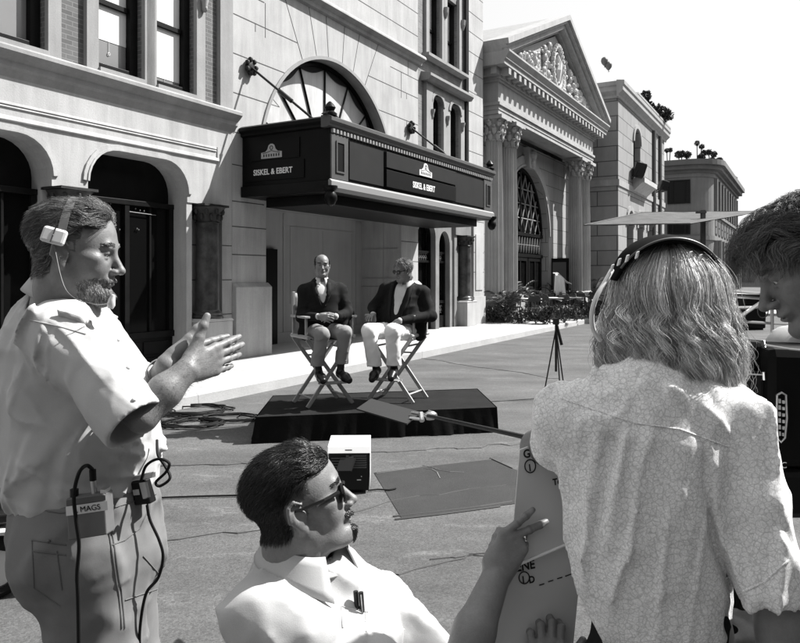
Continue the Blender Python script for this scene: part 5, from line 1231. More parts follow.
def head_tone(Pl, lip=0.62, stub=1.0, wide=1.0):
    """own colour of the skin: lips, brows' shadowless base, nothing lit"""
    t = np.ones(len(Pl)); x, y, z = Pl.T
    m = np.exp(-((z+.071)/.0085)**2*1.2-(y/.021)**2*1.5)*(x > .078); t *= 1-(1-lip)*m
    if stub < 1: 
        q = np.clip((-.035-z)/.03, 0, 1)*np.clip((x+.0)/.03, 0, 1); t *= 1-(1-stub)*q
    t *= 1+0.09*vnoise(Pl*48+5, 3)+0.08*vnoise(Pl*140, 5)
    return t
M['skin'] = mat('skin', 0.165, 0.46, attr='tone', spec=0.4, bump=0.13, bscale=300, var=.10, scale=38, fine=.08)
M['eye'] = mat('eye', 0.55, 0.15, attr='tone', spec=0.5)
def eyes_mesh(R, o, sc, wide=1.0, gaze=(0.05, -0.1)):
    """eyeballs with iris and pupil as tone"""
    V = []; F = []; T = []
    for y in (1, -1):
        c = np.array([.0722, y*.032*wide, -.0025]); n, m = 20, 14; b = len(V); g = nrm([1, gaze[0], gaze[1]]); u = nrm(np.cross([0, 0, 1], g)); v = np.cross(g, u)
        for j in range(m+1):
            t = PI*j/m
            for k in range(n):
                a = 2*PI*k/n; p = g*math.cos(t)+(u*math.cos(a)+v*math.sin(a))*math.sin(t); V.append(o+R@((c+p*.0122)*sc)); T.append(.03 if t < .27 else (.12 if t < .5 else 1.0))
        for j in range(m):
            for k in range(n): F.append((b+j*n+k, b+(j+1)*n+k, b+(j+1)*n+(k+1) % n, b+j*n+(k+1) % n))
    return np.array(V), np.array(F), np.array(T)
# ---------------------------------------------------------------- hands
def hand_shape(S, wrist, f, n, side, curl, spread=(.16, .03, -.08, -.2), thumb=(0.6, 0.5, 0.2, 0.2), sc=1.0, arm=None, ar=(.027, .040)):
    """f: towards the fingers, n: palm normal (palm side), side: towards the thumb"""
    f = nrm(f); n = nrm(np.asarray(n)-f*(f@np.asarray(n))); t = np.cross(f, n); t = t if t@np.asarray(side) > 0 else -t
    Rm = np.stack([f, t, n], 1); S.frame(wrist, Rm, sc)
    S.box((.052, -.002, 0), (.046, .038, .0125), .012, .0, R=None) if False else None
    S.chain([(.0, 0, 0), (.03, 0, 0)], [.025, .027], .012, flat=((0, 0, 1), .68))
    for yb, xb in ((.028, .093), (.0095, .096), (-.0095, .092), (-.027, .084)):
        S.cone((.012, yb*.55, -.001), (xb, yb, -.001), .0155, .0122, .012, flat=((0, 0, 1), .88))
    S.ell((.04, .024, .008), (.03, .016, .015), .012); S.ell((.045, -.024, .007), (.034, .013, .012), .012)
    L = ((.043, .026, .021), (.047, .030, .022), (.043, .028, .022), (.033, .021, .019)); rb = (.0097, .0099, .0095, .0084)
    for q, (yb, xb) in enumerate(((.028, .093), (.0095, .096), (-.0095, .092), (-.027, .084))):
        p = np.array([xb-.004, yb, -.001]); sp = spread[q]; a = 0.0; r = rb[q]; d0 = np.array([math.cos(sp), math.sin(sp), 0])
        for j in range(3):
            a += curl[q][j]; d = d0*math.cos(a)+np.array([0, 0, 1])*math.sin(a); e = p+d*L[q][j]
            S.cone(p, e, r, r*(.93 if j < 2 else .82), .0035 if j else .006); 
            S.ell(p, (r*1.02,)*3, .003)
            if j == 2:   # nail bed
                up = -(np.array([0, 0, 1])*math.cos(a)-d0*math.sin(a)); S.nails.append(S.tw(p+d*L[q][j]*.62+up*r*.85))
            if j: S.creases.append((S.tw(p), S.R@d, -(S.R@(np.array([0, 0, 1])*math.cos(a)-d0*math.sin(a)))))
            p = e; r *= .93
    # thumb
    b0 = np.array([.022, .024, .004]); az, el, c1, c2 = thumb; d = np.array([math.cos(az)*math.cos(el), math.sin(az)*math.cos(el), math.sin(el)])
    p1 = b0+d*.046; S.cone(b0, p1, .0170, .0130, .016)
    for c_, l_, r0, r1 in ((c1, .030, .0118, .0108), (c2, .025, .0108, .0086)):
        d = nrm(d*math.cos(c_)+(np.array([.75, -.35, .45]))*math.sin(c_)); p2 = p1+d*l_; S.cone(p1, p2, r0, r1, .005); S.ell(p1, (r0*1.0,)*3, .004); p1 = p2
    S.frame()
    if arm is not None: S.chain([arm, np.asarray(arm)*.45+np.asarray(wrist)*.55, wrist], [ar[1], ar[1]*.88, ar[0]*.93], .012)
# ---------------------------------------------------------------- hair
def hair_mesh(name, strands, radii, tones, mat_, parent, sides=3):
    """strands (N,K,3): tapering tubes in one mesh"""
    S = np.asarray(strands, np.float64); N, K, _ = S.shape
    T = np.empty_like(S); T[:, 1:-1] = S[:, 2:]-S[:, :-2]; T[:, 0] = S[:, 1]-S[:, 0]; T[:, -1] = S[:, -1]-S[:, -2]; T /= np.linalg.norm(T, axis=2, keepdims=True)+1e-9
    ref = np.random.RandomState(1).randn(N, 1, 3); A = np.cross(T, ref); A /= np.linalg.norm(A, axis=2, keepdims=True)+1e-9; B = np.cross(T, A)
    r = np.asarray(radii)[:, None]*np.array([1.0-0.75*max(0, (k/(K-1)-.45)/.55)**1.5 for k in range(K)])[None] ; V = []
    for q in range(sides):
        a = 2*PI*q/sides; V.append(S+(A*math.cos(a)+B*math.sin(a))*r[..., None])
    V = np.stack(V, 2)      # N,K,sides,3
    base = (np.arange(N)*K*sides)[:, None, None]+(np.arange(K-1)*sides)[None, :, None]; F = []
    for q in range(sides):
        q2 = (q+1) % sides; F.append(np.stack([base[..., 0]+q, base[..., 0]+q2, base[..., 0]+sides+q2, base[..., 0]+sides+q], -1).reshape(-1, 4))
    tn = np.repeat(np.asarray(tones), K*sides)
    return np_mesh(name, V.reshape(-1, 3), [np.concatenate(F)], mat_, parent, True, tone=tn)
def scatter(P, F, mask_v, n, rs):
    """random points with normals on the quads whose corners are all in mask"""
    f = F[mask_v[F].all(1)]; a, b, c, d = (P[f[:, i]] for i in range(4)); ar = np.linalg.norm(np.cross(c-a, d-b), axis=1); k = rs.choice(len(f), n, p=ar/ar.sum())
    u, v = rs.rand(n, 1), rs.rand(n, 1); p = (a[k]*(1-u)+b[k]*u)*(1-v)+(d[k]*(1-u)+c[k]*u)*v; nn = np.cross(c[k]-a[k], d[k]-b[k]); nn /= np.linalg.norm(nn, axis=1, keepdims=True)+1e-12
    return p, nn
def short_hair(parent, name, Pl, F, mask, R, o, sc, n, length, comb, lift, m, rs, K=7, r=.00045, curl=0.0, grey=None, tv=0.35, bulge=0.0):
    """Pl: head-local verts; comb(p) -> local direction field"""
    p, nn = scatter(Pl, F, mask, n, rs); L = length(p)*rs.uniform(.75, 1.15, n); d = comb(p); d -= nn*(d*nn).sum(1, keepdims=True); d /= np.linalg.norm(d, axis=1, keepdims=True)+1e-9
    out = np.empty((n, K, 3)); q = p.copy(); out[:, 0] = q-nn*.002; lf = lift(p)[:, None] if callable(lift) else lift
    cl = vnoise(p*45, 7)[:, None]*.55; sdv = np.cross(d, nn); ph = vnoise(p*35, 8)*6
    for k in range(1, K):
        t = k/(K-1); dirv = d*(1-lf*(1-t)*1.0)+nn*lf*(1-t*1.25)+sdv*(cl*.5+curl*np.sin(ph+t*5)[:, None])+rs.randn(n, 3)*.10
        dirv /= np.linalg.norm(dirv, axis=1, keepdims=True)+1e-9; q = q+dirv*(L/(K-1))[:, None]; out[:, k] = q
    # keep outside the skull
    c = np.array([-.012, 0, .03]); rad = np.array([.1, .08, .088])
    v = (out-c)/rad; l = np.linalg.norm(v, axis=2, keepdims=True); push = (l < 1.0) & (out[..., 2:3] > -.02); out = np.where(push, c+(out-c)/np.maximum(l, .3)*1.0, out)
    ez = (np.abs(out[..., 1]) > .068) & (((out[..., 0]+.012)/.027)**2+((out[..., 2]+.004)/.037)**2 < 1); keep = ~ez.any(1) | (p[:, 0] > .03); out = out[keep]; p = p[keep]; n = len(out)
    W_ = o+(out*sc)@R.T
    tone = np.clip(1+tv*rs.randn(n)+.3*vnoise(p*55, 9), .25, 3)
    if grey is not None: tone = tone*np.where(rs.rand(n) < grey(p), 3.2, 1)
    return hair_mesh(name, W_, np.full(n, r*sc)*rs.uniform(.7, 1.3, n), tone, m, parent)
def scalp(t, mask, k=.42): t[mask] *= k
def sharp_join(parts):
    """several (V,F,T) -> one"""
    V, F, T, MI, b = [], [], [], [], 0
    for v, f, t, mi in parts: V.append(v); F.append(f+b); T.append(t); MI.append(np.full(len(f), mi)); b += len(v)
    return np.concatenate(V), np.concatenate(F), np.concatenate(T), np.concatenate(MI)
def folds(seed, amp, dirs, freq=16, mask=None):
    """cloth folds: ridged, stretched noise; dirs = list of (axis the fold runs along, weight)"""
    def fn(P):
        t = np.zeros(len(P))
        for i, (ax, w) in enumerate(dirs):
            ax = nrm(ax); al = (P@ax)[:, None]*ax; Q = (P-al)*freq+al*freq*.22; Q = Q+0.20*np.stack([vnoise(P*9+3, seed+31+i), vnoise(P*9+7, seed+32+i), vnoise(P*9+11, seed+33+i)], 1)
            q = vnoise(Q, seed+i); q2 = vnoise(Q*1.9+5, seed+i+9); q = -1.15*np.clip(1-np.abs(q)/.36, 0, 1)**1.5*np.clip(.45+q2, 0, 1)+.28-q*.22; t += w*q
        t *= amp
        if mask is not None: t *= mask(P)
        return t
    return fn
class Proj:
    """drop points onto a mesh along a direction"""
    def __init__(s, V, F): s.t = BVHTree.FromPolygons([tuple(v) for v in V], [tuple(map(int, f)) for f in F])
    def hit(s, p, d, off=0.001):
        h = s.t.ray_cast(Vector(p), Vector(d))
        if h[0] is None: return None
        nn = np.array(h[1]); nn = nn if nn@np.asarray(d) < 0 else -nn
        return np.array(h[0])+nn*off
    def uv(s, u, v, off=0.001):
        d = nrm(W(u, v, 1.0)-np.array([0, 0, EYE])); return s.hit((0, 0, EYE), d, off)
    def line(s, pts, n=14, off=0.001):
        out = []
        for (a, b), (c, d) in zip(pts[:-1], pts[1:]):
            for t in np.linspace(0, 1, n)[:-1 if (c, d) != pts[-1] else None]:
                q = s.uv(a+(c-a)*t, b+(d-b)*t, off)
                if q is not None: out.append(q)
        return out
def collar(name, ring_in, ring_out, m, parent, th=.004):
    """fallen collar from two matching point rows (neck edge, outer edge)"""
    a, b = np.asarray(ring_in), np.asarray(ring_out); n = len(a); V = []; K = 5
    for k in range(K):
        t = k/(K-1); row = a*(1-t)+b*t; V.append(row)
    V = np.concatenate(V); F = [(k*n+i, k*n+i+1, (k+1)*n+i+1, (k+1)*n+i) for k in range(K-1) for i in range(n-1)]
    o = np_mesh(name, V, [np.array(F)], m, parent); s_ = o.modifiers.new('s', 'SOLIDIFY'); s_.thickness = th; s_.offset = 0
    return o
def person(name, label, loc): 
    return None
# ================================================================ PEOPLE
def set_base(x, y):
    global BASE
    BASE = np.array([x, y, 0.0])
def body_obj(parts, label, mats=None):
    V, F, T, MI = sharp_join(parts)
    o = np_mesh('person', V, [F], mats or [M['skin'], M['eye']], None, True, fmat=MI, tone=T); o.location = BASE
    return tag(o, label, 'person')
def mhead(R, o, sc, res=.0026, lean=.02, nl=.15, nr=.057, tone_kw={}, **kw):
    S = SDF(o-np.array([.20, .20, .26])*sc, o+np.array([.20, .20, .17])*sc, res); S.frame(o, R, sc); head_shape(S, **kw); neck_shape(S, nr, lean, nl)
    V, F = S.mesh(1); Pl = ((V-o)@R)/sc; t = head_tone(Pl, wide=kw.get('wide', 1.0), **tone_kw); return V, F, Pl, t
def marm(pts, rs, res=.003, hand=None, k=.015, pad=.16):
    P = np.array(pts); lo, hi = P.min(0)-pad, P.max(0)+pad
    if hand is not None: lo = np.minimum(lo, np.asarray(hand['wrist'])-.22); hi = np.maximum(hi, np.asarray(hand['wrist'])+.22)
    S = SDF(lo, hi, res); S.chain(P, rs, k)
    if hand is not None: hand_shape(S, **hand)
    V, F = S.mesh(1); t = 1+0.06*vnoise(V*70, 4)+.05*vnoise(V*180, 5)
    for c in S.nails: t *= 1+.28*np.exp(-(np.linalg.norm(V-c, axis=1)/.0052)**4)
    for p, dv, up in S.creases:
        w = V-p; al = w@dv; t *= 1-.28*np.exp(-(al/.0022)**2)*(np.linalg.norm(w, axis=1) < .014)*(w@up > 0)
    return V, F, t
def cloth_mat(name, v, bscale=500, bump=0.08, var=0.05, rough=0.85, fine=0.06):
    return mat(name, v, rough, var=var, scale=9, bump=bump, bscale=bscale, fine=fine, spec=0.15)
M['shirt_white'] = cloth_mat('white_cotton_shirt', 0.42)
M['trouser_khaki'] = cloth_mat('khaki_twill', 0.16, var=0.12)
M['hair_brown'] = mat('brown_hair', 0.075, 0.35, attr='tone', spec=0.5)
M['hair_black'] = mat('dark_hair', 0.012, 0.33, attr='tone', spec=0.5)
M['beard'] = mat('beard_hair', 0.13, 0.5, attr='tone', spec=0.3)
M['sole'] = mat('shoe_leather', 0.02, 0.4)
M['thread'] = mat('shirt_seam', 0.36, 0.9)
M['thread_dark'] = mat('trouser_seam', 0.11, 0.9)
def shoe(S, heel, d, sc=1.0):
    d = nrm([d[0], d[1], 0]); h = np.asarray(heel, float)
    S.chain([h+d*.02+[0, 0, .045], h+d*.12+[0, 0, .045], h+d*.23*sc+[0, 0, .032]], [.042, .046, .034], .02)
def seam(name, pr, pts, m, parent, r=.0012, off=.0004, n=14):
    p = pr.line(pts, n, off)
    if len(p) < 3: return None
    g = MB(); g.tube(p, r, 5); return g.build(name, m, parent, smooth=True)
def ring_button(pr, u, v, r, m, parent, name='button'):
    p = pr.uv(u, v, .001)
    if p is None: return
    d = nrm(np.array([0, 0, EYE])-p); g = MB(); g.ell(p, (r, r, r*.9), 8, 6); g.build(name, m, parent, smooth=True)
def curve(pts, n=8):
    P = [np.asarray(p, float) for p in pts]; out = []
    for i in range(len(P)-1):
        p0, p1, p2, p3 = P[max(i-1, 0)], P[i], P[i+1], P[min(i+2, len(P)-1)]
        for t in np.linspace(0, 1, n+1)[:-1]: out.append(0.5*((2*p1)+(p2-p0)*t+(2*p0-5*p1+4*p2-p3)*t*t+(3*p1-p0-3*p2+p3)*t**3))
    out.append(P[-1]); return out
# ---------------------------------------------------------------- A: bearded man on the left
def man_left():
    rs = np.random.RandomState(5); set_base(-.76, 1.76)
    sc = .94; R = rot(math.radians(9), math.radians(-7), math.radians(2)); yn = 1.62
    o = W(62, 255, yn)-R@(np.array([-.008, -.082, -.012])*sc)
    V, F, Pl, t = mhead(R, o, sc, jaw=1.04, double=.6, lean=.0, nl=.12, nr=.06, nose=1.0, wide=1.0)
    x, y, z = Pl.T; hl = .072-.035*np.clip((np.abs(y)-.03)/.05, 0, 1)
    mask = ((z > .058+.25*np.clip(x-.05, 0, 1)-.0*np.abs(y)) & (x < .075)) | ((x < .018) & (z > .0)) | ((x < -.035) & (z > -.062)) | ((x < .028) & (z > .03))
    mask &= ~((np.abs(y) > .082) | ((np.abs(y) > .074) & (x > -.035) & (x < .014) & (z < .022) & (z > -.05)))
    scalp(t, mask)
    parts = [(V, F, t, 0), (*eyes_mesh(R, o, sc, 1.0, (0, -.45)), 1)]
    # arms with hands pressed together
    wr = W(187, 370, 1.60); f = nrm(W(238, 351, 1.735)-wr); n1 = nrm(np.cross([0, 0, 1], f))
    el = W(142, 417, 1.535)
    V1, F1, t1 = marm([W(72, 335, 1.62), el, el*.5+wr*.5+np.array([0, 0, .004]), wr], [.046, .031, .036, .027], hand=dict(wrist=wr, f=f, n=n1, side=(0, 0, 1), curl=((.02, .05, .03), (.06, .06, .03), (.10, .07, .04), (.16, .08, .04)), spread=(.05, .0, -.05, -.11), thumb=(.95, -.05, -.1, .1), sc=.98), res=.0024)
    parts.append((V1, F1, t1, 0))
    w2 = wr+n1*.046+np.array([-.012, .0, .006]); e2 = W(125, 432, 1.92)
    V2, F2, t2 = marm([W(85, 335, 1.95), e2, e2*.5+w2*.5, w2], [.046, .031, .036, .027], hand=dict(wrist=w2, f=nrm(f+np.array([.10, 0, -.02])), n=-n1, side=(0, 0, 1), curl=((.03, .05, .03), (.03, .04, .03), (.02, .05, .04), (.05, .06, .04)), spread=(.03, -.02, -.07, -.14), thumb=(.62, .15, -.1, .1), sc=.98), res=.0024)
    parts.append((V2, F2, t2, 0))
    root = body_obj(parts, 'bearded man in a white shirt and headset pressing his palms together at the left')
    # shirt
    px = .00244; S = SDF((-1.25, 1.38, .98), (-.45, 2.2, 1.66), .0045)
    yc = 1.78
    S.chain([W(88, 497, yc), W(83, 455, yc), W(78, 420, yc), W(70, 375, yc), W(60, 342, yc), W(58, 326, yc)], [.158, .178, .180, .165, .132, .085], .06)
    S.cone(W(58, 324, 1.66), W(68, 324, 1.92), .056, .056, .06)
    for sh, hm, k in ((W(64, 338, 1.61), W(131, 419, 1.525), 1), (W(84, 338, 1.95), W(130, 420, 1.96), 1)):
        d = nrm(hm-sh); S.cone(sh, hm+d*.0, .078, .072, .09)
        S.half(hm, d, 0) if False else None
    hmask = lambda P: np.clip((np.linalg.norm(P-W(131, 419, 1.525), axis=1)-.07)/.08, .25, 1)
    S.displace(folds(50, .015, [((.55, .1, .8), 1.0), ((.9, .2, -.3), .6), ((.1, 0, 1), .5)], 11, hmask))
    S.displace(folds(70, .006, [((.75, -.1, -.65), 1.0), ((.4, .2, .9), .7)], 24, hmask))
    for sh, hm in ((W(64, 338, 1.61), W(131, 419, 1.525)), (W(84, 338, 1.95), W(130, 420, 1.96))):
        d = nrm(hm-sh); S.ell(hm+d*.075, (.095, .095, .075), 0, 'sub', R=np.stack([nrm(np.cross(d, [0, 1, .2])), np.cross(d, nrm(np.cross(d, [0, 1, .2]))), d], 1)); S.cone(hm-d*.05, hm+d*.02, .046, .058, 0, 'sub')
    S.cone(o+R@np.array([-.03, 0, -.09]), o+R@np.array([-.035, 0, -.165]), .062, .056, .004, 'sub')
    S.half((0, 0, 1.035), (0, 0, -1))
    SV, SF = S.mesh(1); sh = np_mesh('shirt', SV, [SF], M['shirt_white'], root); pr = Proj(SV, SF)
    # collar
    nc = W(66, 288, 1.74); ax = nrm(np.array([.35, .03, .93])); u1 = nrm(np.cross([0, 1, 0], ax)); u2 = np.cross(ax, u1); ri = []; ro = []
    for k in range(33):
        a = math.radians(25+310*k/32)       # opening at the front (+x = u1)
        c_ = math.cos(a); q = u1*c_+u2*math.sin(a); fr = max(0, c_)
        ri.append(nc+q*.072+ax*(.016+.008*(1-fr))); ro.append(nc+q*(.094+.02*fr**2)+u1*(.004+.02*fr**3)+ax*(-.034-.026*fr**2))
    collar('collar', ri, ro, M['shirt_white'], sh)
    for ptl in ([(30, 320), (58, 326), (86, 334)],): seam('seam', pr, ptl, M['shirt_white'], sh, .0016)
    g = pr.line([(58, 316), (74, 320), (92, 327)], 10, .003)
    if len(g) > 3:
        q = MB(); V_ = []
        for i, p in enumerate(g): V_ += [p+np.array([0, -.004, .011]), p+np.array([0, .004, -.011])]
        ep = np_mesh('epaulette', np.array(V_), [np.array([(2*i, 2*i+1, 2*i+3, 2*i+2) for i in range(len(g)-1)])], M['shirt_white'], sh); ep.modifiers.new('s', 'SOLIDIFY').thickness = .004
    for u, v in ((128, 368), (134, 400), (140, 430), (118, 340)): ring_button(pr, u, v, .005, M['plastic_white'], sh)
    # trousers
    S = SDF((-1.1, 1.40, 0.06), (-.4, 2.2, 1.1), .008)
    yb = 1.77
    S.cone(W(90, 500, yb), W(92, 545, yb), .165, .175, .05); hipn, hipf = W(88, 560, 1.70), W(104, 560, 1.88)
    kn, kf = W(108, 700, 1.70), W(128, 700, 1.9)
    an, af = np.array([-.74, 1.70, .1]), np.array([-.68, 1.95, .1])
    S.chain([hipn, kn, an], [.128, .092, .075], .04); S.chain([hipf, kf, af], [.128, .092, .075], .04)
    S.ell(W(58, 545, 1.70), (.10, .11, .12), .05)
    S.displace(folds(90, .012, [((.1, 0, 1), 1.0), ((.8, .1, .5), .8)], 12)); S.displace(folds(95, .004, [((.9, 0, .3), 1.0)], 25))
    S.half(W(90, 487, yb), (-.22, 0, 1))
    TV, TF = S.mesh(1); tr = np_mesh('trousers', TV, [TF], M['trouser_khaki'], root); pt = Proj(TV, TF)
    for ptl in ([(24, 508), (60, 513), (107, 510), (156, 494)], [(106, 512), (112, 550), (118, 590), (122, 628)], [(109, 512), (115, 550), (121, 590), (125, 628)], [(112, 545), (125, 540), (140, 528), (148, 510)], [(32, 540), (66, 545)], [(32, 551), (66, 555)], [(32, 540), (34, 588), (60, 606)], [(57, 551), (62, 590)]): seam('seam', pt, ptl, M['thread_dark'], tr, .0017)
    for ptl in ([(125, 600), (160, 588)], [(143, 556), (160, 575), (163, 560)]): seam('pocket_flap', pt, ptl, M['thread_dark'], tr, .0016)
    ring_button(pt, 49, 541, .004, M['plastic_grey'], tr)
    wb = MB()
    for u in (38, 112, 148):
        p, q = pt.uv(u, 499, .003), pt.uv(u, 513, .003)
        if p is not None and q is not None: wb.tube([p, q], .004, 5)
    wb.build('belt_loop', M['trouser_khaki'], tr)
    S = SDF((-.9, 1.5, -.01), (-.3, 2.1, .16), .006); shoe(S, an*[1, 1, 0], (1, .2)); shoe(S, af*[1, 1, 0], (1, .2)); V_, F_ = S.mesh(1); np_mesh('shoes', V_, [F_], M['sole'], root)
    # hair, brows, beard
    comb = lambda p: np.stack([-.9+0*p[:, 0], np.sign(p[:, 1])*.15, -.5*(p[:, 0] < 0)+.12*(p[:, 0] > .03)-.25], 1)
    hr = short_hair(root, 'hair', Pl, F, mask, R, o, sc, 15000, lambda p: .030+.022*np.clip((p[:, 2]-.02)/.08, 0, 1), comb, lambda p: .35+.35*np.clip((p[:, 0]-.02)/.05, 0, 1), M['hair_brown'], rs, K=8, r=.00038, curl=.5, grey=lambda p: .12+.25*(p[:, 2] < .03))
    bm = (z < -.056+.35*(x-.07)*(x < .07)) & (x > .026) & (z > -.128) & ((x < .075) | (z < -.052)) & ~((x > .083) & (np.abs(y) < .021) & (z > -.083) & (z < -.062)) & (z < -.045+.6*(x-.0)*0+np.where(x > .05, -.012, .0))
    short_hair(root, 'beard', Pl, F, bm, R, o, sc, 6500, lambda p: .006+.008*(p[:, 2] < -.085)+.004*(p[:, 0] > .075), lambda p: np.stack([.3+0*p[:, 0], 0*p[:, 1], -1+0*p[:, 2]], 1), .35, M['beard'], rs, K=5, r=.0003, grey=lambda p: .3+.3*(p[:, 0] < .06))
    eb = (np.abs(z-.0215-.004*(1-np.abs(np.abs(y)-.03)/.02)) < .0055) & (np.abs(y) > .012) & (np.abs(y) < .052) & (x > .06)
    short_hair(root, 'eyebrow', Pl, F, eb, R, o, sc, 420, lambda p: .010+0*p[:, 0], lambda p: np.stack([-.3+0*p[:, 0], np.sign(p[:, 1]), .2+0*p[:, 0]], 1), .3, M['beard'], rs, K=4, r=.0005)
    # headset
    hs = empty('headset', None, None); hs.parent = root
    g = MB(); band = [o+R@(np.array([-.012-.02*math.sin(a)*0, -.092*math.cos(a), .018+.112*math.sin(a)])*sc) for a in np.linspace(.25, PI-.1, 26)]
    w = R@np.array([.009, 0, 0]); vs = []
    for i, p in enumerate(band):
        c = o+R@(np.array([-.012, 0, .018])*sc); d = nrm(p-c); vs += [p-w, p+w, p+w+d*.003, p-w+d*.003]
    g.add(vs, [(4*i+k, 4*i+(k+1) % 4, 4*i+4+(k+1) % 4, 4*i+4+k) for i in range(len(band)-1) for k in range(4)]); g.build('headband', M['plastic_grey'], hs, smooth=True)
    pc = W(54, 236, 1.595); pd = nrm([.18, -1, .2]); pxx = nrm(np.cross(pd, [0.28, 0, 1])); pz = np.cross(pxx, pd)*1.0
    g = MB(); g.obox(pc, pxx*.026, pd*.008, pz*.018); g.build('ear_pad', M['plastic_white'], hs, bevel=.006)
    g = MB(); g.obox(pc+pd*.0085, pxx*.0014, pd*.0008, pz*.017); g.ell(pc+pd*.009, (.002, .002, .002), 6, 4); g.build('pad_detail', M['plastic_grey'], hs)
    mc = W(112, 303, 1.60); g = MB(); g.tube(curve([pc+np.array([.0, 0, -.018]), W(66, 290, 1.56), W(92, 304, 1.55), mc]), .0011, 6); g.build('mic_boom', M['plastic_grey'], hs)
    g = MB(); g.tube([mc+np.array([.003, 0, .018]), mc+np.array([0, 0, .008]), mc+np.array([-.002, 0, -.004]), mc+np.array([-.004, 0, -.012])], [.004, .007, .009, .006], 10); g.build('microphone', M['plastic_white'], hs, smooth=True)
    # fine hair on the near forearm
    pa, na = scatter(V1, F1, (np.abs((V1-el)@nrm(wr-el)-.11) < .10) & (np.linalg.norm(np.cross(V1-el, nrm(wr-el)), axis=1) < .06), 1500, rs); da = nrm(wr-el)*.7+np.array([0, 0, -.5])
    st_ = np.stack([pa+da*t_*.010+na*(.0005+.004*t_*(1-.4*t_)) for t_ in np.linspace(0, 1, 5)], 1); hair_mesh('arm_hair', st_, np.full(1500, .00014), rs.uniform(.5, 2, 1500), M['hair_brown'], root)
    # watch on the far wrist
    wp = w2+nrm(e2-w2)*.045; ax = nrm(e2-w2); u1 = nrm(np.cross(ax, [0, 0, 1])); u2 = np.cross(ax, u1); g = MB()
    vs = []; n = 20
    for q, r in ((-.009, .034), (-.009, .0365), (.009, .0365), (.009, .034)):
        for k in range(n): vs.append(wp+ax*q+(u1*math.cos(2*PI*k/n)+u2*math.sin(2*PI*k/n))*r)
    g.add(vs, [(i*n+k, i*n+(k+1) % n, ((i+1) % 4)*n+(k+1) % n, ((i+1) % 4)*n+k) for i in range(4) for k in range(n)]); wt = g.build('wristwatch', M['plastic_grey'], root, smooth=True)
    # ---- things on his belt
    set_base(0, 0); zb = pt.uv(86, 520, .0); c = (zb if zb is not None else W(86, 520, 1.6))+np.array([0, -.026, .0])
    yb = c[1]-.018; A, B_, C_, D_ = (W(u, v, yb) for u, v in ((65.5, 499), (104, 493.5), (106.5, 535), (68, 541)))
    o2 = empty('belt_pack', 'grey belt pack radio with a white name strip on the bearded man\'s hip', 'radio', tuple(c)); BKs = np.array([.004, .034, .0])
    def quadbox(name, P4, th, m, par, bev=.003):
        P4 = [np.asarray(p)-c for p in P4]; g = MB(); g.add(P4+[p+np.array([.006, th, 0]) for p in P4], [(0, 1, 2, 3), (7, 6, 5, 4), (0, 4, 5, 1), (1, 5, 6, 2), (2, 6, 7, 3), (3, 7, 4, 0)]); return g.build(name, m, par, bevel=bev)
    quadbox('case', (A, B_, C_, D_), .034, mat('belt_pack_grey', 0.12, 0.5, var=0.1, scale=20), o2)
    def bl(a, b): return (A*(1-a)+B_*a)*(1-b)+(D_*(1-a)+C_*a)*b
    fw = np.array([0, -.0012, 0])
    quadbox('dark_band', (bl(.02, .04)+fw, bl(.96, .04)+fw, bl(.96, .16)+fw, bl(.02, .16)+fw), .001, M['plastic_grey'], o2, 0)
    st = quadbox('name_strip', (bl(0, .18)+fw, bl(1, .18)+fw, bl(1, .40)+fw, bl(0, .40)+fw), .001, M['plastic_white'], o2, 0)
    ux = nrm(bl(1, .3)-bl(0, .3)); uz = nrm(bl(.5, 0)-bl(.5, 1)); uz = nrm(uz-ux*(uz@ux)); Mx = Matrix((ux, uz, np.cross(ux, uz))).transposed()
    tx = text_mesh('lettering', 'L MAGS', .017, M['plastic_black'], st, tuple(bl(.56, .355)+fw*2-c), Mx.to_euler(), sx=1.0, extrude=.0003, offset=.0)
    g = MB(); top = bl(.1, 0)-c; g.tube([top+np.array([.004, .015, 0]), top+np.array([.004, .015, .016])], .009, 10); 
    g.build('knob', M['plastic_black'], o2, smooth=True)
    q0 = bl(.68, 0)-c+np.array([0, .014, 0]); MB().tube([q0, q0+np.array([-.003, 0, .028])], .0065, 10).build('plug', M['metal'], o2, smooth=True)
    MB().tube([q0+np.array([-.003, 0, .028]), q0+np.array([-.004, 0, .052])], .0072, 10).build('plug_sleeve', M['rubber'], o2, smooth=True)
    g = MB(); q1 = bl(.93, 0)-c; g.box(q1[0]-.004, q1[0]+.008, q1[1]+.004, q1[1]+.03, q1[2], q1[2]+.008); g.build('clip', M['metal'], o2)
    tip = q0+c+np.array([-.004, 0, .052])
    tag(MB().tube(curve([tip, tip+np.array([-.008, -.012, .012]), W(79, 473, yb-.03), W(74, 495, yb-.03), W(76, 520, yb-.026), W(79, 545, yb-.02), W(77, 575, yb-.015), W(78, 600, yb-.01), W(79, 660, yb)], 10), .0042, 8).build('cable', M['rubber'], smooth=True), 'black cable looping over the grey belt pack and down the trousers', 'cable')
    p2 = pt.uv(140, 500, 0); c2 = (p2 if p2 is not None else W(140, 500, 1.6))+np.array([.0, -.02, 0]); y2 = c2[1]
    o3 = empty('intercom_pack', 'small black intercom box clipped at the bearded man\'s front pocket', 'radio', tuple(c2))
    c = c2; quadbox('case', (W(130, 482, y2), W(144, 480, y2), W(151, 504, y2), W(134, 506, y2)), .026, M['plastic_black'], o3, .004); quadbox('silver_face', (W(139, 483, y2-.002), W(145, 482, y2-.002), W(148, 497, y2-.002), W(143, 499, y2-.002)), .0015, M['metal'], o3, 0)
    quadbox('switch', (W(132.5, 490, y2-.002), W(136, 489.5, y2-.002), W(137, 495, y2-.002), W(133.5, 495.5, y2-.002)), .0015, M['metal'], o3, 0)
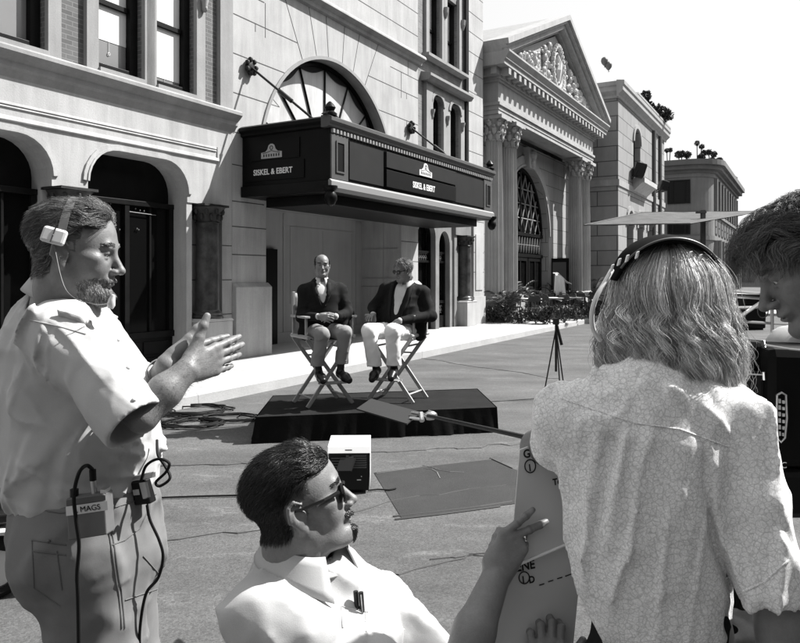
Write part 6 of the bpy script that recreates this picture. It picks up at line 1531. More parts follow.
    quadbox('belt_clip', (W(127, 477, y2), W(152, 472, y2), W(152, 478, y2), W(128, 482, y2)), .01, M['metal'], o3, .002)
    tag(MB().tube(curve([W(141, 481, y2), W(146, 466, y2-.01), W(158, 459, y2-.02), W(169, 463, y2-.02), W(166, 472, y2-.02), W(156, 482, y2-.02), W(160, 486, y2-.02), W(170, 478, y2-.015), W(165, 466, y2), W(158, 455, y2+.02), W(157, 440, y2+.05)], 10), .0034, 8).build('cable', M['rubber'], smooth=True), 'black cable in a figure of eight loop above the intercom box', 'cable')
    tag(MB().tube(curve([W(147, 505, y2), W(150, 520, y2), W(159, 540, y2), W(163, 557, y2), W(158, 578, y2), W(146, 594, y2-.01), W(140, 628, y2-.01), W(140, 660, y2)], 10), .0036, 8).build('cable', M['rubber'], smooth=True), 'black cable hanging from the intercom box down the front leg', 'cable')
man_left()
# ---------------------------------------------------------------- D: crouching man with sunglasses
def man_crouching():
    rs = np.random.RandomState(8); set_base(-.17, 1.45)
    sc = .895; R = rot(math.radians(11), math.radians(16), math.radians(0)); o = W(357, 498, 1.455)-R@(np.array([.122, 0, -.039])*sc)
    V, F, Pl, t = mhead(R, o, sc, jaw=1.02, double=.55, nose=.99, lean=.05, nl=.16, nr=.068, cheek=1.0)
    x, y, z = Pl.T
    mask = (z > .058+.35*np.clip(x-.062, 0, 1)) & (x < .084) | ((x < .026) & (z > .028)) | ((x < .012) & (z > -.015)) | ((x < -.028) & (z > -.05))
    mask &= ~((np.abs(y) > .081) | ((np.abs(y) > .074) & (x > -.033) & (x < .014) & (z < .02) & (z > -.05)))
    scalp(t, mask)
    parts = [(V, F, t, 0), (*eyes_mesh(R, o, sc), 1)]
    wr = W(496, 577, 1.335); f = nrm(W(516, 536, 1.35)-wr)
    V1, F1, t1 = marm([W(268, 622, 1.37), W(455, 692, 1.23), W(474, 632, 1.27), wr], [.034, .040, .036, .026], hand=dict(wrist=wr, f=f, n=(.15, 1, 0), side=(-1, 0, .3), curl=((-.15, .25, .15), (.1, .3, .2), (1.0, 1.2, .5), (1.15, 1.2, .5)), spread=(-.42, -.72, -.5, -.4), thumb=(.1, .85, .1, .1), sc=.82), res=.0024)
    parts.append((V1, F1, t1, 0))
    w2 = W(540, 688, 1.36); f2 = nrm(W(548, 640, 1.355)-w2)
    V2, F2, t2 = marm([W(385, 612, 1.62), W(470, 745, 1.5), w2*.6+W(470, 745, 1.5)*.4, w2], [.055, .045, .042, .029], hand=dict(wrist=w2, f=f2, n=(0, 1, .15), side=(1, 0, .2), curl=((.7, 1.0, .5), (.65, 1.0, .5), (.7, 1.1, .5), (.8, 1.1, .5)), spread=(.12, .03, -.08, -.2), thumb=(.75, .25, .1, .2), sc=.9), res=.0024)
    parts.append((V2, F2, t2, 0))
    root = body_obj(parts, 'dark haired man in sunglasses and white shirt crouching beside the cue cards')
    S = SDF((-.62, 1.0, .30), (.28, 2.0, 1.12), .007)
    S.chain([np.array([-.26, 1.6, .45]), W(312, 690, 1.5), W(312, 640, 1.49), W(303, 590, 1.49), W(302, 566, 1.48)], [.165, .175, .16, .105, .07], .07)
    S.chain([W(262, 615, 1.36), W(304, 585, 1.46), W(378, 606, 1.6)], [.068, .075, .066], .06)
    S.cone(W(262, 615, 1.36), W(370, 672, 1.27), .072, .07, .05); S.cone(W(378, 606, 1.6), W(432, 655, 1.56), .066, .064, .05)
    S.cone(W(340, 600, 1.45), W(350, 640, 1.42), .07, .09, .06)
    S.displace(folds(20, .014, [((.6, -.3, .8), 1.0), ((.9, .2, -.5), .7)], 12)); S.displace(folds(26, .004, [((.3, -.3, .9), 1)], 26))
    S.cone(o+R@np.array([-.03, 0, -.1]), o+R@np.array([-.09, 0, -.26]), .066, .064, .004, 'sub')
    SV, SF = S.mesh(1); sh = np_mesh('shirt', SV, [SF], M['shirt_white'], root); pr = Proj(SV, SF)
    nc = W(306, 551, 1.45); ax = nrm(np.array([.14, -.05, .98])); u1 = nrm(np.cross(np.array([.5, .86, 0]), ax)); u1 = nrm(np.array([.8, -.45, 0])-ax*(np.array([.8, -.45, 0])@ax)); u2 = np.cross(ax, u1); ri = []; ro = []
    for k in range(33):
        a = math.radians(28+304*k/32); c_ = math.cos(a); q = u1*c_+u2*math.sin(a); fr = max(0, c_)
        ri.append(nc+q*.079+ax*(.024)); ro.append(nc+q*(.100+.02*fr**2)+u1*.02*fr**3+ax*(-.022-.03*fr**2))
    collar('collar', ri, ro, M['shirt_white'], sh)
    ra = [nc+(u1*math.cos(t_)+u2*math.sin(t_))*.056+ax*.004 for t_ in np.linspace(0, 2*PI, 33)]; rb_ = [nc+(u1*math.cos(t_)+u2*math.sin(t_))*.092-ax*.014 for t_ in np.linspace(0, 2*PI, 33)]; collar('neckband', ra, rb_, M['shirt_white'], sh, .003)
    # pocket with pens
    for pts in ([(341, 606), (368, 612)], [(341, 606), (343, 628)], [(366, 612), (366, 632)]): seam('pocket_seam', pr, pts, M['thread'], sh, .0012)
    p0 = pr.uv(356, 604, .006); set_base(0, 0)
    if p0 is not None:
        for k, (du, lab, m) in enumerate(((0, 'black pen clipped in the chest pocket of the crouching man, nearer his chin', 'plastic_black'), (5, 'second pen in the chest pocket of the crouching man, with a bright clip', 'plastic_black'))):
            e = empty('pen', lab, 'pen', tuple(p0+np.array([du*.002, .0, -.002*k])), 0, 'pens in the shirt pocket')
            MB().tube([(-.004, 0, .022), (0, 0, -.03)], .0048, 8).build('barrel', M[m], e, smooth=True); g = MB(); g.tube([(-.003, -.006, .02), (-.001, -.008, 0), (0, -.006, -.016)], .0016, 5); g.build('clip', M['metal' if k else 'plastic_black'], e)
    set_base(-.17, 1.45)
    # trousers, shoes (he kneels on one knee)
    S = SDF((-.75, .9, -.02), (.55, 2.2, .62), .01); S.ell((-.27, 1.62, .42), (.18, .18, .16), .03)
    S.chain([(-.22, 1.5, .42), (.12, 1.36, .50), (.06, 1.38, .1)], [.10, .075, .06], .04); S.chain([(-.25, 1.72, .38), (.1, 1.82, .09), (-.3, 1.86, .09)], [.10, .075, .06], .04)
    TV, TF = S.mesh(1); np_mesh('trousers', TV, [TF], M['trouser_khaki'], root)
    S = SDF((-.7, 1.0, -.02), (.5, 2.1, .25), .008); shoe(S, (.05, 1.38, 0), (1, -.2)); shoe(S, (-.38, 1.86, 0), (-1, .2)); V_, F_ = S.mesh(1); np_mesh('shoes', V_, [F_], M['sole'], root)
    # hair: thick, dark, combed back from the brow; sideburn
    comb = lambda p: np.stack([-.75-.2*(p[:, 0] > .03), np.sign(p[:, 1])*.1+0*p[:, 0], -.55*(p[:, 0] < .03)-.5*(p[:, 2] < .03)], 1)
    short_hair(root, 'hair', Pl, F, mask, R, o, sc, 17000, lambda p: .024+.018*np.clip((p[:, 2]-.0)/.08, 0, 1)*(p[:, 0] < .06), comb, lambda p: .34+.3*np.clip((p[:, 0]-.02)/.05, 0, 1), M['hair_black'], rs, K=8, r=.0004, curl=.25, tv=.45)
    bm = ((np.abs(y) < .024) & (x > .07) & (z < -.088) & (z > -.117)) | ((np.abs(y) < .03) & (z < -.052) & (z > -.0625) & (x > .082))
    short_hair(root, 'beard', Pl, F, bm, R, o, sc, 1500, lambda p: .009+.004*(p[:, 2] < -.09), lambda p: np.stack([.4+0*p[:, 0], 0*p[:, 1], -1+0*p[:, 2]], 1), .35, M['hair_black'], rs, K=5, r=.0005)
    eb = (np.abs(z-.023) < .005) & (np.abs(y) > .012) & (np.abs(y) < .052) & (x > .06)
    short_hair(root, 'eyebrow', Pl, F, eb, R, o, sc, 350, lambda p: .010+0*p[:, 0], lambda p: np.stack([-.3+0*p[:, 0], np.sign(p[:, 1]), .1+0*p[:, 0]], 1), .3, M['hair_black'], rs, K=4, r=.0005)
    # sunglasses
    sg = empty('sunglasses'); sg.parent = root; H = lambda p: o+R@(np.asarray(p, float)*sc)
    g = MB()
    for s_ in (1, -1):
        n = 22; vs = []
        def lp(a, k, dx): return H((.098-.16*abs(.032+.026*k*math.cos(a)*1.0)**1*.42+dx, s_*(.033+.027*k*math.cos(a)), -.006+.021*k*math.sin(a)*(1.0 if math.sin(a) > 0 else 1.1)))
        vs = [lp(2*PI*k/n, 1.0, .002) for k in range(n)]+[lp(2*PI*k/n, .82, .002) for k in range(n)]+[lp(2*PI*k/n, 1.0, -.003) for k in range(n)]+[lp(2*PI*k/n, .82, -.003) for k in range(n)]
        fs = []
        for k in range(n):
            k2 = (k+1) % n; fs += [(k, k2, n+k2, n+k), (2*n+k, 3*n+k, 3*n+k2, 2*n+k2), (k, 2*n+k, 2*n+k2, k2), (n+k, n+k2, 3*n+k2, 3*n+k)]
        g.add(vs, fs)
        l = MB(); l.add([lp(2*PI*k/n, .84, 0) for k in range(n)], [tuple(range(n))]); l.build('lens', M['glass_dark'], sg)
        tmp = MB(); tmp.tube([H((.086, s_*.061, .006)), H((.05, s_*.077, .005)), H((.005, s_*.083, .004)), H((-.012, s_*.085, .006)), H((-.03, s_*.082, -.006))], [.0042, .0036, .003, .0028, .0025], 6); tmp.build('temple_arm', M['plastic_black'], sg)
    g.tube([H((.1, -.012, .004)), H((.103, 0, .006)), H((.1, .012, .004))], .0028, 6); g.build('frame', M['plastic_black'], sg)
    set_base(0, 0)
man_crouching()
# ---------------------------------------------------------------- cue cards
M['card'] = mat('grey_card', 0.5, 0.85, var=0.05, scale=4, spec=0.15); M['card_edge'] = mat('sunlit_white_card_edge', 0.8, 0.8); M['ink'] = mat('black_marker', 0.006, 0.7)
def card(label, uvs, y, lines, tilt):
    P = [W(u, v, y+dy) for (u, v, dy) in uvs]; c = sum(P)/len(P); o = empty('cue_card', label, 'cue card', tuple(c), 0, 'cue cards')
    Q = [p-c for p in P]; n = len(Q); g = MB(); th = np.array([0, .006, 0]); g.add(Q+[q+th for q in Q], [tuple(range(n)), tuple(range(2*n-1, n-1, -1))]+[(i, i+n, (i+1) % n+n, (i+1) % n) for i in range(n)]); b = g.build('board', M['card'], o)
    nv = nrm(np.cross(Q[1]-Q[0], Q[-1]-Q[0])); nv = nv if nv[1] < 0 else -nv; ux = nrm(np.array([math.cos(tilt), 0, math.sin(tilt)])-nv*(np.array([math.cos(tilt), 0, math.sin(tilt)])@nv)); uy = np.cross(nv, ux); Mx = Matrix((ux, uy, nv)).transposed()
    def onp(u, v):
        d = W(u, v, 1.0)-np.array([0, 0, EYE]); k = (P[0]-np.array([0, 0, EYE]))@nv/(d@nv); return np.array([0, 0, EYE])+d*k+nv*.0012-c
    for kind, *a in lines:
        if kind == 't': text_mesh('lettering', a[0], a[3], M['ink'], o, tuple(onp(a[1], a[2])), Mx.to_euler(), sx=.9, extrude=.0002, offset=.0006, align='LEFT')
        elif kind == 'c': MB().tube([onp(a[0]+a[2]*math.cos(t), a[1]+a[3]*math.sin(t)) for t in np.linspace(.3, 2*PI+.5, 22)], .0012, 5).build('ring_mark', M['ink'], o)
        else: MB().tube([onp(a[0], a[1]), onp(a[2], a[3])], .0011, 5).build('dash_mark', M['ink'], o)
    return o, Q, c
o1, Q1, c1 = card('upper grey cue card with handwriting, its lower edge catching the sun', [(520, 450, .01), (566, 432, .03), (612, 415, .05), (606, 528, .05), (564, 544, .02), (510, 566, 0), (515, 508, .005)], 1.372,
    [('t', 'GENE', 523.5, 458, .022), ('t', '1', 528, 471, .018), ('c', 530, 466, 5.4, 6.5), ('t', 'To', 553, 485, .017)], .12)
MB().tube([Q1[5]+np.array([.004, -.001, -.002]), Q1[4]+np.array([0, -.001, -.002]), Q1[3]+np.array([0, -.001, -.002])], .0028, 6).build('sunlit_white_edge', M['card_edge'], o1)  # white board edge, its sunlit brightness put in as a paler strip
card('lower grey cue card with a dashed line, held at the bottom by fingers', [(511, 558, .0), (548, 545, .015), (584, 532, .03), (577, 606, .02), (573, 648, .01), (530, 655, .0), (488, 662, -.02)], 1.392,
    [('t', 'GENE', 508.5, 573, .024), ('t', '1', 521.5, 583, .018), ('c', 524, 577.5, 5.2, 6), ('t', 'D', 529, 583, .018), ('d', 539, 585, 544, 583.5), ('d', 548, 581.5, 553, 580), ('d', 557, 578.5, 562, 577), ('d', 565, 576, 572, 573.5)], .12)
# ---------------------------------------------------------------- E: woman from behind
def woman():
    rs = np.random.RandomState(12); set_base(.47, 1.25)
    yh = 1.335; sc = .80; R = rot(math.radians(100), math.radians(-6), 0); o = W(668, 306, yh)
    V, F, Pl, t = mhead(R, o, sc, res=.003, lean=-.01, nl=.11, nr=.048)
    parts = [(V, F, t, 0), (*eyes_mesh(R, o, sc), 1)]
    wr = W(605, 470, 1.60); hold = W(600, 458, 1.62)
    V1, F1, t1 = marm([W(574, 424, 1.29), W(540, 448, 1.42), W(568, 462, 1.52), wr], [.038, .036, .034, .025], hand=dict(wrist=wr, f=(.5, .8, .1), n=(-.3, .2, .9), side=(-.8, .5, .2), curl=((1.0, 1.3, .8),)*4, thumb=(.6, .9, .4, .4), sc=.9), res=.003); parts.append((V1, F1, t1, 0))
    wr2 = W(775, 640, 1.42)
    V2, F2, t2 = marm([W(738, 440, 1.25), W(776, 560, 1.20), W(786, 668, 1.19), W(780, 655, 1.32), wr2], [.036, .044, .043, .034, .025], hand=dict(wrist=wr2, f=(-.3, .95, .1), n=(0, .1, -1), side=(-1, -.2, 0), curl=((.3, .5, .3),)*4, sc=.9), res=.0035); parts.append((V2, F2, t2, 0))
    root = body_obj(parts, 'woman with long wavy hair seen from behind in a white floral print shirt')
    # shirt
    S = SDF((.12, .98, .92), (.78, 1.58, 1.47), .0045); fl = ((0, 1, 0), .68)
    S.chain([W(668, 640, 1.27), W(662, 590, 1.27), W(652, 530, 1.27), W(650, 480, 1.27), W(655, 440, 1.27), W(660, 405, 1.28)], [.108, .120, .136, .140, .128, .09], .06, flat=fl)
    S.chain([W(568, 418, 1.275), W(650, 396, 1.28), W(735, 418, 1.255)], [.056, .072, .060], .05)
    hmL, hmR = W(552, 445, 1.335), W(764, 584, 1.2); S.cone(W(570, 416, 1.275), hmL, .048, .040, .03); S.chain([W(738, 424, 1.245), W(752, 500, 1.215), hmR], [.058, .062, .065], .014)
    S.cone(W(549, 440, 1.31), W(547, 453, 1.31), .026, .020, .03)
    S.displace(folds(30, .012, [((.12, 0, 1), 1.2), ((-.35, .1, .9), .7)], 17)); S.displace(folds(36, .004, [((.25, .1, 1), 1.0), ((-.6, 0, .7), .6)], 34))
    # pleat in the back
    def pleat(P):
        q = np.clip((1.345-P[:, 2])/.28, 0, 1); uu = CU+FPX*P[:, 0]/P[:, 1]; vv = CV-FPX*(P[:, 2]-EYE)/P[:, 1]; x0 = 619-(vv-428)*.17; d = (uu-x0)
        on = (P[:, 1] < 1.27)*np.clip((vv-428)/10, 0, 1)*np.clip((560-vv)/90, 0, 1)
        q1 = on*(.014*np.exp(-((d+4)/7.0)**2)-.016*np.exp(-((d-7)/6.0)**2))
        ar = 706+np.interp(vv, [440, 470, 510, 545, 600], [0, 0, 2, 8, 30]); w = np.clip((vv-440)/25, 0, 1)*(P[:, 1] < 1.26); dd = uu-ar
        return q1+w*(.022*np.exp(-(dd/5.0)**2)-.012*np.exp(-((dd-13)/9.0)**2))
    S.displace(pleat)
    for hm, sh in ((hmL, W(570, 416, 1.275)), (hmR, W(752, 500, 1.215))):
        d = nrm(hm-sh); a_ = nrm(np.cross(d, [0, 1, .3])); S.ell(hm+d*.07, (.072, .072, .07), 0, 'sub', R=np.stack([a_, np.cross(d, a_), d], 1)) if hm is hmR else None; S.cone(hm-d*.03, hm+d*.04, .036, .044, 0, 'sub') if hm is hmR else None
    S.half((0, 0, .955), (0, 0, -1))
    SV, SF = S.mesh(1); m = cloth_mat('floral_print_cotton', 0.86)
    nt = m.node_tree; N = nt.nodes; L = nt.links; b = N['Principled BSDF']; src = b.inputs['Base Color'].links[0].from_socket; tc = [n for n in N if n.type == 'TEX_COORD'][0]
    def vor(scale, ft, seedoff):
        no = N.new('ShaderNodeTexNoise'); no.inputs['Scale'].default_value = 60; L.new(tc.outputs['Object'], no.inputs['Vector'])
        mx = N.new('ShaderNodeVectorMath'); mx.operation = 'MULTIPLY_ADD'; L.new(no.outputs['Color'], mx.inputs[0]); mx.inputs[1].default_value = (.012,)*3; L.new(tc.outputs['Object'], mx.inputs[2])
        v = N.new('ShaderNodeTexVoronoi'); v.feature = ft; v.inputs['Scale'].default_value = scale; L.new(mx.outputs[0], v.inputs['Vector']); return v.outputs['Distance']
    d1 = vor(112, 'DISTANCE_TO_EDGE', 0); r1 = N.new('ShaderNodeMapRange'); r1.inputs['From Min'].default_value = .02; r1.inputs['From Max'].default_value = .11; r1.inputs['To Min'].default_value = .74; r1.inputs['To Max'].default_value = 1.0; L.new(d1, r1.inputs['Value'])
    d2 = vor(210, 'DISTANCE_TO_EDGE', 1); r2 = N.new('ShaderNodeMapRange'); r2.inputs['From Min'].default_value = .0; r2.inputs['From Max'].default_value = .12; r2.inputs['To Min'].default_value = .8; r2.inputs['To Max'].default_value = 1.0; L.new(d2, r2.inputs['Value'])
    q0 = N.new('ShaderNodeMath'); q0.operation = 'MULTIPLY'; L.new(r1.outputs[0], q0.inputs[0]); L.new(r2.outputs[0], q0.inputs[1])
    d3 = vor(170, 'F1', 2); r4 = N.new('ShaderNodeMapRange'); r4.inputs['From Min'].default_value = .28; r4.inputs['From Max'].default_value = .52; r4.inputs['To Min'].default_value = 1.0; r4.inputs['To Max'].default_value = .90; L.new(d3, r4.inputs['Value'])
    q1 = N.new('ShaderNodeMath'); q1.operation = 'MULTIPLY'; L.new(q0.outputs[0], q1.inputs[0]); L.new(r4.outputs[0], q1.inputs[1])
    q2 = N.new('ShaderNodeMath'); q2.operation = 'MULTIPLY'; L.new(src, q2.inputs[0]); L.new(q1.outputs[0], q2.inputs[1]); L.new(q2.outputs[0], b.inputs['Base Color'])
    sh = np_mesh('shirt', SV, [SF], m, root); pr = Proj(SV, SF)
    for pts in ([(560, 398), (595, 410), (635, 423), (680, 429), (729, 447)], [(738, 594), (764, 582), (789, 560)]): seam('seam', pr, pts, m, sh, .0016, .0002)
    S = SDF((.1, .95, -.02), (.85, 1.6, 1.02), .01); S.cone((.465, 1.28, .96), (.465, 1.28, .88), .125, .15, .03, flat=fl); S.chain([(.39, 1.28, .85), (.38, 1.3, .5), (.38, 1.3, .08)], [.09, .06, .05], .03); S.chain([(.54, 1.28, .85), (.55, 1.3, .5), (.56, 1.3, .08)], [.09, .06, .05], .03)
    TV, TF = S.mesh(1); np_mesh('trousers', TV, [TF], M['dark_cloth'], root)
    S = SDF((.2, 1.1, -.02), (.8, 1.8, .2), .008); shoe(S, (.38, 1.3, 0), (0, 1)); shoe(S, (.56, 1.3, 0), (.1, 1)); V_, F_ = S.mesh(1); np_mesh('shoes', V_, [F_], M['sole'], root)
    # hair: wavy locks falling from the crown
    c = o+np.array([0.0, -.002, .0]); z_top = W(0, 243, yh)[2]; NL = 330; per = 95; K = 30; out = []; tones = []
    def path(t):     # hair body: dome over the skull, then a curtain that widens; radius and height (0 top .. 1 end)
        th = np.clip(t/.42, 0, 1)*PI/2; r = .098*np.sin(th)+.024*np.clip((t-.42)/.4, 0, 1)-.008*np.clip((t-.86)/.14, 0, 1); dz = .115*(1-np.cos(th)); return r, dz, np.clip((t-.42)/.58, 0, 1)
    ts = np.linspace(0, 1, K)
    for k in range(NL):
        back = k < NL*.84
        phi = rs.uniform(-1.75, 1.75) if back else rs.uniform(1.75, 2*PI-1.75); lay = rs.uniform(.55, 1.0)**.5; zb = W(0, rs.uniform(366, 400) if back else rs.uniform(340, 380), 1.25)[2]+.03*(1-lay)
        t0 = rs.uniform(.02, .2); wl = rs.uniform(3.2, 3.8); ph = 2.2*math.sin(phi*2.3)+rs.randn()*.8; amp = rs.uniform(.008, .013); drift = rs.uniform(-.1, .1); tn = rs.choice([.4, .65, 1.0, 1.4, 1.9], p=[.2, .25, .25, .18, .12])
        t = t0+(1-t0)*ts; per = int(115*rs.uniform(.5, 1.4)); off = rs.randn(per, 3)*np.array([.0034, .0034, .003]); tp = rs.uniform(.9, 1.06, per); pj = rs.randn(per)*.07; al = rs.uniform(.985, 1.015, per); ln = rs.uniform(.86, 1.04, per)
        r, dz, dn = path(t); r = r*(lay*.24+.76); wav = amp*np.clip((t-.2)/.4, 0, 1); a = phi+drift*t
        stray = rs.rand(per) < .03
        for j in range(per):
            s1 = np.sin(wl*2*PI*t*al[j]+ph+pj[j]); s2 = np.cos(wl*2*PI*t*al[j]+ph+pj[j]+.6); rr = r+wav*.6*s2*tp[j]; da = wav*s1*tp[j]/np.maximum(r, .04)
            xx = rr*np.sin(a+da)*1.03; yy = -rr*np.cos(a+da)*.95; zz = z_top-dz-(z_top-.115-zb)*dn*ln[j]
            sp = (np.clip(t/.3, .4, 1)*(1+.4*np.clip((t-.85)/.15, 0, 1))*(2.6 if stray[j] else 1))[:, None]; out.append(np.stack([c[0]+xx, c[1]+yy, zz], 1)+off[j]*sp); tones.append(np.clip(tn*(1+.22*rs.randn()), .15, 3.2))
    hm_ = mat('wavy_blond_hair', 0.52, 0.36, attr='tone', spec=0.5); M['hair_blond'] = hm_
    hair_mesh('hair', np.array(out), rs.uniform(.00028, .0005, len(out)), tones, hm_, root)
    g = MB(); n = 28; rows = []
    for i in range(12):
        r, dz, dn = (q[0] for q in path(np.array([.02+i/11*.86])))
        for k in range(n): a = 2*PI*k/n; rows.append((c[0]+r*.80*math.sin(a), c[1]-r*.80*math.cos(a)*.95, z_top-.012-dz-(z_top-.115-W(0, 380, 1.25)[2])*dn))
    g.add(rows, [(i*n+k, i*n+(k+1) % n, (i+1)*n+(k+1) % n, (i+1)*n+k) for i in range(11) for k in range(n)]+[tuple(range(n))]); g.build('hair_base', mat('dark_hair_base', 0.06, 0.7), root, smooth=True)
    # dark padded headband with clips and a white headset tube
    hb = empty('headband'); hb.parent = root; g = MB(); nA, nW = 40, 8; vs = []; tops = []
    cc = np.array([W(661, 0, yh)[0], yh, W(0, 294, yh)[2]])
    for i in range(nA+1):
        a = math.radians(14+152*i/nA); wdt = .008+.030*math.sin(PI*i/nA)**.8; rx, rz = .102, .110
        for j in range(nW+1):
            q = (j/nW)*2-1; yy = -.03+q*wdt; dome = math.sqrt(max(.1, 1-((yy+.01)/.125)**2)); vs.append(cc+np.array([-rx*math.cos(a)*dome*1.02, yy, rz*math.sin(a)*dome]))
    g.add(vs, [(i*(nW+1)+j, (i+1)*(nW+1)+j, (i+1)*(nW+1)+j+1, i*(nW+1)+j+1) for i in range(nA) for j in range(nW)])
    b_ = g.build('band', mat('dark_padded_band', .006, .85, spec=.05), hb, smooth=True); s_ = b_.modifiers.new('s', 'SOLIDIFY'); s_.thickness = .007
    g = MB()
    for u, v in ((612, 268), (619, 262), (627, 258.5), (637, 255), (690, 255), (700, 258)):
        p = W(u, v, yh-.105); g.obox(p, (.002, 0, .001), (0, .004, 0), (.0015, 0, .006))
    g.build('clip', M['plastic_white'], hb, bevel=.001)
    rim = [vs[i*(nW+1)]+np.array([0, -.003, .002]) for i in range(3, nA-2)]; MB().tube(rim, .0022, 6).build('rim', M['plastic_grey'], hb, smooth=True)
    MB().tube(curve([W(612, 270, 1.24), W(604, 284, 1.22), W(596, 298, 1.21), W(592, 313, 1.21), W(593, 328, 1.22), W(600, 340, 1.25)]), .0042, 8).build('headset_tube', M['plastic_white'], hb, smooth=True)
    set_base(0, 0)
M['dark_cloth'] = cloth_mat('dark_cloth', 0.012, bump=.1); M['st'] = mat('shirt_stitching', 0.3, 0.9)
woman()
# ---------------------------------------------------------------- F: man at the right edge
def A3_(*q): return np.array(q)
def man_right():
    rs = np.random.RandomState(15); set_base(1.1, 1.65)
    sc = 1.18; R = rot(math.radians(164), math.radians(-27), 0); o = W(761, 275, 1.62)-R@np.array([.091, 0, .018])*sc
    V, F, Pl, t = mhead(R, o, sc, lean=.0, nl=.15, nr=.056, brow=1.1, nose=1.0)
    x, y, z = Pl.T
    mask = (z > .05+.4*np.clip(x-.06, 0, 1)) & (x < .088) | ((x < .022) & (z > .01)) | ((x < -.03) & (z > -.08)); mask &= ~((np.abs(y) > .081) | ((np.abs(y) > .074) & (x > -.033) & (x < .014) & (z < .02) & (z > -.05)))
    scalp(t, mask)
    parts = [(V, F, t, 0), (*eyes_mesh(R, o, sc, 1.0, (0, -.4)), 1)]
    wl = A3_(.95, 1.57, 1.17); nb = o+R@np.array([-.045, 0, -.19])*sc
    V1, F1, t1 = marm([A3_(1.12, 1.46, 1.38), A3_(1.20, 1.42, 1.12), wl], [.05, .042, .027], hand=dict(wrist=wl, f=(-.9, -.2, .1), n=(0, .2, -1), side=(0, -1, 0), curl=((.3, .4, .3),)*4, sc=.95), res=.0035); parts.append((V1, F1, t1, 0))
    V2, F2, t2 = marm([A3_(1.08, 1.86, 1.38), A3_(1.12, 1.90, 1.12), A3_(.92, 1.76, 1.14)], [.05, .042, .03], res=.006); parts.append((V2, F2, t2, 0))
    root = body_obj(parts, 'man with thick short hair bending his head over the camera at the right edge')
    S = SDF((.72, 1.25, .9), (1.6, 2.1, 1.6), .007); S.chain([(1.24, 1.68, .95), (1.20, 1.67, 1.15), (1.09, 1.66, 1.32), nb+A3_(.01, .02, -.03)], [.15, .16, .15, .075], .06); S.chain([A3_(1.12, 1.47, 1.385), nb+A3_(.04, .05, -.06), A3_(1.08, 1.85, 1.385)], [.066, .075, .066], .05)
    S.cone(A3_(1.12, 1.47, 1.385), A3_(1.18, 1.43, 1.2), .066, .068, .04); S.cone(A3_(1.08, 1.85, 1.385), A3_(1.11, 1.89, 1.2), .066, .068, .04); S.cone(nb+A3_(-.03, .03, -.03), A3_(.95, 1.68, 1.39), .07, .105, .05)
    S.displace(folds(41, .008, [((.3, .2, .9), 1.0)], 14)); S.cone(o+R@np.array([-.03, 0, -.09])*sc, nb, .066, .060, .004, 'sub')
    SV, SF = S.mesh(1); sh = np_mesh('shirt', SV, [SF], M['shirt_white'], root)
    nc = nb+R@np.array([.0, 0, .02]); ax = nrm(R@np.array([.12, 0, 1.0])); u1 = nrm(np.array([-.9, -.4, 0])-ax*(np.array([-.9, -.4, 0])@ax)); u2 = np.cross(ax, u1); ri = []; ro = []
    for k in range(33):
        a = math.radians(26+308*k/32); c_ = math.cos(a); q = u1*c_+u2*math.sin(a); fr = max(0, c_); ri.append(nc+q*.072+ax*.022); ro.append(nc+q*(.096+.02*fr**2)+u1*.025*fr**3+ax*(-.03-.035*fr**2))
    collar('collar', ri, ro, M['shirt_white'], sh)
    g = MB(); g.tube([W(763, 311, 1.66)+np.array([.012*math.cos(t), 0, .016*math.sin(t)]) for t in np.linspace(0, 2*PI, 16)], .0013, 5); g.build('neck_cord', M['plastic_grey'], root)
    S = SDF((.85, 1.3, -.02), (1.6, 2.1, 1.0), .012); S.cone((1.24, 1.68, .95), (1.25, 1.68, .86), .145, .155, .03); S.chain([(1.25, 1.58, .86), (1.24, 1.58, .5), (1.25, 1.56, .08)], [.1, .075, .06], .03); S.chain([(1.26, 1.78, .86), (1.26, 1.79, .5), (1.26, 1.81, .08)], [.1, .075, .06], .03)
    TV, TF = S.mesh(1); np_mesh('trousers', TV, [TF], M['dark_cloth'], root)
    S = SDF((.85, 1.3, -.02), (1.5, 2.1, .2), .01); shoe(S, (1.27, 1.56, 0), (-1, 0)); shoe(S, (1.28, 1.81, 0), (-1, 0)); V_, F_ = S.mesh(1); np_mesh('shoes', V_, [F_], M['sole'], root)
    comb = lambda p: np.stack([.15+.7*(p[:, 0] > .0), np.sign(p[:, 1])*.35+0*p[:, 0], -.7*(p[:, 2] < .06)+.2*(p[:, 2] > .06)], 1)
    short_hair(root, 'hair', Pl, F, mask, R, o, sc, 17000, lambda p: .055+.04*np.clip((p[:, 0])/.08, 0, 1), comb, lambda p: .6+.25*np.clip(p[:, 0]/.08, 0, 1), M['hair_brown'], rs, K=8, r=.00042, curl=.8, tv=.5)
    eb = (np.abs(z-.023) < .006) & (np.abs(y) > .01) & (np.abs(y) < .052) & (x > .06)
    short_hair(root, 'eyebrow', Pl, F, eb, R, o, sc, 420, lambda p: .010+0*p[:, 0], lambda p: np.stack([-.3+0*p[:, 0], np.sign(p[:, 1]), .1+0*p[:, 0]], 1), .3, M['hair_brown'], rs, K=4, r=.0005)
    set_base(0, 0)
man_right()
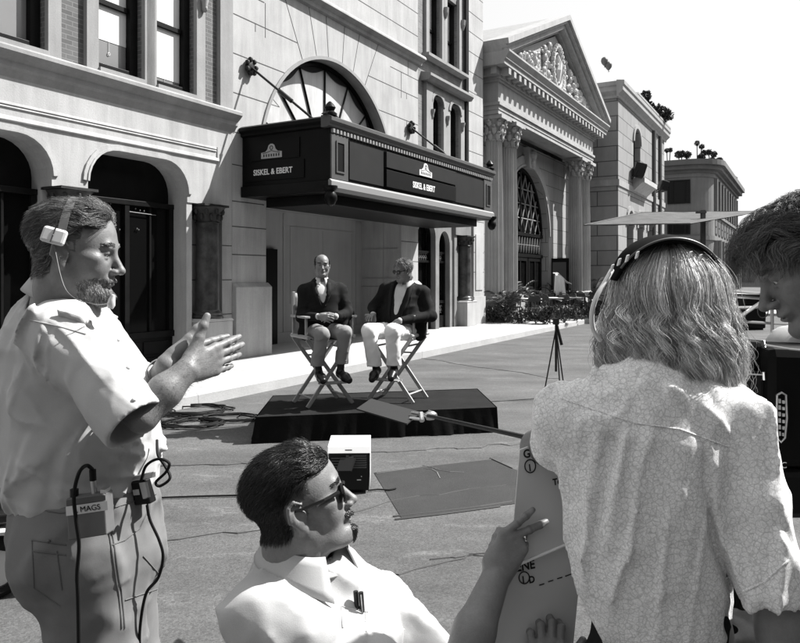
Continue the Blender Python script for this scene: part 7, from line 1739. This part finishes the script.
# ---------------------------------------------------------------- the camera at the right edge
c = W(775, 420, 1.46); o = empty('film_camera', 'large black film camera between the woman and the man at the right edge', 'camera', tuple(c), 0)
def wbox(name, u0, u1, v0, v1, y0, dep, m, par, bev=.006, slope=0.0):
    y = y0; P = [W(u0, v0, y)-c, W(u1, v0+slope, y)-c, W(u1, v1, y)-c, W(u0, v1, y)-c]; d = np.array([0, dep, 0]); g = MB(); g.add(P+[p+d for p in P], [(0, 1, 2, 3), (7, 6, 5, 4), (0, 4, 5, 1), (1, 5, 6, 2), (2, 6, 7, 3), (3, 7, 4, 0)]); return g.build(name, m, par, bevel=bev)
M['cam_black'] = mat('matt_black_camera', .006, .55, spec=.08)
wbox('magazine', 766, 850, 346, 470, 1.36, .14, M['cam_black'], o, .02, 3); wbox('body', 726, 765, 372, 440, 1.37, .12, mat('camera_grey_black', 0.016, 0.5, spec=.1), o, .008); wbox('viewfinder', 738, 764.5, 339, 371, 1.39, .1, M['cam_black'], o, .012, 2)
wbox('base_plate', 730, 850, 471, 520, 1.36, .15, M['plastic_black'], o, .012)
g = MB(); g.tube([W(736, 338, 1.42)-c, W(764, 340.5, 1.40)-c, W(766, 350, 1.38)-c], .0022, 6); g.tube([W(765, 345, 1.357)-c, W(790, 349, 1.357)-c, W(845, 354, 1.357)-c], .0022, 6); g.tube([W(727, 373, 1.366)-c, W(764, 375, 1.366)-c], .0014, 5); g.tube([W(763.5, 372, 1.366)-c, W(764, 380, 1.366)-c], .003, 6); g.build('lit_edge_strips', M['metal'], o)  # bright strips stand in for the lit edges of the camera case
hd = MB(); pts = [(777, 395), (781.5, 392.5), (786, 395), (787, 418), (785, 438), (781, 442), (777.5, 438), (776.5, 418), (777, 395)]; hd.tube([W(u, v, 1.345)-c for u, v in pts], .0022, 7); hb_ = hd.build('handle', M['metal'], o, smooth=True)
g = MB(); 
for k in range(6): p = W(779.5, 401+6.5*k, 1.352)-c; g.obox(p, (.0014, 0, 0), (0, .002, 0), (0, 0, .004)); p = W(783.5, 402+6.5*k, 1.352)-c; g.obox(p, (.0018, 0, 0), (0, .002, 0), (0, 0, .0028))
g.build('gauge_mark', M['plastic_white'], o)
text_mesh('lettering', '4', .03, mat('grey_marking', .055, .5), o, tuple(W(750, 397, 1.366)-c), (PI/2, 0, 0), align='LEFT', extrude=.0004); text_mesh('lettering', 'C', .016, M['plastic_white'], o, tuple(W(781, 468, 1.356)-c), (PI/2, 0, 0), align='LEFT', extrude=.0004)
g = MB(); g.lathe((0, .16, -c[2]+.04), [(.05, 0), (.045, .75), (.05, .95), (.075, .97), (.075, 1.0)], 16); g.build('pedestal', M['plastic_black'], o, smooth=True)
g = MB()
for a in (0.4, 2.5, 4.6): g.tube([(0, .16, -c[2]+.25), (.42*math.cos(a), .16+.42*math.sin(a), -c[2]+.04)], .025, 8)
g.build('tripod_leg', M['plastic_black'], o)
# ---------------------------------------------------------------- B and C: the two seated men
M['jacket'] = cloth_mat('dark_blazer', 0.008, bump=.1); M['lapel'] = cloth_mat('blazer_lapel', 0.013, bump=.1); M['trouser_grey'] = cloth_mat('grey_trousers', 0.21); M['trouser_white'] = cloth_mat('white_trousers', 0.72); M['shirt_pale'] = cloth_mat('pale_shirt', 0.5)
def seated(label, P, hair_fn, jacket_seed, tr_mat, head_kw, sc, R, o, extra=None):
    """P: joints in world space"""
    cx = P['pelvis']; set_base(cx[0], cx[1]); rs = np.random.RandomState(jacket_seed)
    V, F, Pl, t = mhead(R, o, sc, res=.0034, nl=.14, tone_kw=dict(lip=.7), **head_kw); parts = [(V, F, t, 0), (*eyes_mesh(R, o, sc, head_kw.get('wide', 1)), 1)]
    for s_ in ('r', 'l'):
        h = P['hand_'+s_]; V1, F1, t1 = marm([P['sh_'+s_], P['el_'+s_], h['wrist']], [.05, .042, .028], hand=h, res=.0034); parts.append((V1, F1, t1, 0))
    root = body_obj(parts, label)
    lo = np.array([cx[0]-.6, cx[1]-.75, .9]); hi = np.array([cx[0]+.6, cx[1]+.55, 1.75]); S = SDF(lo, hi, .0075); fw = P['fwd']; lf = np.array([-fw[1], fw[0], 0])
    tor = [P['pelvis'], P['belly'], P['chest'], P['neck']]; rr = P['rad']; S.chain(tor, rr, .06, flat=(lf, 1.22)); S.chain([P['sh_r'], P['neck']*.55+P['chest']*.45, P['sh_l']], [.075, .085, .075], .06)
    for s_ in ('r', 'l'): w = P['hand_'+s_]['wrist']; e = P['el_'+s_]; S.chain([P['sh_'+s_], e, w+nrm(e-w)*.035], [.075, .062, .046], .04)
    for q in P['skirt']: S.cone(q[0], q[1], q[2], q[3], .05)
    S.displace(folds(jacket_seed, .010, [((.3, .1, 1), 1), ((.9, .2, .3), .6)], 13))
    for s_ in ('r', 'l'): w = P['hand_'+s_]['wrist']; e = P['el_'+s_]; d = nrm(w-e); a_ = nrm(np.cross(d, [0.1, .3, 1])); S.ell(w+d*.03, (.07, .07, .055), 0, 'sub', R=np.stack([a_, np.cross(d, a_), d], 1))
    top, bot = P['v_top'], P['v_bot']; S.chain([top+fw*.02, (top+bot)/2+fw*.03, bot+fw*.025], [P['v_w'], P['v_w']*.75, P.get('v_b', .010)], .004, 'sub', flat=(fw, 2.2)); S.cone(P['neck']+np.array([0, 0, -.02]), P['neck']+np.array([0, 0, .12]), .068, .075, .004, 'sub')
    JV, JF = S.mesh(1); np_mesh('blazer', JV, [JF], M['jacket'], root)
    S = SDF(lo, hi, .0075); S.chain(tor, [r-.014 for r in rr], .06, flat=(lf, 1.2)); S.cone(P['neck'], P['neck']+np.array([0, 0, .03]), .066, .062, .02); S.cone(o+R@np.array([-.03, 0, -.09]), o+R@np.array([-.05, 0, -.2]), .057, .056, .003, 'sub')
    for s_ in ('r', 'l'): w = P['hand_'+s_]['wrist']; e = P['el_'+s_]; d = nrm(e-w); S.cone(w+d*.012, w+d*.05, .034, .036, .002)
    S.displace(folds(jacket_seed+5, .004, [((.1, .1, 1), 1)], 22)); SV, SF = S.mesh(1); sh = np_mesh('shirt', SV, [SF], M['shirt_pale'], root)
    nc = o+R@np.array([-.035, 0, -.135]); ax = np.array([0, 0, 1.0]); u1 = nrm([fw[0], fw[1], -.15]); u2 = np.cross(ax, u1); ri = []; ro = []
    for k in range(25):
        a = math.radians(17+326*k/24); q = u1*math.cos(a)+u2*math.sin(a); fr = max(0, math.cos(a)); ri.append(nc+q*.062+ax*.010); ro.append(nc+q*(.078+.03*fr**2)+ax*(-.018-.05*fr**2))
    collar('collar', ri, ro, M['shirt_pale'], sh)
    pj = Proj(JV, JF)
    for sgn in (1, -1):
        inn, outr = [], []
        for tt in np.linspace(0, 1, 14):
            b0 = top*(1-tt)+bot*tt; w0 = P['v_w']*(1-tt)*1.05+P.get('v_b', .012)*tt*1.1; lw = .045*math.sin(PI*min(1, .25+tt*.75))**.7+.004
            p1, p2 = (pj.hit(b0+lf*sgn*q+fw*.6, -fw, .006) for q in (w0+.004, w0+lw))
            if p1 is not None and p2 is not None: inn.append(p1); outr.append(p2)
        if len(inn) > 3:
            nq = len(inn); np_mesh('lapel', np.array(inn+outr), [np.array([(i, i+1, nq+i+1, nq+i) for i in range(nq-1)])], M['lapel'], root).modifiers.new('s', 'SOLIDIFY').thickness = .006
    S = SDF(np.array([cx[0]-.5, cx[1]-.75, .3]), np.array([cx[0]+.55, cx[1]+.5, 1.25]), .0075)
    S.ell(P['pelvis']+np.array([0, 0, -.03]), (.17, .16, .10), .03)
    for s_ in ('r', 'l'): S.chain([P['hip_'+s_], P['kn_'+s_], P['an_'+s_]], P['leg_r'], .035); S.cone(P['an_'+s_]+np.array([0, 0, .1]), P['an_'+s_], P['leg_r'][2], P['leg_r'][2]*1.1, .01)
    S.displace(folds(jacket_seed+9, .007, [((.1, .2, 1), 1), ((.8, -.4, .3), .7)], 15))
    for s_ in ('r', 'l'): S.ell(P['an_'+s_]+np.array([0, 0, -.06]), (.12, .12, .06), 0, 'sub')
    TV, TF = S.mesh(1); np_mesh('trousers', TV, [TF], tr_mat, root)
    S = SDF(np.array([cx[0]-.5, cx[1]-.9, .28]), np.array([cx[0]+.55, cx[1]+.3, .85]), .006)
    for s_ in ('r', 'l'):
        a, t_ = P['an_'+s_], P['toe_'+s_]; hl = P['heel_'+s_]; S.cone(a+np.array([0, 0, .04]), hl+np.array([0, 0, .04]), .038, .04, .02); S.chain([hl+np.array([0, 0, .035]), hl*.4+t_*.6+np.array([0, 0, .035]), t_+np.array([0, 0, .028])], [.042, .047, .036], .025)
    V_, F_ = S.mesh(1); np_mesh('shoes', V_, [F_], M['shoe_black'], root)
    hair_fn(root, Pl, F, R, o, sc, rs)
    if extra: extra(root, R, o, sc)
    set_base(0, 0)
M['shoe_black'] = mat('black_shoes', 0.006, 0.35, spec=.3)
def hairB(root, Pl, F, R, o, sc, rs):
    x, y, z = Pl.T; mask = ((x < .046) & (z > .0) & (z < .105-.8*np.clip(x+.03, 0, 1)) & (np.abs(y) > .047)) | ((x < -.05) & (z > -.06) & (z < .095)); mask &= ~((np.abs(y) > .081) | ((np.abs(y) > .074) & (x > -.033) & (x < .014) & (z < .02) & (z > -.05)))
    short_hair(root, 'hair', Pl, F, mask, R, o, sc, 4600, lambda p: .030+0*p[:, 0], lambda p: np.stack([-.6+0*p[:, 0], 0*p[:, 1], -.6+0*p[:, 2]], 1), .5, M['hair_black'], rs, K=6, r=.0018)
    eb = (np.abs(z-.023) < .006) & (np.abs(y) > .012) & (np.abs(y) < .052) & (x > .06); short_hair(root, 'eyebrow', Pl, F, eb, R, o, sc, 220, lambda p: .012+0*p[:, 0], lambda p: np.stack([-.3+0*p[:, 0], np.sign(p[:, 1]), .1+0*p[:, 0]], 1), .3, M['hair_black'], rs, K=4, r=.0011)
def hairC(root, Pl, F, R, o, sc, rs):
    x, y, z = Pl.T; mask = (z > .055+.3*np.clip(x-.05, 0, 1)) & (x < .088) | ((x < .03) & (z > .0)) | ((x < -.02) & (z > -.08)); mask &= ~((np.abs(y) > .081) | ((np.abs(y) > .074) & (x > -.033) & (x < .014) & (z < .02) & (z > -.05)))
    short_hair(root, 'hair', Pl, F, mask, R, o, sc, 4500, lambda p: .045+0*p[:, 0], lambda p: np.stack([.5*(p[:, 0] > .02)-.3, np.sign(p[:, 1])*.7, -.6*(p[:, 2] < .07)+0*p[:, 2]], 1), .45, M['hair_sand'], rs, K=7, r=.0013, curl=.5)
def glassesC(root, R, o, sc):
    H = lambda p: o+R@(np.asarray(p, float)*sc); g = MB(); e = empty('glasses'); e.parent = root
    for s_ in (1, -1):
        g.tube([H((.098, s_*(.033+.024*math.cos(a)), -.004+.019*math.sin(a))) for a in np.linspace(0, 2*PI, 16)], .0034, 6); g.tube([H((.095, s_*.057, .004)), H((.04, s_*.082, .006)), H((-.012, s_*.084, .006))], .003, 5)
        l = MB(); l.add([H((.0985, s_*(.033+.022*math.cos(a)), -.004+.017*math.sin(a))) for a in np.linspace(0, 2*PI, 13)[:-1]], [tuple(range(12))]); l.build('lens', mat('tinted_lens', .05, .1, spec=.3) if 'lens' not in M else M['lens'], e)
    g.tube([H((.1, -.01, 0)), H((.103, 0, .003)), H((.1, .01, 0))], .003, 5); g.build('frame', M['plastic_black'], e)
M['hair_sand'] = mat('sandy_hair', 0.2, 0.4, attr='tone', spec=0.4); M['lens'] = mat('tinted_lens', .05, .1, spec=.3)
A3 = np.array
fB = nrm([.22, -.975, 0]); hb = W(326, 317, 7.36)
PB = dict(fwd=fB, pelvis=W(322, 328, 7.74)*[1, 1, 0]+A3([0, 0, 1.06]), belly=W(322, 312, 7.72), chest=W(322, 295, 7.72), neck=W(322, 282, 7.73), rad=[.16, .155, .15, .07], sh_r=W(304.5, 291, 7.68), sh_l=W(340, 290, 7.78), el_r=W(302, 317, 7.62), el_l=W(348, 314, 7.72),
    hand_r=dict(wrist=W(319, 316.5, 7.42), f=nrm([.85, -.35, -.12]), n=(.3, .95, -.3), side=(0, .1, 1), curl=((.5, .7, .4),)*4, sc=1.0), hand_l=dict(wrist=W(335, 316.5, 7.44), f=nrm([-.85, -.4, -.1]), n=(-.3, .95, -.35), side=(0, .1, 1), curl=((.55, .8, .4),)*4, sc=1.0),
    skirt=[(W(313, 318, 7.68), W(306, 333, 7.66), .10, .085), (W(331, 318, 7.7), W(343, 326, 7.66), .10, .08)], v_top=W(321.5, 283, 7.6), v_bot=W(323.5, 306, 7.55), v_w=.058,
    hip_r=W(314, 331, 7.68), hip_l=W(331, 330, 7.74), kn_r=W(322, 334, 7.28), kn_l=W(345, 333, 7.34), an_r=W(317.5, 365, 7.4), an_l=W(341.5, 363, 7.46), leg_r=[.094, .070, .066], heel_r=W(319, 378, 7.42), toe_r=W(323, 383.5, 7.22), heel_l=W(340, 377, 7.47), toe_l=W(349, 383, 7.34))
RB = rot(math.radians(-80), math.radians(1), 0); seated('balding man in a dark blazer and grey trousers sitting with clasped hands', PB, hairB, 31, M['trouser_grey'], dict(wide=.95, jaw=.95), .99, RB, W(322, 265.5, 7.68))
fC = nrm([-.42, -.907, 0])
PC = dict(fwd=fC, pelvis=W(405, 330, 7.98)*[1, 1, 0]+A3([0, 0, 1.06]), belly=W(402, 315, 7.93), chest=W(403, 296, 7.95), neck=W(404, 284, 7.95), rad=[.18, .195, .165, .075], sh_r=W(386, 290, 7.98), sh_l=W(423, 293, 7.9), el_r=W(374, 308, 8.02), el_l=W(431, 316, 7.82),
    hand_r=dict(wrist=W(373, 315, 7.88), f=nrm([-.3, -.9, -.1]), n=(0, .1, -1), side=(.9, -.3, 0), curl=((.25, .3, .2),)*4, sc=.98), hand_l=dict(wrist=W(399, 321, 7.55), f=nrm([-.75, -.2, -.6]), n=(.2, .75, -.6), side=(-.3, -.2, .9), curl=((.3, .4, .2),)*4, sc=1.0),
    skirt=[(W(418, 318, 7.9), W(419, 333, 7.86), .09, .085), (W(388, 312, 7.95), W(380, 322, 7.98), .08, .06)], v_top=W(401, 284, 7.82), v_bot=W(391.5, 320, 7.66), v_w=.075, v_b=.05,
    hip_r=W(393, 331, 7.92), hip_l=W(410, 332, 7.86), kn_r=W(369, 331, 7.58), kn_l=W(392, 331, 7.46), an_r=W(374, 365, 7.64), an_l=W(394, 364, 7.56), leg_r=[.104, .078, .074], heel_r=W(377, 374, 7.62), toe_r=W(372, 382, 7.46), heel_l=W(394, 374, 7.58), toe_l=W(391, 381, 7.4))
RC = rot(math.radians(-140), math.radians(-12), math.radians(-3)); seated('blond man in glasses, dark blazer and white trousers sitting turned to the man beside him', PC, hairC, 37, M['trouser_white'], dict(wide=1.06, jaw=1.1, double=.8, cheek=1.1), 1.0, RC, W(403, 270, 7.86), glassesC)
